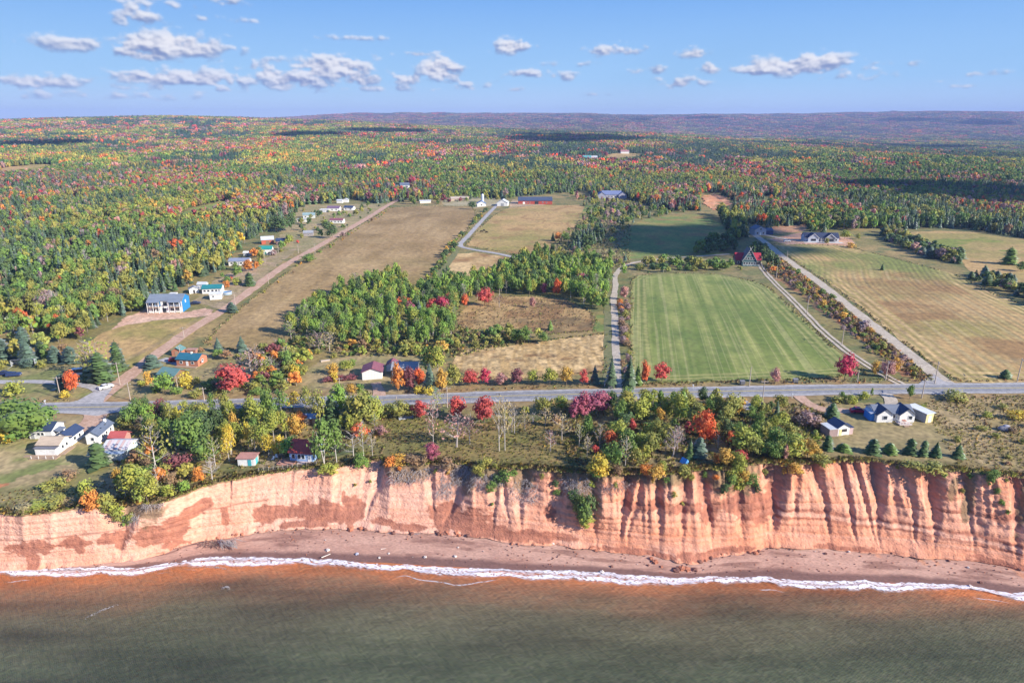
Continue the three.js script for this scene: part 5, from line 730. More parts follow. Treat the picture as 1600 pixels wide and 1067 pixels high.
function slopes(w, d, h, rh, ridge, x, z, over = 0.35, th = 0.16) {
  if (ridge === 'flat') return [bx(w + over * 2, th, d + over * 2, x, h + th / 2 + 0.01, z)];
  const W = ridge === 'x' ? d : w, L = (ridge === 'x' ? w : d) + over * 2, a = Math.atan2(rh, W / 2), s = Math.hypot(rh, W / 2) + over;
  return [-1, 1].map((k) => {
    const g = bx(s, th, L, s / 2, th / 2 + 0.02, 0).rotateZ(-a); if (k < 0) g.rotateY(Math.PI);
    g.translate(0, h + rh, 0); if (ridge === 'x') g.rotateY(Math.PI / 2); return g.translate(x, 0, z);
  });
}
const landmarks = [];
function house(o) {
  const [x, y, z] = at(o.px, o.py), g = group(o.name ?? 'house', [x, y, z], (o.turn ?? 0) * Math.PI / 180);
  tag(g, o.label, o.cat ?? 'house', o.group);
  keepOff.push([x, z, Math.max(o.w, o.d) * 0.62]); landmarks.push([o.px, o.py, o.short ?? o.label]);
  const base = { x: 0, z: 0, w: o.w, d: o.d, h: o.h ?? 2.7, rh: o.rh ?? 1.4, ridge: o.ridge ?? 'x', wall: o.wall, roof: o.roof };
  for (const b of [base, ...(o.wings ?? [])]) {
    mesh('wall', block(b.w, b.d, b.h, b.rh ?? 1.2, b.ridge, b.x, b.z), wmat(tone(b.wall ?? o.wall)), g);
    if (b.sheets) { slopes(b.w, b.d, b.h, b.rh, b.ridge, b.x, b.z).forEach((s) => mesh('roof', s, mat(tone(b.roof ?? o.roof), 0.6), g)); }
    else mesh('roof', merge(slopes(b.w, b.d, b.h, b.rh ?? 1.2, b.ridge, b.x, b.z, b.over ?? o.over ?? 0.35)), wmat(tone(b.roof ?? o.roof), o.rough ?? 0.75), g);
    if (b.trim ?? o.trim) { const W = b.w / 2 + 0.05, a = Math.atan2(b.rh, b.w / 2), L = Math.hypot(b.rh, b.w / 2) + 0.45; for (const k of [-1, 1]) mesh('bargeboard', bx(L, 0.26, 0.1, L / 2, -0.02, 0).rotateZ(-a).rotateY(k < 0 ? Math.PI : 0).translate(b.x, b.h + b.rh + 0.1, b.z + b.d / 2 + 0.43), mat(C.white), g); }
  }
  const F = (f, u, v, dep) => f === 'f' ? [u, v, o.d / 2 + dep, 0] : f === 'b' ? [u, v, -o.d / 2 - dep, Math.PI] : f === 'r' ? [o.w / 2 + dep, v, -u, Math.PI / 2] : f === 'l' ? [-o.w / 2 - dep, v, u, -Math.PI / 2] : [u, v, f + dep, 0];
  for (const [f, u, v, w, h] of o.wins ?? []) {
    const [a, b, c, t] = F(f, u, v, 0.03), fr = mesh('window', merge([bx(w + 0.2, 0.1, 0.1, 0, h / 2 + 0.05, 0), bx(w + 0.2, 0.1, 0.12, 0, -h / 2 - 0.05, 0), bx(0.1, h, 0.1, -w / 2 - 0.05, 0, 0), bx(0.1, h, 0.1, w / 2 + 0.05, 0, 0), ...(w > 1.3 ? [bx(0.07, h, 0.08)] : [])]), mat(tone(o.frame ?? 'white'), 0.6), g);
    fr.position.set(a, b, c); fr.rotation.y = t; mesh('pane', bx(w, h, 0.05), pane, fr);
  }
  for (const [f, u, w, h, col, v] of o.doors ?? []) { const [a, b, c, t] = F(f, u, (v ?? 0) + h / 2, 0.03), dr = mesh('door', bx(w, h, 0.08), mat(tone(col ?? 'brown')), g); dr.position.set(a, b, c); dr.rotation.y = t; if (w < 1.4) mesh('handle', bx(0.06, 0.12, 0.1, w * 0.38, 0, 0.07), mat(C.grey, 0.4), dr); }
  for (const [a, c, hh, col] of o.chimneys ?? []) mesh('chimney', bx(0.6, hh, 0.6, a, base.h + hh / 2 + 0.3, c), mat(tone(col ?? 'brown')), g);
  o.extra?.(g, base); return g;
}
const porchPost = (g, x, z, h, c = 'white') => mesh('post', bx(0.16, h, 0.16, x, h / 2, z), mat(tone(c)), g);
// foreground, left of the junction
house({ px: 74, py: 679, w: 6.6, d: 5.8, h: 2.7, rh: 1.4, wall: 'white', roof: 'navy', label: 'white building with navy gable roof beside the huge round tree', short: 'the white building by the huge tree', wins: [['f', 0.6, 1.6, 0.8, 0.8], ['f', -0.5, 1.6, 0.8, 0.8], ['r', 0, 1.6, 1.2, 1]], doors: [['f', -2.3, 0.9, 2, 'grey']], extra: (g) => { mesh('awning', bx(1.9, 0.12, 3.2).rotateZ(-0.25).translate(4.2, 2.1, 0.6), mat(C.slate), g); for (const zz of [-0.8, 2]) porchPost(g, 5.0, zz, 1.9); mesh('flue', cyl(0.1, 0.1, 1.6, 6, 0.9, 4, 0), mat(C.lightgrey), g); } });
house({ px: 110, py: 689, w: 4.2, d: 6, h: 2.6, rh: 1.3, ridge: 'z', wall: 'white', roof: 'navy', label: 'narrow white cottage with navy roof, between two other white buildings', short: 'the narrow navy roofed cottage', wins: [['r', 1, 1.5, 0.9, 0.9], ['r', -1.2, 1.5, 0.9, 0.9], ['f', 0, 1.6, 0.9, 0.9]] });
house({ px: 86, py: 702, w: 6, d: 5.4, h: 2.7, rh: 1.1, wall: 'white', roof: 'tan', label: 'white cottage with tan and grey roof and a wooden deck', short: 'the tan roofed white cottage', wins: [['f', -1.6, 1.5, 0.8, 0.8], ['r', 0.6, 1.5, 0.8, 0.9], ['r', -1.2, 1.5, 0.8, 0.9]], wings: [{ x: 0, z: 3.3, w: 5.8, d: 1.3, h: 2.2, ridge: 'flat', wall: 'white', roof: [0.20, 0.20, 0.23], over: 0.25 }], extra: (g) => { mesh('deck', bx(7.2, 0.3, 2.4, 0.4, 0.1, 5.1), mat(C.wood), g); mesh('deck', bx(1.6, 0.3, 5, 3.9, 0.12, 1), mat(C.wood), g); for (const a of [-3, -1, 1, 3]) mesh('railing_post', bx(0.1, 1, 0.1, a + 0.4, 0.6, 6.2), mat(C.white), g); mesh('step', bx(2.6, 0.25, 1.2, -4.6, 0, 4.2), mat(C.wood), g); } });
house({ px: 157, py: 684, w: 3.6, d: 8.4, h: 2.7, rh: 1.2, ridge: 'z', turn: 4, wall: 'white', roof: 'slate', label: 'long white cottage with dark grey roof, across the grass from the deck cottage', short: 'the long white cottage', wins: [['r', 2.4, 1.6, 0.8, 0.9], ['r', 0, 1.6, 0.8, 0.9], ['r', -2.4, 1.6, 0.8, 0.9], ['f', 0, 1.6, 0.8, 0.9]], chimneys: [[0.3, -3, 1.6, 'white']], extra: (g) => { for (const [a, c] of [[0.9, -1.5], [0.9, 1]]) mesh('skylight', bx(0.6, 0.1, 0.6, a, 3.55, c), pane, g); } });
{
  const g = house({ px: 190, py: 707, w: 6.6, d: 6.4, h: 2.5, rh: 1.2, wall: 'white', roof: 'silver', rough: 0.5, label: 'white cabin with rust streaked silver metal roof beside the dark pine', short: 'the metal roofed cabin', wins: [['f', -1.6, 1.5, 0.9, 0.8], ['f', 0.3, 1.5, 0.9, 0.8], ['f', 2, 1.5, 0.9, 0.8]], wings: [{ x: 0, z: 4.1, w: 6.2, d: 1.9, h: 2.1, ridge: 'flat', wall: 'white', roof: [0.42, 0.50, 0.58], over: 0.2 }] });
  const a = Math.atan2(1.2, 3.2), s = Math.hypot(1.2, 3.2) + 0.3;
  for (let k = 0; k < 9; k++) mesh('roof_sheet', bx(0.7, 0.04, s, -3.1 + k * 0.77, 0.22, s / 2).rotateX(a).translate(0, 3.7, 0), mat([[0.62, 0.61, 0.61], [0.58, 0.42, 0.38], [0.64, 0.55, 0.53], [0.56, 0.57, 0.6]][[0, 1, 2, 0, 1, 3, 1, 0, 2][k]], 0.5), g);
  mesh('end_wall', bx(0.1, 2.3, 6.0, 3.4, 1.2, 0), mat([0.50, 0.62, 0.64]), g);
}
house({ name: 'shed', cat: 'shed', px: 188, py: 690, w: 4.2, d: 3.4, h: 2.1, rh: 1.1, wall: [0.50, 0.26, 0.22], roof: [0.47, 0.10, 0.09], label: 'small shed with faded red roof behind the metal roofed cabin', short: 'the faded red shed', wins: [['f', 0.8, 1.3, 0.7, 0.6]], doors: [['f', -0.8, 1.1, 1.8, 'brown']] });
house({ name: 'shed', cat: 'shed', px: 388, py: 724, w: 4.4, d: 3, h: 2.2, ridge: 'flat', wall: 'white', roof: [0.5, 0.25, 0.2], label: 'small flat roofed white shed with a teal end near the cliff', short: 'the white and teal shed', doors: [['f', 0.9, 0.9, 1.8, [0.05, 0.35, 0.4]], ['r', 0, 1.6, 1.8, [0.1, 0.45, 0.48]]] });
house({ px: 480, py: 712, w: 6.6, d: 7, h: 2.6, rh: 2.1, turn: -8, wall: [0.30, 0.45, 0.70], roof: [0.50, 0.075, 0.05], label: 'blue cottage with big red roof between birches at the cliff', short: 'the red roofed blue cottage', wins: [['f', -2.2, 1.5, 0.8, 1.2], ['f', -0.6, 1.5, 0.8, 1.2], ['f', 0.5, 1.5, 0.8, 1.2], ['l', 0.5, 1.5, 1, 1.1]], doors: [['f', 2.2, 0.9, 2, 'white']], extra: (g) => { mesh('deck', bx(4.6, 0.3, 3, -3.6, 0.1, 4.6), mat([0.48, 0.24, 0.17]), g); mesh('step', bx(3, 0.2, 1.2, 0.8, 0.1, 4.2), mat(C.pink), g); } });
house({ name: 'cabin', cat: 'cabin', px: 485, py: 660, w: 3.6, d: 3, h: 2.1, rh: 0.7, wall: 'tan', roof: [0.22, 0.34, 0.47], label: 'tiny tan cabin with pale blue roof hidden among the birches', short: 'the tiny blue roofed cabin', doors: [['f', 0.6, 0.8, 1.8, 'brown']], wins: [['f', -0.9, 1.3, 0.8, 0.6]] });
// along the highway and the dirt road
house({ name: 'garage', cat: 'garage', px: 583, py: 587, w: 6.8, d: 7.4, h: 2.7, rh: 1.3, ridge: 'z', turn: 6, wall: 'white', roof: 'maroon', label: 'white garage with maroon gable roof on the highway lawn', short: 'the maroon roofed white garage', doors: [['r', 0.5, 1.0, 2, 'lightgrey']], wins: [['r', -1.6, 1.5, 0.9, 0.7]] });
house({ name: 'shed', cat: 'shed', px: 613, py: 577, w: 3.4, d: 4.4, h: 2.4, rh: 1.0, ridge: 'z', wall: 'white', roof: 'maroon', label: 'small white shed with maroon roof behind the orange maple', short: 'the small maroon roofed shed', doors: [['f', 0, 1.1, 1.9, 'lightgrey']] });
house({ px: 634, py: 584, w: 8.6, d: 7, h: 2.8, rh: 1.6, wall: [0.16, 0.21, 0.30], roof: 'grey', label: 'grey blue house half hidden by the orange and dark red maples', short: 'the grey blue house', wins: [['f', -2.6, 1.5, 1.3, 1], ['f', 0, 1.5, 1, 1], ['f', 2.6, 1.5, 1.3, 1], ['r', 0, 1.5, 1.2, 1]], doors: [['f', 1.3, 0.9, 2, 'white']], chimneys: [[-2, 0, 2, 'grey']] });
house({ px: 300, py: 568, w: 8.6, d: 6.2, h: 2.6, rh: 1.5, turn: -8, wall: 'terracotta', roof: 'tealblue', label: 'terracotta house with dark teal roof beside the red car', short: 'the terracotta house', wins: [['f', -2.4, 1.5, 1, 0.9], ['f', 2.2, 1.5, 1, 0.9], ['r', 0, 1.5, 1, 1]], doors: [['f', 0, 0.9, 2, 'white']], chimneys: [[0.4, 0.2, 1.9, 'cream']], extra: (g) => { mesh('deck', bx(8.6, 0.25, 1.6, 0, 0.1, 4), mat(C.wood), g); mesh('satellite_dish', new THREE.SphereGeometry(0.5, 8, 4, 0, 6.3, 0, 1.2).rotateX(1.1).translate(5.2, 1.6, 1.5), mat(C.lightgrey), g); } });
house({ name: 'shed', cat: 'shed', px: 279, py: 554, w: 3.8, d: 3.4, h: 2.2, rh: 1.2, ridge: 'z', wall: 'terracotta', roof: 'tealgrey', label: 'small terracotta shed with teal roof behind the red car', short: 'the small terracotta shed', doors: [['f', 0, 1.2, 1.8, 'wood']] });
house({ name: 'shed', cat: 'shed', px: 300, py: 551, w: 3.6, d: 2, h: 1.4, ridge: 'flat', wall: [0.4, 0.2, 0.15], roof: [0.48, 0.27, 0.2], label: 'low flat terracotta shed behind the terracotta house', short: 'the low terracotta shed' });
house({ px: 270, py: 590, w: 6.8, d: 6, h: 2.2, rh: 1.5, turn: -18, wall: 'brown', roof: [0.13, 0.25, 0.24], over: 0.6, label: 'brown cottage with grey green roof behind yellow and green shrubs', short: 'the grey green roofed cottage', wins: [['f', -1.4, 1.3, 1, 0.8], ['f', 1.4, 1.3, 1, 0.8]] });
house({ px: 265, py: 484, w: 15.5, d: 9, h: 5.6, rh: 2.1, turn: 4, wall: 'white', roof: [0.20, 0.235, 0.29], label: 'large two storey house with grey roof and blue gable end on bare soil', short: 'the blue gabled two storey house', frame: 'white', wins: [-5.6, -3.4, 3.2, 5.6].flatMap((u) => [['f', u, 1.4, 1.5, 1.5], ['f', u, 4.2, 1.5, 1.5]]), doors: [['f', -0.6, 1.6, 2.1, [0.05, 0.06, 0.07]], ['f', 1.2, 1.2, 2.1, 'white'], ['f', 0, 1.6, 2.0, [0.05, 0.06, 0.07], 3.1]],
  extra: (g) => {
    mesh('gable_wall', prism([[-4.45, -0.3], [4.45, -0.3], [4.45, 5.6], [0, 7.7], [-4.45, 5.6]], 0.1).rotateY(Math.PI / 2).translate(7.82, 0, 0), mat([0.02, 0.20, 0.46]), g);
    const cl = mat([0.03, 0.16, 0.36]); for (const k of [-1, 1]) mesh('wall_panel', bx(5.3, 2.4, 0.06, k * 4.6, 4.1, 4.52), cl, g);
    for (const k of [-1, 1]) { mesh('balcony', bx(5.6, 0.2, 1.9, k * 4.8, 2.85, 5.5), mat(C.wood), g); mesh('railing', merge([bx(5.6, 0.08, 0.08, k * 4.8, 3.85, 6.4), bx(5.6, 0.08, 0.08, k * 4.8, 3.2, 6.4), ...[-2.7, -1.35, 0, 1.35, 2.7].map((u) => bx(0.1, 1, 0.1, k * 4.8 + u, 3.4, 6.4))]), mat(C.white), g); mesh('porch_roof', bx(5.8, 0.16, 2.3).rotateX(0.22).translate(k * 4.8, 5.5, 5.6), mat([0.2, 0.235, 0.29]), g); for (const u of [-2.6, 0, 2.6]) mesh('post', bx(0.18, 5.3, 0.18, k * 4.8 + u, 2.6, 6.4), mat(C.white), g); }
    mesh('window', bx(1.0, 1.3, 0.1).rotateY(Math.PI / 2).translate(7.93, 4.4, 0.5), mat(C.white), g);
  } });
house({ name: 'trailer', cat: 'trailer', px: 271, py: 465, w: 3.4, d: 2.4, h: 2.3, ridge: 'flat', wall: 'white', roof: 'white', over: 0.03, label: 'small white box trailer behind the two storey house', short: 'the white box trailer', doors: [['f', 0, 1, 1.8, 'lightgrey']] });
house({ name: 'shed', cat: 'shed', px: 303, py: 457, w: 4.6, d: 3.8, h: 2.2, rh: 1.1, turn: 25, ridge: 'z', wall: 'white', roof: 'grey', label: 'white shed with grey roof, leftmost of the sheds behind the teal roofed house', short: 'the leftmost white shed', doors: [['f', 0, 0.9, 1.8, 'black']] });
house({ name: 'shed', cat: 'shed', px: 317, py: 451, w: 4.4, d: 3.4, h: 2.6, rh: 1.0, wall: 'white', roof: 'lightgrey', label: 'white shed with pale roof touching the teal roofed house', short: 'the pale roofed shed', doors: [['f', 0, 0.9, 1.8, 'grey']] });
house({ px: 333, py: 456, w: 9.4, d: 6.4, h: 2.5, rh: 1.4, turn: 10, wall: 'white', roof: 'teal', label: 'long white house with bright teal roof beside the dirt road', short: 'the teal roofed white house', wins: [-3.4, -1.6, 0.4, 2.2].map((u) => ['f', u, 1.4, 1.1, 0.9]), doors: [['f', 3.6, 0.9, 2, 'grey']] });
house({ name: 'garage', cat: 'garage', px: 338, py: 466, w: 5.4, d: 5, h: 2.6, ridge: 'flat', turn: 12, wall: 'white', roof: 'white', label: 'flat white garage beside the round blue pool', short: 'the flat white garage', wins: [['f', -1, 1.6, 0.9, 0.7]], doors: [['r', 0.6, 1.1, 2, 'black']] });
house({ px: 375, py: 413, w: 11.6, d: 7, h: 2.6, rh: 1.3, turn: 6, wall: 'white', roof: [0.25, 0.28, 0.37], label: 'white bungalow with grey blue roof among red and orange maples', short: 'the white bungalow among maples', wins: [-4, -1.5, 1.5, 4].map((u) => ['f', u, 1.4, 1.3, 1]), doors: [['f', 0, 0.9, 2, 'grey']] });
house({ name: 'shed', cat: 'shed', px: 388, py: 399, w: 5.4, d: 3.6, h: 2, rh: 0.7, wall: 'lightgrey', roof: 'white', label: 'low shed with white roof behind the white bungalow', short: 'the low white roofed shed', doors: [['f', 0, 1.2, 1.7, 'grey']] });
house({ name: 'barn', cat: 'barn', px: 418, py: 380, w: 8.4, d: 7, h: 3, rh: 2, turn: 20, wall: [0.5, 0.12, 0.07], roof: 'lightgrey', label: 'orange red barn with pale grey roof beside the dark blue house', short: 'the orange red barn', doors: [['f', 0, 2.4, 2.2, 'brown']], wins: [['f', 2.8, 1.5, 0.8, 0.8]] });
house({ px: 440, py: 381, w: 7, d: 5.4, h: 2.6, rh: 1.5, turn: 10, wall: [0.22, 0.12, 0.12], roof: 'navy', label: 'dark house with navy roof right of the orange red barn', short: 'the dark navy roofed house', wins: [['f', -1.8, 1.4, 1, 0.9], ['f', 1.6, 1.4, 1, 0.9]] });
house({ px: 416, py: 397, w: 8.2, d: 6, h: 3.8, rh: 1.6, turn: 8, wall: 'white', roof: [0.02, 0.28, 0.24], label: 'tall white house with green roof in front of the orange red barn', short: 'the green roofed white house', wins: [['f', -2.4, 1.4, 1, 1], ['f', 2.2, 1.4, 1, 1], ['f', -2.4, 3.0, 1, 0.9]], doors: [['f', 0, 1, 2, 'green']].map((d) => [d[0], d[1], d[2], d[3], [0.05, 0.2, 0.15]]) });
house({ name: 'cabin', cat: 'cabin', px: 482, py: 368, w: 7, d: 6, h: 2.4, rh: 1.5, turn: 10, wall: [0.35, 0.31, 0.3], roof: 'grey', label: 'grey cabin among bare trees beside the dirt road', short: 'the grey cabin', wins: [['f', 0, 1.3, 1, 0.8]] });
house({ px: 483, py: 340, w: 10.5, d: 8, h: 2.8, rh: 1.7, turn: 12, wall: [0.6, 0.62, 0.6], roof: [0.27, 0.38, 0.38], label: 'house with grey green roof left of the row of far white houses', short: 'the far grey green roofed house', wins: [['f', -3, 1.5, 1.3, 1], ['f', 2, 1.5, 1.3, 1]] });
house({ name: 'shed', cat: 'shed', px: 472, py: 346, w: 8, d: 4.5, h: 2.2, ridge: 'flat', wall: 'white', roof: 'lightgrey', label: 'low white shed in front of the grey green roofed house', short: 'the low far white shed', doors: [['f', 1, 1, 1.8, 'grey']] });
house({ px: 522, py: 329, w: 12, d: 8, h: 2.9, rh: 1.6, wall: 'white', roof: 'purple', label: 'white house with dark purple roof, middle of the far row', short: 'the purple roofed house', wins: [-4, -1, 3].map((u) => ['f', u, 1.5, 1.3, 1]) });
house({ name: 'garage', cat: 'garage', px: 507, py: 331, w: 8, d: 6, h: 2.5, ridge: 'flat', wall: 'white', roof: 'white', label: 'flat white garage left of the purple roofed house', short: 'the far flat garage', doors: [['f', 0, 2.6, 2.1, 'lightgrey']] });
house({ px: 546, py: 328, w: 9.4, d: 7, h: 2.7, rh: 1.5, wall: 'white', roof: 'navy', turn: -10, label: 'white house with navy roof at the end of the far row', short: 'the navy roofed end house', wins: [['f', -2.4, 1.4, 1.2, 1], ['f', 2.4, 1.4, 1.2, 1]] });
house({ px: 527, py: 348, w: 11.6, d: 6, h: 2.7, rh: 1.2, turn: -4, wall: 'white', roof: 'maroon', label: 'long white mobile home with maroon roof beside the dirt road', short: 'the maroon roofed mobile home', wins: [-4, -1, 2, 4.4].map((u) => ['f', u, 1.4, 1.1, 0.9]) });
house({ name: 'shed', cat: 'shed', px: 531, py: 317, w: 6, d: 4.5, h: 2.6, rh: 1.2, wall: 'white', roof: 'lightgrey', label: 'tiny white shed behind the far row, left one of two', short: 'the tiny left shed' });
house({ name: 'shed', cat: 'shed', px: 540, py: 316, w: 6, d: 4.5, h: 3, rh: 1.2, ridge: 'z', wall: 'white', roof: 'lightgrey', label: 'tiny white shed behind the far row, right one of two', short: 'the tiny right shed' });
house({ px: 632, py: 294, w: 12, d: 10, h: 4, rh: 3, wall: 'white', roof: 'slate', turn: 15, label: 'far white house with dark roof beside the crimson maple', short: 'the far white house', wins: [['f', -3, 2.4, 1.2, 1.4], ['f', 3, 2.4, 1.2, 1.4]], wings: [{ x: -8, z: 1, w: 7, d: 6, h: 2.8, rh: 1.6, ridge: 'x' }] });
house({ px: 752, py: 322, w: 9, d: 8, h: 3, rh: 2.4, ridge: 'z', turn: 6, wall: 'white', roof: [0.16, 0.28, 0.50], label: 'small white house with blue roof at the top of the farm lane', short: 'the blue roofed farm house', wins: [['f', 0, 1.8, 1.2, 1.2]] });
house({ name: 'barn', cat: 'barn', px: 786, py: 321, w: 11, d: 12, h: 3.4, rh: 3, ridge: 'z', turn: -6, wall: 'white', roof: 'lightgrey', label: 'white gabled barn right of the farm lane end', short: 'the white farm barn', doors: [['f', 0, 3, 2.8, 'grey']] });
house({ name: 'shed', cat: 'shed', px: 711, py: 313, w: 10, d: 7, h: 2.2, rh: 1.8, turn: 14, wall: 'tan', roof: [0.5, 0.4, 0.32], label: 'tan shed in the trees beyond the hay field, left of two', short: 'the left tan shed' });
house({ name: 'shed', cat: 'shed', px: 725, py: 312, w: 9, d: 7, h: 2.2, rh: 1.6, turn: -14, wall: 'tan', roof: [0.52, 0.42, 0.34], label: 'tan shed in the trees beyond the hay field, right of two', short: 'the right tan shed' });
house({ name: 'shed', cat: 'shed', px: 664, py: 317, w: 12, d: 4, h: 2.2, rh: 0.8, turn: 20, wall: 'cream', roof: 'lightgrey', label: 'long low pale shed at the far corner of the hay field', short: 'the long pale shed' });
house({ name: 'barn', cat: 'barn', px: 836, py: 318, w: 36, d: 12, h: 3.6, rh: 3.4, wall: 'barn', roof: [0.06, 0.085, 0.15], label: 'long red barn with dark blue roof above the pasture', short: 'the long red barn', doors: [['f', 1.5, 4, 3, 'black'], ['f', -12, 2.4, 2.4, 'white']], wins: [-9, -6, 8, 12].map((u) => ['f', u, 1.8, 1.2, 1]) });
house({ name: 'mansion', px: 955, py: 309, w: 22, d: 13, h: 4.2, rh: 4, wall: [0.36, 0.36, 0.44], roof: [0.17, 0.21, 0.36], label: 'large house with broad slate blue roof in the trees', short: 'the slate blue roofed mansion', wings: [{ x: -12, z: 3, w: 9, d: 14, h: 4, rh: 3.2, ridge: 'z' }, { x: 12, z: 2, w: 9, d: 13, h: 4, rh: 3.2, ridge: 'z' }], wins: [-7, -3.5, 0, 3.5, 7].map((u) => ['f', u, 2.2, 1.4, 1.5]), doors: [['f', 1.8, 1.2, 2.2, 'white']] });
house({ px: 925, py: 249, w: 20, d: 12, h: 4, rh: 3, wall: 'white', roof: 'lightgrey', label: 'white house beside the far pale clearing', short: 'the farthest white house' });
house({ name: 'barn', cat: 'barn', px: 917, py: 249.3, w: 16, d: 12, h: 4, rh: 4, wall: [0.4, 0.18, 0.13], roof: [0.1, 0.34, 0.34], label: 'small barn with teal roof left of the farthest white house', short: 'the farthest teal barn' });
house({ px: 976, py: 239.6, w: 18, d: 12, h: 4, rh: 3, wall: 'white', roof: [0.4, 0.2, 0.2], label: 'pale house at the upper end of the far clearing', short: 'the house atop the far clearing' });
// right hand side
house({ px: 1184, py: 366, w: 9, d: 9, h: 4.4, rh: 2.4, ridge: 'z', wall: [0.40, 0.44, 0.52], roof: 'slate', turn: 8, label: 'grey gabled house in cloud shade at the end of the gravel road', short: 'the shaded grey house', wins: [['f', -2.4, 1.6, 1.4, 1.6], ['f', 2.4, 1.6, 1.4, 1.6], ['f', 0, 4.6, 1.4, 1.2]], doors: [['f', 0, 1.2, 2.1, 'white']], wings: [{ x: 8, z: -1, w: 7, d: 7, h: 3, rh: 1.6, ridge: 'x', wall: [0.06, 0.09, 0.2] }] });
house({ px: 1167, py: 412, w: 15, d: 7, h: 3.2, rh: 3.6, ridge: 'x', turn: -4, wall: [0.16, 0.12, 0.11], roof: [0.42, 0.022, 0.045], label: 'tall steep gabled dark green house front with white trim on a red roofed house', short: 'the red roofed gable house', wins: [[5.4, -6, 1.5, 1.2, 1.2], ...[-3.0, -1.5, 0, 1.5, 3.0].map((u) => [6.0, u, 1.4, 1.05, 1.5]), ...[-2.3, -0.8, 0.7, 2.2].map((u) => [6.0, u, 4.4, 0.95, 1.4]), [6.0, 0, 7.2, 1.6, 1.1]].map((w) => w[0] === 5.4 ? ['f', ...w.slice(1)] : w),
  wings: [{ x: 0.0, z: 2, w: 8.6, d: 8, h: 2.9, rh: 7.2, ridge: 'z', trim: true, over: 0.5, wall: [0.045, 0.11, 0.12], roof: [0.13, 0.13, 0.14] }], extra: (g) => { mesh('finial', limb([0, 10, 6.4], [1.0, 12, 6.4], 0.1, 0.05), mat(C.white), g); mesh('finial', limb([0, 10, 6.4], [-1.0, 12, 6.4], 0.1, 0.05), mat(C.white), g); mesh('deck', bx(10, 0.3, 2.6, 0.5, 0.3, 7.5), mat([0.1, 0.16, 0.16]), g); mesh('railing', merge([bx(10, 0.1, 0.1, 0.5, 1.3, 8.7), ...[-4.4, -2.2, 0, 2.2, 4.4].map((u) => bx(0.12, 1, 0.12, u + 0.5, 0.8, 8.7))]), mat(C.white), g); } });
house({ px: 1281, py: 376, w: 24, d: 9, h: 3, rh: 2.9, turn: -6, wall: [0.56, 0.58, 0.63], roof: [0.03, 0.045, 0.095], label: 'long pale grey bungalow with navy roof and two front gables on red soil', short: 'the twin gabled pale bungalow', wins: [-8, 2, 5, 10].map((u) => ['f', u, 1.5, 1.5, 1.4]), doors: [['f', -2, 1.3, 2.2, 'navy']], chimneys: [],
  wings: [{ x: -6.5, z: 3.4, w: 7.5, d: 7, h: 3, rh: 3.0, ridge: 'z', trim: true }, { x: 5.6, z: 3, w: 7, d: 6.2, h: 3, rh: 2.8, ridge: 'z', trim: true, wall: [0.3, 0.3, 0.32] }], extra: (g) => { mesh('patio', bx(27, 0.2, 4, 0, 0.05, 8.4), mat([0.55, 0.53, 0.5]), g); mesh('window', bx(3.4, 1.6, 0.1, -6.5, 1.6, 6.95), pane, g); mesh('window', bx(4.6, 1.8, 0.1, 5.6, 1.5, 6.15), pane, g); mesh('porch_roof', bx(8.4, 0.16, 2.2, -0.6, 2.9, 5.2), mat([0.03, 0.045, 0.095]), g); for (const u of [-3.6, -0.8, 1.8]) porchPost(g, u, 6.2, 2.8); } });
house({ px: 1388, py: 651, w: 10.6, d: 5.6, h: 2.3, rh: 1.4, wall: 'white', roof: [0.16, 0.185, 0.235], label: 'white house with twin dark front gables and a blue end wall', short: 'the twin gabled white house', wins: [['f', -0.1, 1.4, 0.9, 1]], 
  wings: [{ x: -3.0, z: 1.6, w: 4.4, d: 4.4, h: 2.3, rh: 1.6, ridge: 'z', roof: [0.06, 0.075, 0.12] }, { x: 3.2, z: 1.6, w: 4.2, d: 4.4, h: 2.3, rh: 1.7, ridge: 'z', roof: [0.06, 0.075, 0.12] }], extra: (g) => {
    mesh('end_wall', bx(0.14, 2.2, 4.4, -5.4, 1.1, 0.2), mat([0.04, 0.22, 0.62]), g); mesh('lean_to', prism([[-0.6, -0.5], [0.6, -0.5], [0.6, 2.4], [-0.6, 2.1]], 3.4).translate(-6.0, 0, 1.0), mat([0.04, 0.22, 0.62]), g); mesh('lean_to_roof', bx(1.4, 0.12, 3.7).rotateZ(0.24).translate(-6.0, 2.36, 1.0), mat(C.lightgrey), g);
    for (const [u, w] of [[-3.4, 1.1], [4.6, 1]]) { const f = mesh('window', merge([bx(w + 0.2, 0.1, 0.1, 0, 0.55, 0), bx(w + 0.2, 0.1, 0.1, 0, -0.55, 0), bx(0.1, 1, 0.1, -w / 2 - 0.05, 0, 0), bx(0.1, 1, 0.1, w / 2 + 0.05, 0, 0)]), mat(C.lightgrey), g); f.position.set(u * 0.88, 1.4, 3.84); mesh('pane', bx(w, 1, 0.05), pane, f); }
    mesh('deck', bx(3.4, 0.3, 2.4, 1.6, 0.35, 5.2), mat([0.62, 0.52, 0.46]), g); mesh('railing', merge([bx(3.4, 0.08, 0.08, 1.6, 1.3, 6.3), bx(0.08, 0.08, 2.3, -0.1, 1.3, 5.2), bx(0.08, 0.08, 2.3, 3.3, 1.3, 5.2), ...[-1.6, -0.8, 0, 0.8, 1.6].map((u) => bx(0.08, 0.95, 0.08, 1.6 + u, 0.8, 6.3))]), mat(C.white), g); mesh('table', merge([cyl(0.6, 0.6, 0.06, 10, 1.6, 1.15, 5.2), cyl(0.08, 0.08, 0.7, 6, 1.6, 0.5, 5.2)]), mat([0.5, 0.2, 0.12]), g); mesh('step', bx(1.4, 0.2, 0.6, 1.6, 0.1, 6.8), mat(C.wood), g);
  } });
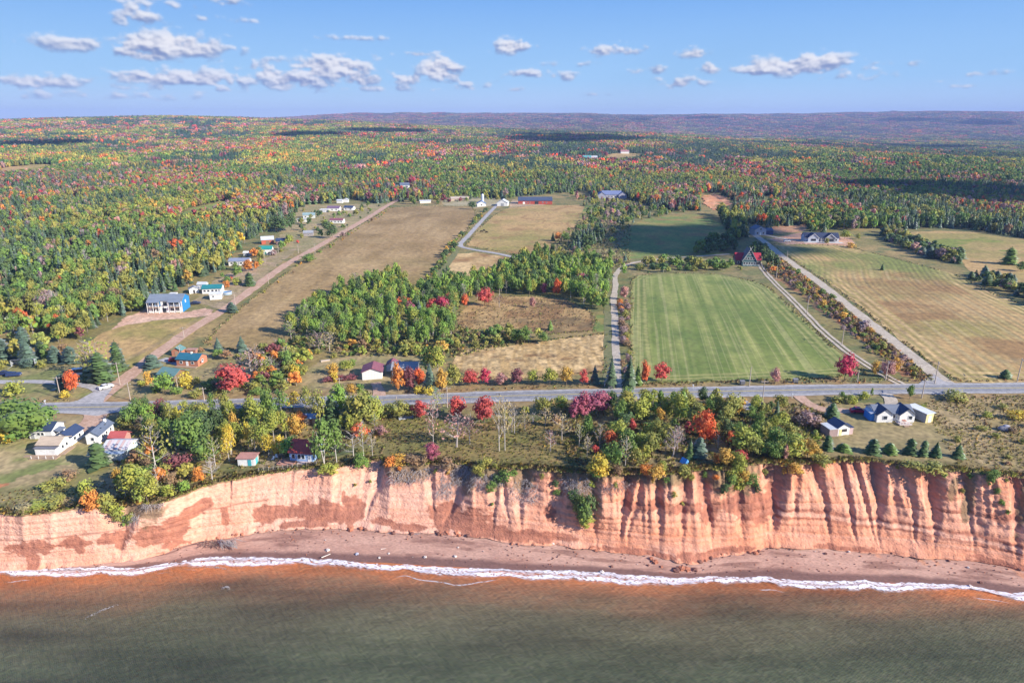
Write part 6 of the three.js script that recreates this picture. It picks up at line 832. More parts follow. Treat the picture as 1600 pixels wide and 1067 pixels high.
house({ name: 'shed', cat: 'shed', px: 1437, py: 653, w: 2.6, d: 6.4, h: 2.7, ridge: 'flat', turn: 18, wall: 'yellow', roof: [0.72, 0.74, 0.76], label: 'narrow pale yellow shed with white flat roof beside the twin gabled white house', short: 'the pale yellow shed', doors: [['f', 0, 1.2, 2, 'cream']], extra: (g) => mesh('side_wall', bx(0.1, 2.4, 6.2, -1.36, 1.25, 0), mat(C.grey), g) });
house({ name: 'shed', cat: 'shed', px: 1310, py: 675, w: 3.6, d: 4, h: 2.4, rh: 1.0, turn: 12, ridge: 'z', wall: 'white', roof: 'navy', label: 'white shed with navy roof and grey lean-to on the lawn', short: 'the white lawn shed', doors: [['f', 0.2, 1.6, 0.8, [0.05, 0.04, 0.04], 1.0], ['f', -0.9, 0.8, 1.8, 'yellow']], wings: [{ x: -3.0, z: 0.2, w: 2.6, d: 3.8, h: 2.1, ridge: 'flat', wall: [0.35, 0.25, 0.24], roof: 'lightgrey', over: 0.2 }, { x: 2.4, z: 0.6, w: 1.3, d: 2.6, h: 1.9, ridge: 'flat', wall: [0.58, 0.42, 0.40], roof: 'navy', over: 0.1 }] });
// a silo, a tarpaulin shelter and a pool
{ const [x, y, z] = at(754, 316), g = group('silo', [x, y, z]); tag(g, 'pale blue farm silo with domed top behind the blue roofed farm house', 'silo'); mesh('tower', cyl(1.5, 1.5, 7.5, 14), mat([0.55, 0.62, 0.72], 0.5), g); mesh('dome', new THREE.SphereGeometry(1.55, 14, 6, 0, 6.3, 0, 1.57).translate(0, 7.5, 0), mat([0.7, 0.74, 0.8], 0.4), g); keepOff.push([x, z, 3]); }
{ const [x, y, z] = at(35, 572), g = group('shelter', [x, y, z], 0.2); tag(g, 'rounded grey tarpaulin shelter among the blue green pines', 'shelter'); mesh('cover', new THREE.CylinderGeometry(2.6, 2.6, 8, 14, 1, false, 0, Math.PI).rotateZ(Math.PI / 2).rotateX(-Math.PI / 2 + Math.PI / 2).rotateX(0), mat([0.36, 0.38, 0.42], 0.6), g).rotation.x = -Math.PI / 2; mesh('frame', merge([bx(0.1, 0.1, 5.2, -4, 0.05, 0), bx(0.1, 0.1, 5.2, 4, 0.05, 0)]), mat(C.grey), g); keepOff.push([x, z, 5]); }
{ const [x, y, z] = at(354, 459.5), g = group('pool', [x, y, z]); tag(g, 'round blue above ground pool beside the flat white garage', 'pool'); mesh('wall', new THREE.CylinderGeometry(2.6, 2.6, 1.2, 20, 1, true).translate(0, 0.6, 0), mat([0.3, 0.38, 0.45]), g); mesh('rim', new THREE.TorusGeometry(2.6, 0.1, 5, 20).rotateX(Math.PI / 2).translate(0, 1.2, 0), mat(C.white), g); mesh('water', new THREE.CircleGeometry(2.58, 20).rotateX(-Math.PI / 2).translate(0, 1.02, 0), mat([0.02, 0.22, 0.42], 0.1), g); keepOff.push([x, z, 3]); }

// ---------------------------------------------------------------- vehicles
function car(px, py, turn, colour, label, { h = 1.45, l = 4.6, w = 1.8, kind = 'sedan', name = 'car', cat = 'car' } = {}) {
  const [x, y, z] = at(px, py), g = group(name, [x, y + 0.12, z], turn * Math.PI / 180), q = l / 4.6; tag(g, label, cat); keepOff.push([x, z, 3]);
  const side = kind === 'sedan' ? [[-2.3, 0.35], [2.25, 0.35], [2.3, 0.7], [2.1, 0.86], [1.05, 0.98], [0.9, 1.0], [-1.7, 1.0], [-2.2, 0.95], [-2.3, 0.7]] : [[-2.3, 0.35], [2.25, 0.35], [2.3, 0.8], [2.1, 1.0], [1.2, 1.1], [-2.25, 1.1], [-2.3, 0.7]];
  const body = new THREE.ExtrudeGeometry(new THREE.Shape(side.map(([a, b]) => new THREE.Vector2(a * q, b))), { depth: w - 0.16, bevelEnabled: true, bevelSize: 0.08, bevelThickness: 0.08, bevelSegments: 2 }).translate(0, 0, -(w - 0.16) / 2);
  mesh('body', body, mat(tone(colour), 0.3), g);
  const top = kind === 'sedan' ? [[1.0, 0.98], [0.35, h], [-1.1, h], [-1.85, 0.98]] : [[1.15, 1.08], [0.55, h], [-2.0, h], [-2.25, 1.08]];
  mesh('windows', new THREE.ExtrudeGeometry(new THREE.Shape(top.map(([a, b]) => new THREE.Vector2(a * q, b))), { depth: w - 0.3, bevelEnabled: false }).translate(0, 0, -(w - 0.3) / 2), pane, g);
  mesh('roof', bx((top[1][0] - top[2][0]) * q, 0.08, w - 0.28, (top[1][0] + top[2][0]) / 2 * q, h + 0.03, 0), mat(tone(colour), 0.3), g);
  for (const a of [-1.4, 1.4]) for (const c of [-1, 1]) { const wh = mesh('wheel', new THREE.CylinderGeometry(0.34, 0.34, 0.22, 12).rotateX(Math.PI / 2), mat(C.black), g); wh.position.set(a * q, 0.24, c * (w / 2 - 0.1)); }
  for (const c of [-1, 1]) { mesh('headlight', bx(0.06, 0.14, 0.4, 2.37 * q, 0.68, c * 0.6), mat([0.7, 0.7, 0.7], 0.2), g); mesh('tail_light', bx(0.06, 0.14, 0.36, -2.37 * q, 0.74, c * 0.62), mat([0.4, 0.02, 0.02], 0.3), g); }
}
car(165, 607, 52, 'white', 'white car turning at the mouth of the dirt road');
car(7, 586, 4, [0.02, 0.035, 0.12], 'dark blue car at the far left lane, outermost of the parked pair');
car(21, 588, 12, [0.03, 0.05, 0.14], 'dark blue car at the far left lane, nearer the lawn of the parked pair', { kind: 'wagon' });
car(274, 565, 12, [0.30, 0.01, 0.03], 'dark red car parked beside the terracotta house', { kind: 'wagon', h: 1.6 });
car(305, 475.5, 8, [0.03, 0.035, 0.07], 'dark car parked right of the two storey house');
car(1342, 645, -6, [0.36, 0.012, 0.06], 'crimson car parked left of the twin gabled white house', { h: 1.5 });
car(126, 586, 20, 'white', 'white camper van behind the flame orange maple', { kind: 'wagon', h: 2.5, l: 6, w: 2.2, name: 'camper_van', cat: 'van' });
car(17, 500, 10, 'white', 'white car at the edge of the left clearing', { kind: 'wagon' }); 
car(1230, 378, 5, 'white', 'white pickup on the red soil left of the pale bungalow', { kind: 'wagon', h: 1.7 });

// ---------------------------------------------------------------- poles, cows, yard things
function pole(px, py, top, where, arms = 1, lean = 0) {
  const [x, y, z] = at(px, py), [, , s] = toPx(x, y, z), h = (py - top) / s / Math.cos(Math.atan2(CAM_Y - y, Math.hypot(x, z))), g = group('utility_pole', [x, y, z], lean);
  tag(g, where, 'pole', 'utility poles'); mesh('post', cyl(0.17, 0.11, h + 0.5, 7, 0, -0.5, 0), mat([0.42, 0.35, 0.30]), g);
  for (let k = 0; k < arms; k++) { mesh('crossarm', bx(2.2, 0.13, 0.13, 0, h - 0.5 - k * 0.8, 0.12), mat([0.36, 0.29, 0.24]), g); for (const u of [-0.95, 0, 0.95]) mesh('insulator', cyl(0.05, 0.07, 0.22, 6, u, h - 0.42 - k * 0.8, 0.12), mat(C.lightgrey, 0.4), g); }
}
for (const p of [[94, 622, 588, 'pale utility pole left of the flame orange maple'], [187, 602, 566, 'dark utility pole standing on the edge of the dirt road'], [203, 625, 598, 'pale utility pole at the corner of the highway and the dirt road'], [319, 627, 605, 'utility pole in the shrubs left of the great red maple'], [278, 613, 588, 'utility pole in front of the grey green roofed cottage'], [282, 562, 540, 'slim pole over the red car'], [699, 637, 605, 'utility pole at the highway beside the row of maples'], [531, 610, 590, 'utility pole beside the golden shrubs of the garage lawn'], [620, 642, 620, 'short pole at the highway left of the red maples', 0], [1171, 604, 574, 'slim bare pole at the edge of the mown field', 0], [1191, 632, 594, 'utility pole on the sea side by the short drive'], [1340, 597, 578, 'pole beside the brilliant red maple', 0], [1384, 594, 564, 'utility pole at the highway end of the drive'], [1461, 600, 565, 'utility pole in the mouth of the gravel road'], [1441, 622, 592, 'utility pole across the highway from the gravel road'], [1590, 597, 560, 'tall utility pole at the edge of the stubble field'], [1261, 491, 464, 'utility pole along the drive, middle of three'], [1316, 538, 509, 'utility pole along the drive, nearest of three to the highway'], [1213, 436, 414, 'utility pole along the drive, farthest of three from the highway'],
  [287, 528, 511, 'pole on the dirt road below the two storey house'], [367, 476, 456, 'pole on the dirt road near the flat white garage'], [419, 443, 428, 'white pole on the dirt road where it narrows', 0], [466, 396, 382, 'pole on the dirt road below the grey cabin'], [492, 397, 381, 'pole on the hay field side of the dirt road'], [514, 338, 324, 'pole left of the purple roofed house'], [541, 360, 346, 'pole at the dirt road below the mobile home'], [1230, 405, 392, 'slim pole on the slope below the pale bungalow', 0], [688, 316, 306, 'pole beyond the far corner of the hay field'], [606, 322, 311, 'pole at the far end of the dirt road']]) pole(p[0], p[1], p[2], p[3], p[4] ?? 1, p[0] > 1200 ? 1.2 : 0.1);
const tip = (px, py, top) => { const [x, y, z] = at(px, py), [, , s] = toPx(x, y, z); return [x, y + (py - top) / s / Math.cos(Math.atan2(CAM_Y - y, Math.hypot(x, z))) - 0.35, z]; };
function wires(pts, label) {
  const P0 = tip(...pts[0]), g = group('power_line', P0); tag(g, label, 'power line');
  for (const o of [-0.9, 0, 0.9]) { const L = []; for (let i = 0; i + 1 < pts.length; i++) { const a = tip(...pts[i]), b = tip(...pts[i + 1]), dx = b[0] - a[0], dz = b[2] - a[2], n = Math.hypot(dx, dz), nx = -dz / n * o, nz = dx / n * o; let p = null; for (let k = 0; k <= 8; k++) { const t = k / 8, q = [lerp(a[0], b[0], t) + nx - P0[0], lerp(a[1], b[1], t) - n * 0.02 * 4 * t * (1 - t) - P0[1], lerp(a[2], b[2], t) + nz - P0[2]]; if (p) L.push(limb(p, q, 0.03, 0.03, 3)); p = q; } } mesh('wire', merge(L), mat([0.16, 0.15, 0.15], 0.6), g); }
}
wires([[1213, 436, 414], [1261, 491, 464], [1316, 538, 509], [1384, 594, 564]], 'three thin wires strung on the poles along the drive');
wires([[1384, 594, 564], [1461, 600, 565], [1590, 597, 560]], 'three thin wires strung along the inland side of the highway');
wires([[187, 602, 566], [287, 528, 511], [367, 476, 456]], 'three thin wires strung along the dirt road');
function cow(px, py, turn, label) {
  const [x, y, z] = at(px, py), g = new Soup(), r = rngOf(px * 7), s = [1, 1, 1], L = (a, b, c, rad, sx = 1, sy = 1) => { const q = new Soup(); lump(q, V3(0, 0, 0), rad, s, () => 0.3, ICO1, 1); for (let i = 0; i < q.p.length; i += 3) { g.p.push(q.p[i] * sx + a, q.p[i + 1] * sy + b, q.p[i + 2] + c); g.n.push(q.n[i], q.n[i + 1], q.n[i + 2]); g.c.push(1, 1, 1); } };
  L(-0.45, 1.05, 0, 0.46, 1.2, 0.95); L(0.4, 1.1, 0, 0.46, 1.25, 1.0); L(0, 1.02, 0, 0.48, 1.5, 0.9); L(1.05, 0.95, 0, 0.26, 1.3, 0.9); L(1.4, 0.6, 0, 0.2, 1.0, 1.5);
  const legs = [[-0.75, -0.22], [-0.75, 0.22], [0.65, -0.22], [0.65, 0.22]].flatMap(([a, c]) => [limb([a, 0.85, c], [a + 0.06, 0.42, c], 0.15, 0.08, 6), limb([a + 0.06, 0.44, c], [a, 0, c], 0.08, 0.07, 6)]), tail = limb([-1.0, 1.25, 0], [-1.1, 0.5, 0], 0.05, 0.03, 4), ears = [limb([1.35, 0.88, 0.1], [1.3, 0.92, 0.34], 0.06, 0.02), limb([1.35, 0.88, -0.1], [1.3, 0.92, -0.34], 0.06, 0.02)];
  const m = mesh('cow', merge([g.geo(), ...legs, tail, ...ears]), mat([0.03, 0.022, 0.02])); m.position.set(x, y, z); m.rotation.y = turn; tag(m, label, 'cow', 'cows grazing in the pasture');
}
cow(752, 363, 0.4, 'black cow grazing in the pasture, leftmost of three'); cow(756.5, 361.5, 2.4, 'black cow grazing in the pasture, middle of three'); cow(760, 364, -0.3, 'black cow grazing in the pasture, rightmost of three');
function yard(name, cat, px, py, geos, label, turn = 0) { const [x, y, z] = at(px, py), g = group(name, [x, y, z], turn); tag(g, label, cat); for (const [n, geo, c] of geos) mesh(n, geo, mat(tone(c)), g); keepOff.push([x, z, 1]); return g; }
const seat = (c) => [['seat', bx(0.6, 0.08, 0.55, 0, 0.4, 0), c], ['backrest', bx(0.6, 0.7, 0.08, 0, 0.75, -0.3).rotateX(-0.12), c], ...[-0.27, 0.27].flatMap((a) => [['leg', bx(0.06, 0.4, 0.06, a, 0.2, 0.22), c], ['leg', bx(0.06, 0.4, 0.06, a, 0.2, -0.24), c]])];
yard('garden_chair', 'chair', 432, 716, seat('white'), 'white garden chair on the sandy yard, nearest the cottage deck', 0.5);
yard('garden_chair', 'chair', 426, 719, seat('white'), 'white garden chair on the sandy yard, farther left of the pair', -0.4);
yard('picnic_table', 'table', 440, 714, [['tabletop', bx(1.8, 0.08, 0.8, 0, 0.75, 0), 'wood'], ['bench', bx(1.8, 0.06, 0.3, 0, 0.45, 0.7), 'wood'], ['bench', bx(1.8, 0.06, 0.3, 0, 0.45, -0.7), 'wood'], ['leg', bx(0.1, 0.75, 1.5, -0.7, 0.37, 0), 'wood'], ['leg', bx(0.1, 0.75, 1.5, 0.7, 0.37, 0), 'wood']], 'wooden picnic table left of the red roofed blue cottage', 0.3);
yard('tent', 'tent', 1070, 723, [['cover', prism([[-0.9, 0], [0.9, 0], [0, 1.3]], 1.8), [0.09, 0.33, 0.72]], ['flap', prism([[-0.3, 0], [0.3, 0], [0, 0.8]], 0.04).translate(0, 0, 0.93), [0.2, 0.5, 0.8]]], 'small bright blue tent on the brown grass near the cliff', 0.6);
for (const [px, py, l] of [[1160, 601, 'dark roadside bin beside the slim bare pole'], [1243, 598, 'dark roadside bin near the pale pink maple'], [954, 607, 'grey roadside bin by the big dark spruces']]) yard('roadside_bin', 'bin', px, py, [['box', bx(1.5, 1.1, 0.9, 0, 0.7, 0), [0.13, 0.13, 0.14]], ['lid', bx(1.6, 0.1, 1.0).rotateX(0.2).translate(0, 1.32, 0), [0.2, 0.2, 0.22]], ['leg', bx(0.1, 0.3, 0.8, -0.6, 0.1, 0), 'wood'], ['leg', bx(0.1, 0.3, 0.8, 0.6, 0.1, 0), 'wood']], l);
for (const [px, py, l] of [[945, 605, 'white post at the mouth of the middle lane'], [1083, 608, 'grey marker post in the verge of the mown field'], [1238, 622, 'dark mailbox post at the curved drive'], [210, 628, 'white post at the junction corner'], [70, 632, 'white post on the verge left of the junction']]) yard('mailbox', 'mailbox', px, py, [['post', bx(0.14, 1.2, 0.14, 0, 0.6, 0), 'lightgrey'], ['box', bx(0.35, 0.3, 0.6, 0, 1.3, 0), 'lightgrey']], l);
yard('junk_pile', 'wreck', 1570, 672, [['hull', new THREE.SphereGeometry(1, 12, 8).scale(1.9, 0.85, 1.1).translate(0, 0.4, 0), [0.23, 0.22, 0.24]], ['cover', new THREE.SphereGeometry(1, 10, 6).scale(1.1, 0.7, 0.8).translate(0.4, 0.9, 0), [0.33, 0.32, 0.36]]], 'grey covered boat in the rough grass at the right');
yard('stone_slab', 'slab', 634, 653, [['slab', bx(4.4, 0.35, 1.8, 0, 0.15, 0), [0.38, 0.40, 0.44]]], 'flat grey concrete slab beside the left red maple', 0.3);
yard('stone_slab', 'slab', 508, 564, [['slab', bx(3.4, 0.4, 1.2, 0, 0.15, 0), [0.55, 0.45, 0.35]]], 'pale flat slab at the edge of the garage lawn', 0.4);
// wire fence along the cliff by the blue cottage
{
  const A = at(404, 738), B = at(494, 727), n = 12, g = group('wire_fence', A); tag(g, 'thin wire fence along the cliff edge below the blue cottage', 'fence');
  const loc = (k) => { const x = lerp(A[0], B[0], k) - A[0], z = lerp(A[2], B[2], k) - A[2]; return [x, H(x + A[0], z + A[2]) - A[1], z]; };
  for (let i = 0; i <= n; i++) { const p = loc(i / n); mesh('post', cyl(0.06, 0.06, 1.4, 5, p[0], p[1] - 0.1, p[2]), mat([0.4, 0.36, 0.32]), g); }
  for (const hh of [0.4, 0.8, 1.15]) mesh('wire', merge(Array.from({ length: n }, (_, i) => { const a = loc(i / n), b = loc((i + 1) / n); return limb([a[0], a[1] + hh, a[2]], [b[0], b[1] + hh, b[2]], 0.02, 0.02, 3); })), mat(C.grey, 0.5), g);
}
// ---------------------------------------------------------------- beach: rocks, driftwood, fallen brush
function rock(px, py, size, colour, label, grp) {
  const yb = hFoot((px - 800) * 0.16) * 0.4, [x, , z] = at(px, py, yb), s = new Soup(), r = rngOf(Math.round(px * 31 + py)); lump(s, V3(0, 0, 0), size, [1, 1, 1], r, ICO1, 0.62); const m = mesh('rock', s.geo(), mat(colour)); const k = zFoot(x), t = clamp((z - k) / (zWater(x) - k)); m.position.set(x, lerp(hFoot(x), 0.05, Math.pow(t, 0.8)) + size * 0.15, z); m.rotation.y = r() * 6; tag(m, label, 'rock', grp);
}
const redRock = [0.42, 0.16, 0.09], darkRock = [0.19, 0.085, 0.065], paleRock = [0.62, 0.55, 0.5];
for (const [px, py, s, c, l] of [[512, 858, 0.55, paleRock, 'pale boulder on the middle of the beach, left of the blue grey one'], [557, 863, 0.5, [0.4, 0.42, 0.5], 'blue grey boulder on the beach near the surf'], [592, 868, 0.35, paleRock, 'small pale stone right of the blue grey boulder'], [607, 863, 0.3, paleRock, 'small pale stone, inland one right of the blue grey boulder'], [664, 868, 0.45, paleRock, 'pale stone alone below the driftwood line'], [711, 868, 0.45, paleRock, 'pale boulder at the dark wet streaks'], [716, 857, 0.25, paleRock, 'small pale stone above the dark wet streaks'], [941, 891, 0.6, paleRock, 'white boulder at the surf edge of the middle beach'], [956, 884, 0.4, darkRock, 'small dark rock inland of the white surf boulder'],
  [924, 861, 0.7, redRock, 'red block fallen below the vegetated gully, left of two'], [931, 864, 0.5, redRock, 'red block fallen below the vegetated gully, right of two'], [1043, 870, 0.9, darkRock, 'dark flat rock beside the fallen fan of sandstone'], [1018, 876, 0.6, redRock, 'red block left of the dark rock cluster, inland of three'], [1024, 880, 0.75, redRock, 'red block left of the dark rock cluster, largest of three'], [1013, 884, 0.35, darkRock, 'small dark rock left of the red blocks'], [1034, 886, 0.4, redRock, 'red block left of the dark rock cluster, seaward of three'],
  [1057, 891, 0.9, darkRock, 'largest dark rock of the cluster near the surf'], [1066, 889, 0.85, redRock, 'red rock in the dark cluster near the surf, left one'], [1074, 890, 0.8, redRock, 'red rock in the dark cluster near the surf, right one'], [1086, 891, 0.7, darkRock, 'dark rock at the right end of the surf cluster'], [1142, 862, 1.0, redRock, 'red sandstone slab at the cliff foot, leftmost of its heap'], [1150, 856, 0.9, [0.62, 0.36, 0.26], 'pale sandstone slab at the cliff foot in the heap'], [1162, 862, 1.0, redRock, 'red sandstone slab at the cliff foot, middle of its heap'], [1174, 864, 0.8, redRock, 'red sandstone slab at the cliff foot, rightmost of its heap'], [1146, 866, 0.5, darkRock, 'small dark rock in front of the sandstone slab heap'],
  [1219, 856, 0.7, [0.15, 0.13, 0.14], 'black rock at the cliff foot with an orange neighbour'], [1224, 861, 0.4, [0.5, 0.22, 0.1], 'small orange rock beside the black rock'], [1205, 854, 0.45, darkRock, 'dark rock left of the black rock'], [1290, 870, 0.4, darkRock, 'small dark rock alone on the right beach'], [1451, 865, 0.6, darkRock, 'dark rock at the foot of the right cliff'], [1466, 872, 0.55, redRock, 'red rock at the foot of the right cliff'], [1482, 881, 0.4, darkRock, 'dark stone on the sand right of the red rock'], [1486, 871, 0.4, darkRock, 'dark stone close under the right cliff'], [1513, 890, 0.35, paleRock, 'white stone on the sand left of the orange streak'], [1518, 913, 0.45, paleRock, 'white stone at the right wet margin'], [1534, 909, 0.4, darkRock, 'dark stone beside the white stone at the wet margin'], [1555, 878, 0.6, redRock, 'red rock heap under the far right cliff, left part'], [1584, 886, 0.9, darkRock, 'dark rock under the far right cliff'], [1592, 891, 0.7, redRock, 'red rock under the far right cliff, outermost'], [792, 847, 0.35, darkRock, 'small dark rock on the middle beach under the red ledge'], [791, 846, 0.3, redRock, 'small red rock on the middle beach under the red ledge']]) rock(px, py, s * 0.9, c, l);
const stoneSoup = new Soup(); { const r = rngOf(606); for (let i = 0; i < 1100; i++) { const x = rr(-150, 150, r), t = Math.pow(r(), 1.3) * 0.85, z = lerp(zFoot(x), zWater(x), t), c = r() < 0.05 ? paleRock : r() < 0.5 ? darkRock : redRock; if (t > 0.2 && noise(x / 7, z / 2) < -0.1) continue; const s0 = stoneSoup.p.length; lump(stoneSoup, V3(x, lerp(hFoot(x), 0.05, Math.pow(t, 0.8)) + 0.06, z), rr(0.05, 0.19, r) * (t < 0.08 ? (noise(x / 6, 5) > 0.2 ? 4 : 1.8) : 1), c, r, ICO, 0.7); } }
tag(mesh('beach_stones', stoneSoup.geo(), new THREE.MeshStandardMaterial({ vertexColors: true, roughness: 0.95 })), 'scattered small stones and clods over the whole beach', 'stones', null, 'stuff');
function sticks(n, len, spread, r, flat = 0.3, pref = null) { const L = []; for (let i = 0; i < n; i++) { const a = pref === null ? r() * 6.28 : pref + (r() - 0.5) * 1.1, l = len * rr(0.35, 1, r), x = (r() - 0.5) * spread[0], z = (r() - 0.5) * spread[1], y = rr(0.05, 0.05 + flat, r), e = (r() - 0.35) * flat; L.push(limb([x, y, z], [x + Math.cos(a) * l, Math.max(0.03, y + e), z + Math.sin(a) * l], rr(0.035, 0.1, r), 0.02, 4)); } return merge(L); }
{
  const put = (name, px, py, y, geo, c, label, cat, turn = 0) => { const [x, , z] = at(px, py, y), m = mesh(name, geo, mat(c)); m.position.set(x, y, z); m.rotation.y = turn; tag(m, label, cat); };
  put('fallen_tree', 354, 852, 1.2, merge([sticks(90, 3.2, [4, 1.6], rngOf(1), 1.5, 0.7), limb([-2.5, 0.4, -1], [3, 0.5, 1.4], 0.22, 0.1, 6), limb([-2, 0.7, -0.2], [3.4, 0.5, 1.9], 0.16, 0.08, 6)]), [0.50, 0.45, 0.42], 'bleached fallen tree with tangled branches at the left cliff foot', 'fallen tree');
  put('fallen_brush', 330, 851, 1.3, sticks(80, 1.8, [5, 1.4], rngOf(2), 0.7), [0.24, 0.16, 0.13], 'brown broken brush left of the bleached fallen tree', 'brush');
  for (const [px, w, n, l] of [[622, 5, 50, 'left'], [668, 9, 110, 'middle'], [704, 7, 80, 'right']]) put('driftwood', px, 833 + (px - 622) * 0.03, 1.7, sticks(n, 1.7, [w, 0.9], rngOf(px), 0.3, 0.1), [0.58, 0.50, 0.46], `${l} stretch of the driftwood line at the foot of the middle cliff`, 'driftwood');
  put('driftwood', 674, 842, 1.3, merge([limb([-1, 0.15, 0.8], [1.6, 0.2, -1.4], 0.13, 0.07, 6), limb([-0.6, 0.2, 0.3], [1.0, 0.3, -1.6], 0.1, 0.05, 6)]), [0.62, 0.54, 0.48], 'pale pair of logs pointing from the driftwood line towards the water', 'driftwood');
  put('driftwood', 509, 869, 0.5, limb([-0.9, 0.12, 0.7], [0.9, 0.15, -0.7], 0.14, 0.1, 6), [0.6, 0.53, 0.47], 'single log lying near the surf below the wet red cliff', 'driftwood');
  put('driftwood', 600, 858, 0.7, limb([-0.8, 0.12, 0.2], [0.8, 0.12, -0.2], 0.13, 0.1, 6), [0.62, 0.5, 0.42], 'short pale log on the sand right of the blue grey boulder', 'driftwood');
  // dead brush hanging in the gullies
  for (const [px, py, w, hgt, n, l] of [[640, 748, 8, 4.5, 260, 'grey dead brush hanging under the orange shrubs, leftmost on the cliff'], [712, 752, 6, 6, 260, 'grey dead brush filling the gully beside the red wet patch'], [726, 738, 5, 4, 150, 'grey dead brush at the top of the second brushy gully'], [695, 778, 3, 5, 130, 'grey dead brush trailing low down the second brushy gully'], [765, 748, 6, 4, 170, 'grey dead brush above the two green bushes on the cliff'], [820, 768, 5, 6, 210, 'grey dead brush in the hollow beside the yellow knob'], [897, 752, 5, 5, 200, 'grey dead brush left of the yellow cliff edge tree'], [960, 748, 6, 3, 150, 'mauve dead brush right of the yellow cliff edge tree'], [240, 810, 4, 3, 90, 'grey twigs in the vegetated notch of the left cliff'], [275, 780, 4, 2.5, 70, 'grey roots at the rim right of the vegetated notch']]) {
    const r = rngOf(px * 3), L = [], yT = H((px - 800) / 6.2, -155), list = [];
    for (let i = 0; i < n; i++) { const a = (r() - 0.5) * w * 1.6, b = (r() - 0.5) * hgt, x0 = xOfPx(px) + a * 0.8, ti = clamp(0.02 + (py - 722 - (px < 300 ? 60 : 10) + b * 5.5) / 125, 0.0, 0.8), zt = zEdge(x0), zb = zFoot(x0), y = lerp(H(x0, zt), hFoot(x0), ti), z = lerp(zt, zb, Math.pow(ti, 0.92)) - carve(x0, ti) + rr(0.1, 0.7, r), ang = -1.57 + (r() - 0.5) * 2.6, ll = rr(0.5, 2.1, r); list.push([[x0, y, z], [x0 + Math.cos(ang) * ll * 0.8, y + Math.sin(ang) * ll * 0.8, z + rr(0.0, 0.5, r) + ll * 0.25]]); }
    const o = list[0][0]; for (const [p, q] of list) L.push(limb([p[0] - o[0], p[1] - o[1], p[2] - o[2]], [q[0] - o[0], q[1] - o[1], q[2] - o[2]], rr(0.03, 0.075, r), 0.015, 3));
    const m = mesh('dead_brush', merge(L), mat(px === 960 ? [0.40, 0.29, 0.27] : [0.42, 0.37, 0.355])); m.position.set(...o); tag(m, l, 'brush');
  }
}

// ---------------------------------------------------------------- plants: filling the woods, then building them
const settled = poly([[-420, 1000], [-420, 575], [-40, 548], [0, 545], [30, 522], [75, 528], [110, 545], [135, 525], [165, 505], [215, 490], [236, 478], [248, 462], [295, 448], [300, 436], [350, 424], [362, 400], [395, 372], [430, 356], [450, 335], [480, 320], [515, 318], [550, 311], [590, 318], [620, 316], [680, 308], [740, 303], [780, 312], [800, 308], [862, 303], [915, 298], [930, 312], [990, 314], [1040, 328], [1095, 330], [1092, 305], [1118, 299], [1148, 315], [1145, 330], [1168, 348], [1200, 356], [1250, 352], [1262, 362], [1320, 364], [1360, 357], [1400, 360], [1500, 356], [1600, 372], [1800, 402], [2050, 440], [2050, 1000]].map(([a, b]) => [a, b]));
const holes = ['farClear', 'farClear2', 'farClear3', 'fern', 'leftClear'].map((k) => P[k]);
// a house yard in the woods
const woodOpen = (x, z) => holes.some((h) => inside(h, x, z)) || keepOff.some((k) => -k[1] > 600 && Math.abs(x - k[0]) < k[2] + 5 && z > k[1] - k[2] - 3 && z < k[1] + k[2] + Math.min(60, -k[1] * 0.045));
for (const s of stands) {
  const Q = poly(s.p), xs = Q.map((p) => p[0]), zs = Q.map((p) => p[1]), r = rngOf(Math.round(s.p[0][0] * 17 + s.p[0][1]) >>> 0);
  for (let x = Math.min(...xs); x < Math.max(...xs); x += s.d) for (let z = Math.min(...zs); z < Math.max(...zs); z += s.d) {
    const X = x + (r() - 0.5) * s.d * 0.9, Z = z + (r() - 0.5) * s.d * 0.9, u = r(), kind = pick(s.mix, r), col = pick(CONIFER[kind] ?? s.cols, r), h = lerp(s.h[0], s.h[1], r()), wj = rr(0.8, 1.25, r);
    if (!inside(Q, X, Z) || u < 0.06) continue;
    const k = kind === 'shrub' ? 0.55 : kind === 'spruce' ? 0.95 : 1;
    if (!clear(X, Z, kind === 'shrub' ? 0.2 : 1.6) || Z > zEdge(X) - 0.6) continue;
    if (plants.some((p) => p.named && Math.abs(p.x - X) < p.w * 0.3 + 0.8 && Math.abs(p.z - Z) < p.w * 0.3 + 0.8) || plants.some((p) => p.named && p.kind === 'maple' && h > 2.5 && Math.abs(p.x - X) < p.w * 0.5 + 0.6 && Z > p.z && Z < p.z + 9)) continue;
    const H0 = s.mix.shrub && Object.keys(s.mix).length === 1 ? h : h * k; 
    plants.push({ kind, x: X, y: H(X, Z), z: Z, h: H0, w: H0 * (kind === 'spruce' ? 0.45 : kind === 'shrub' && k < 1 ? Math.max(1.1, s.w) : s.w) * wj, colour: col });
  }
}
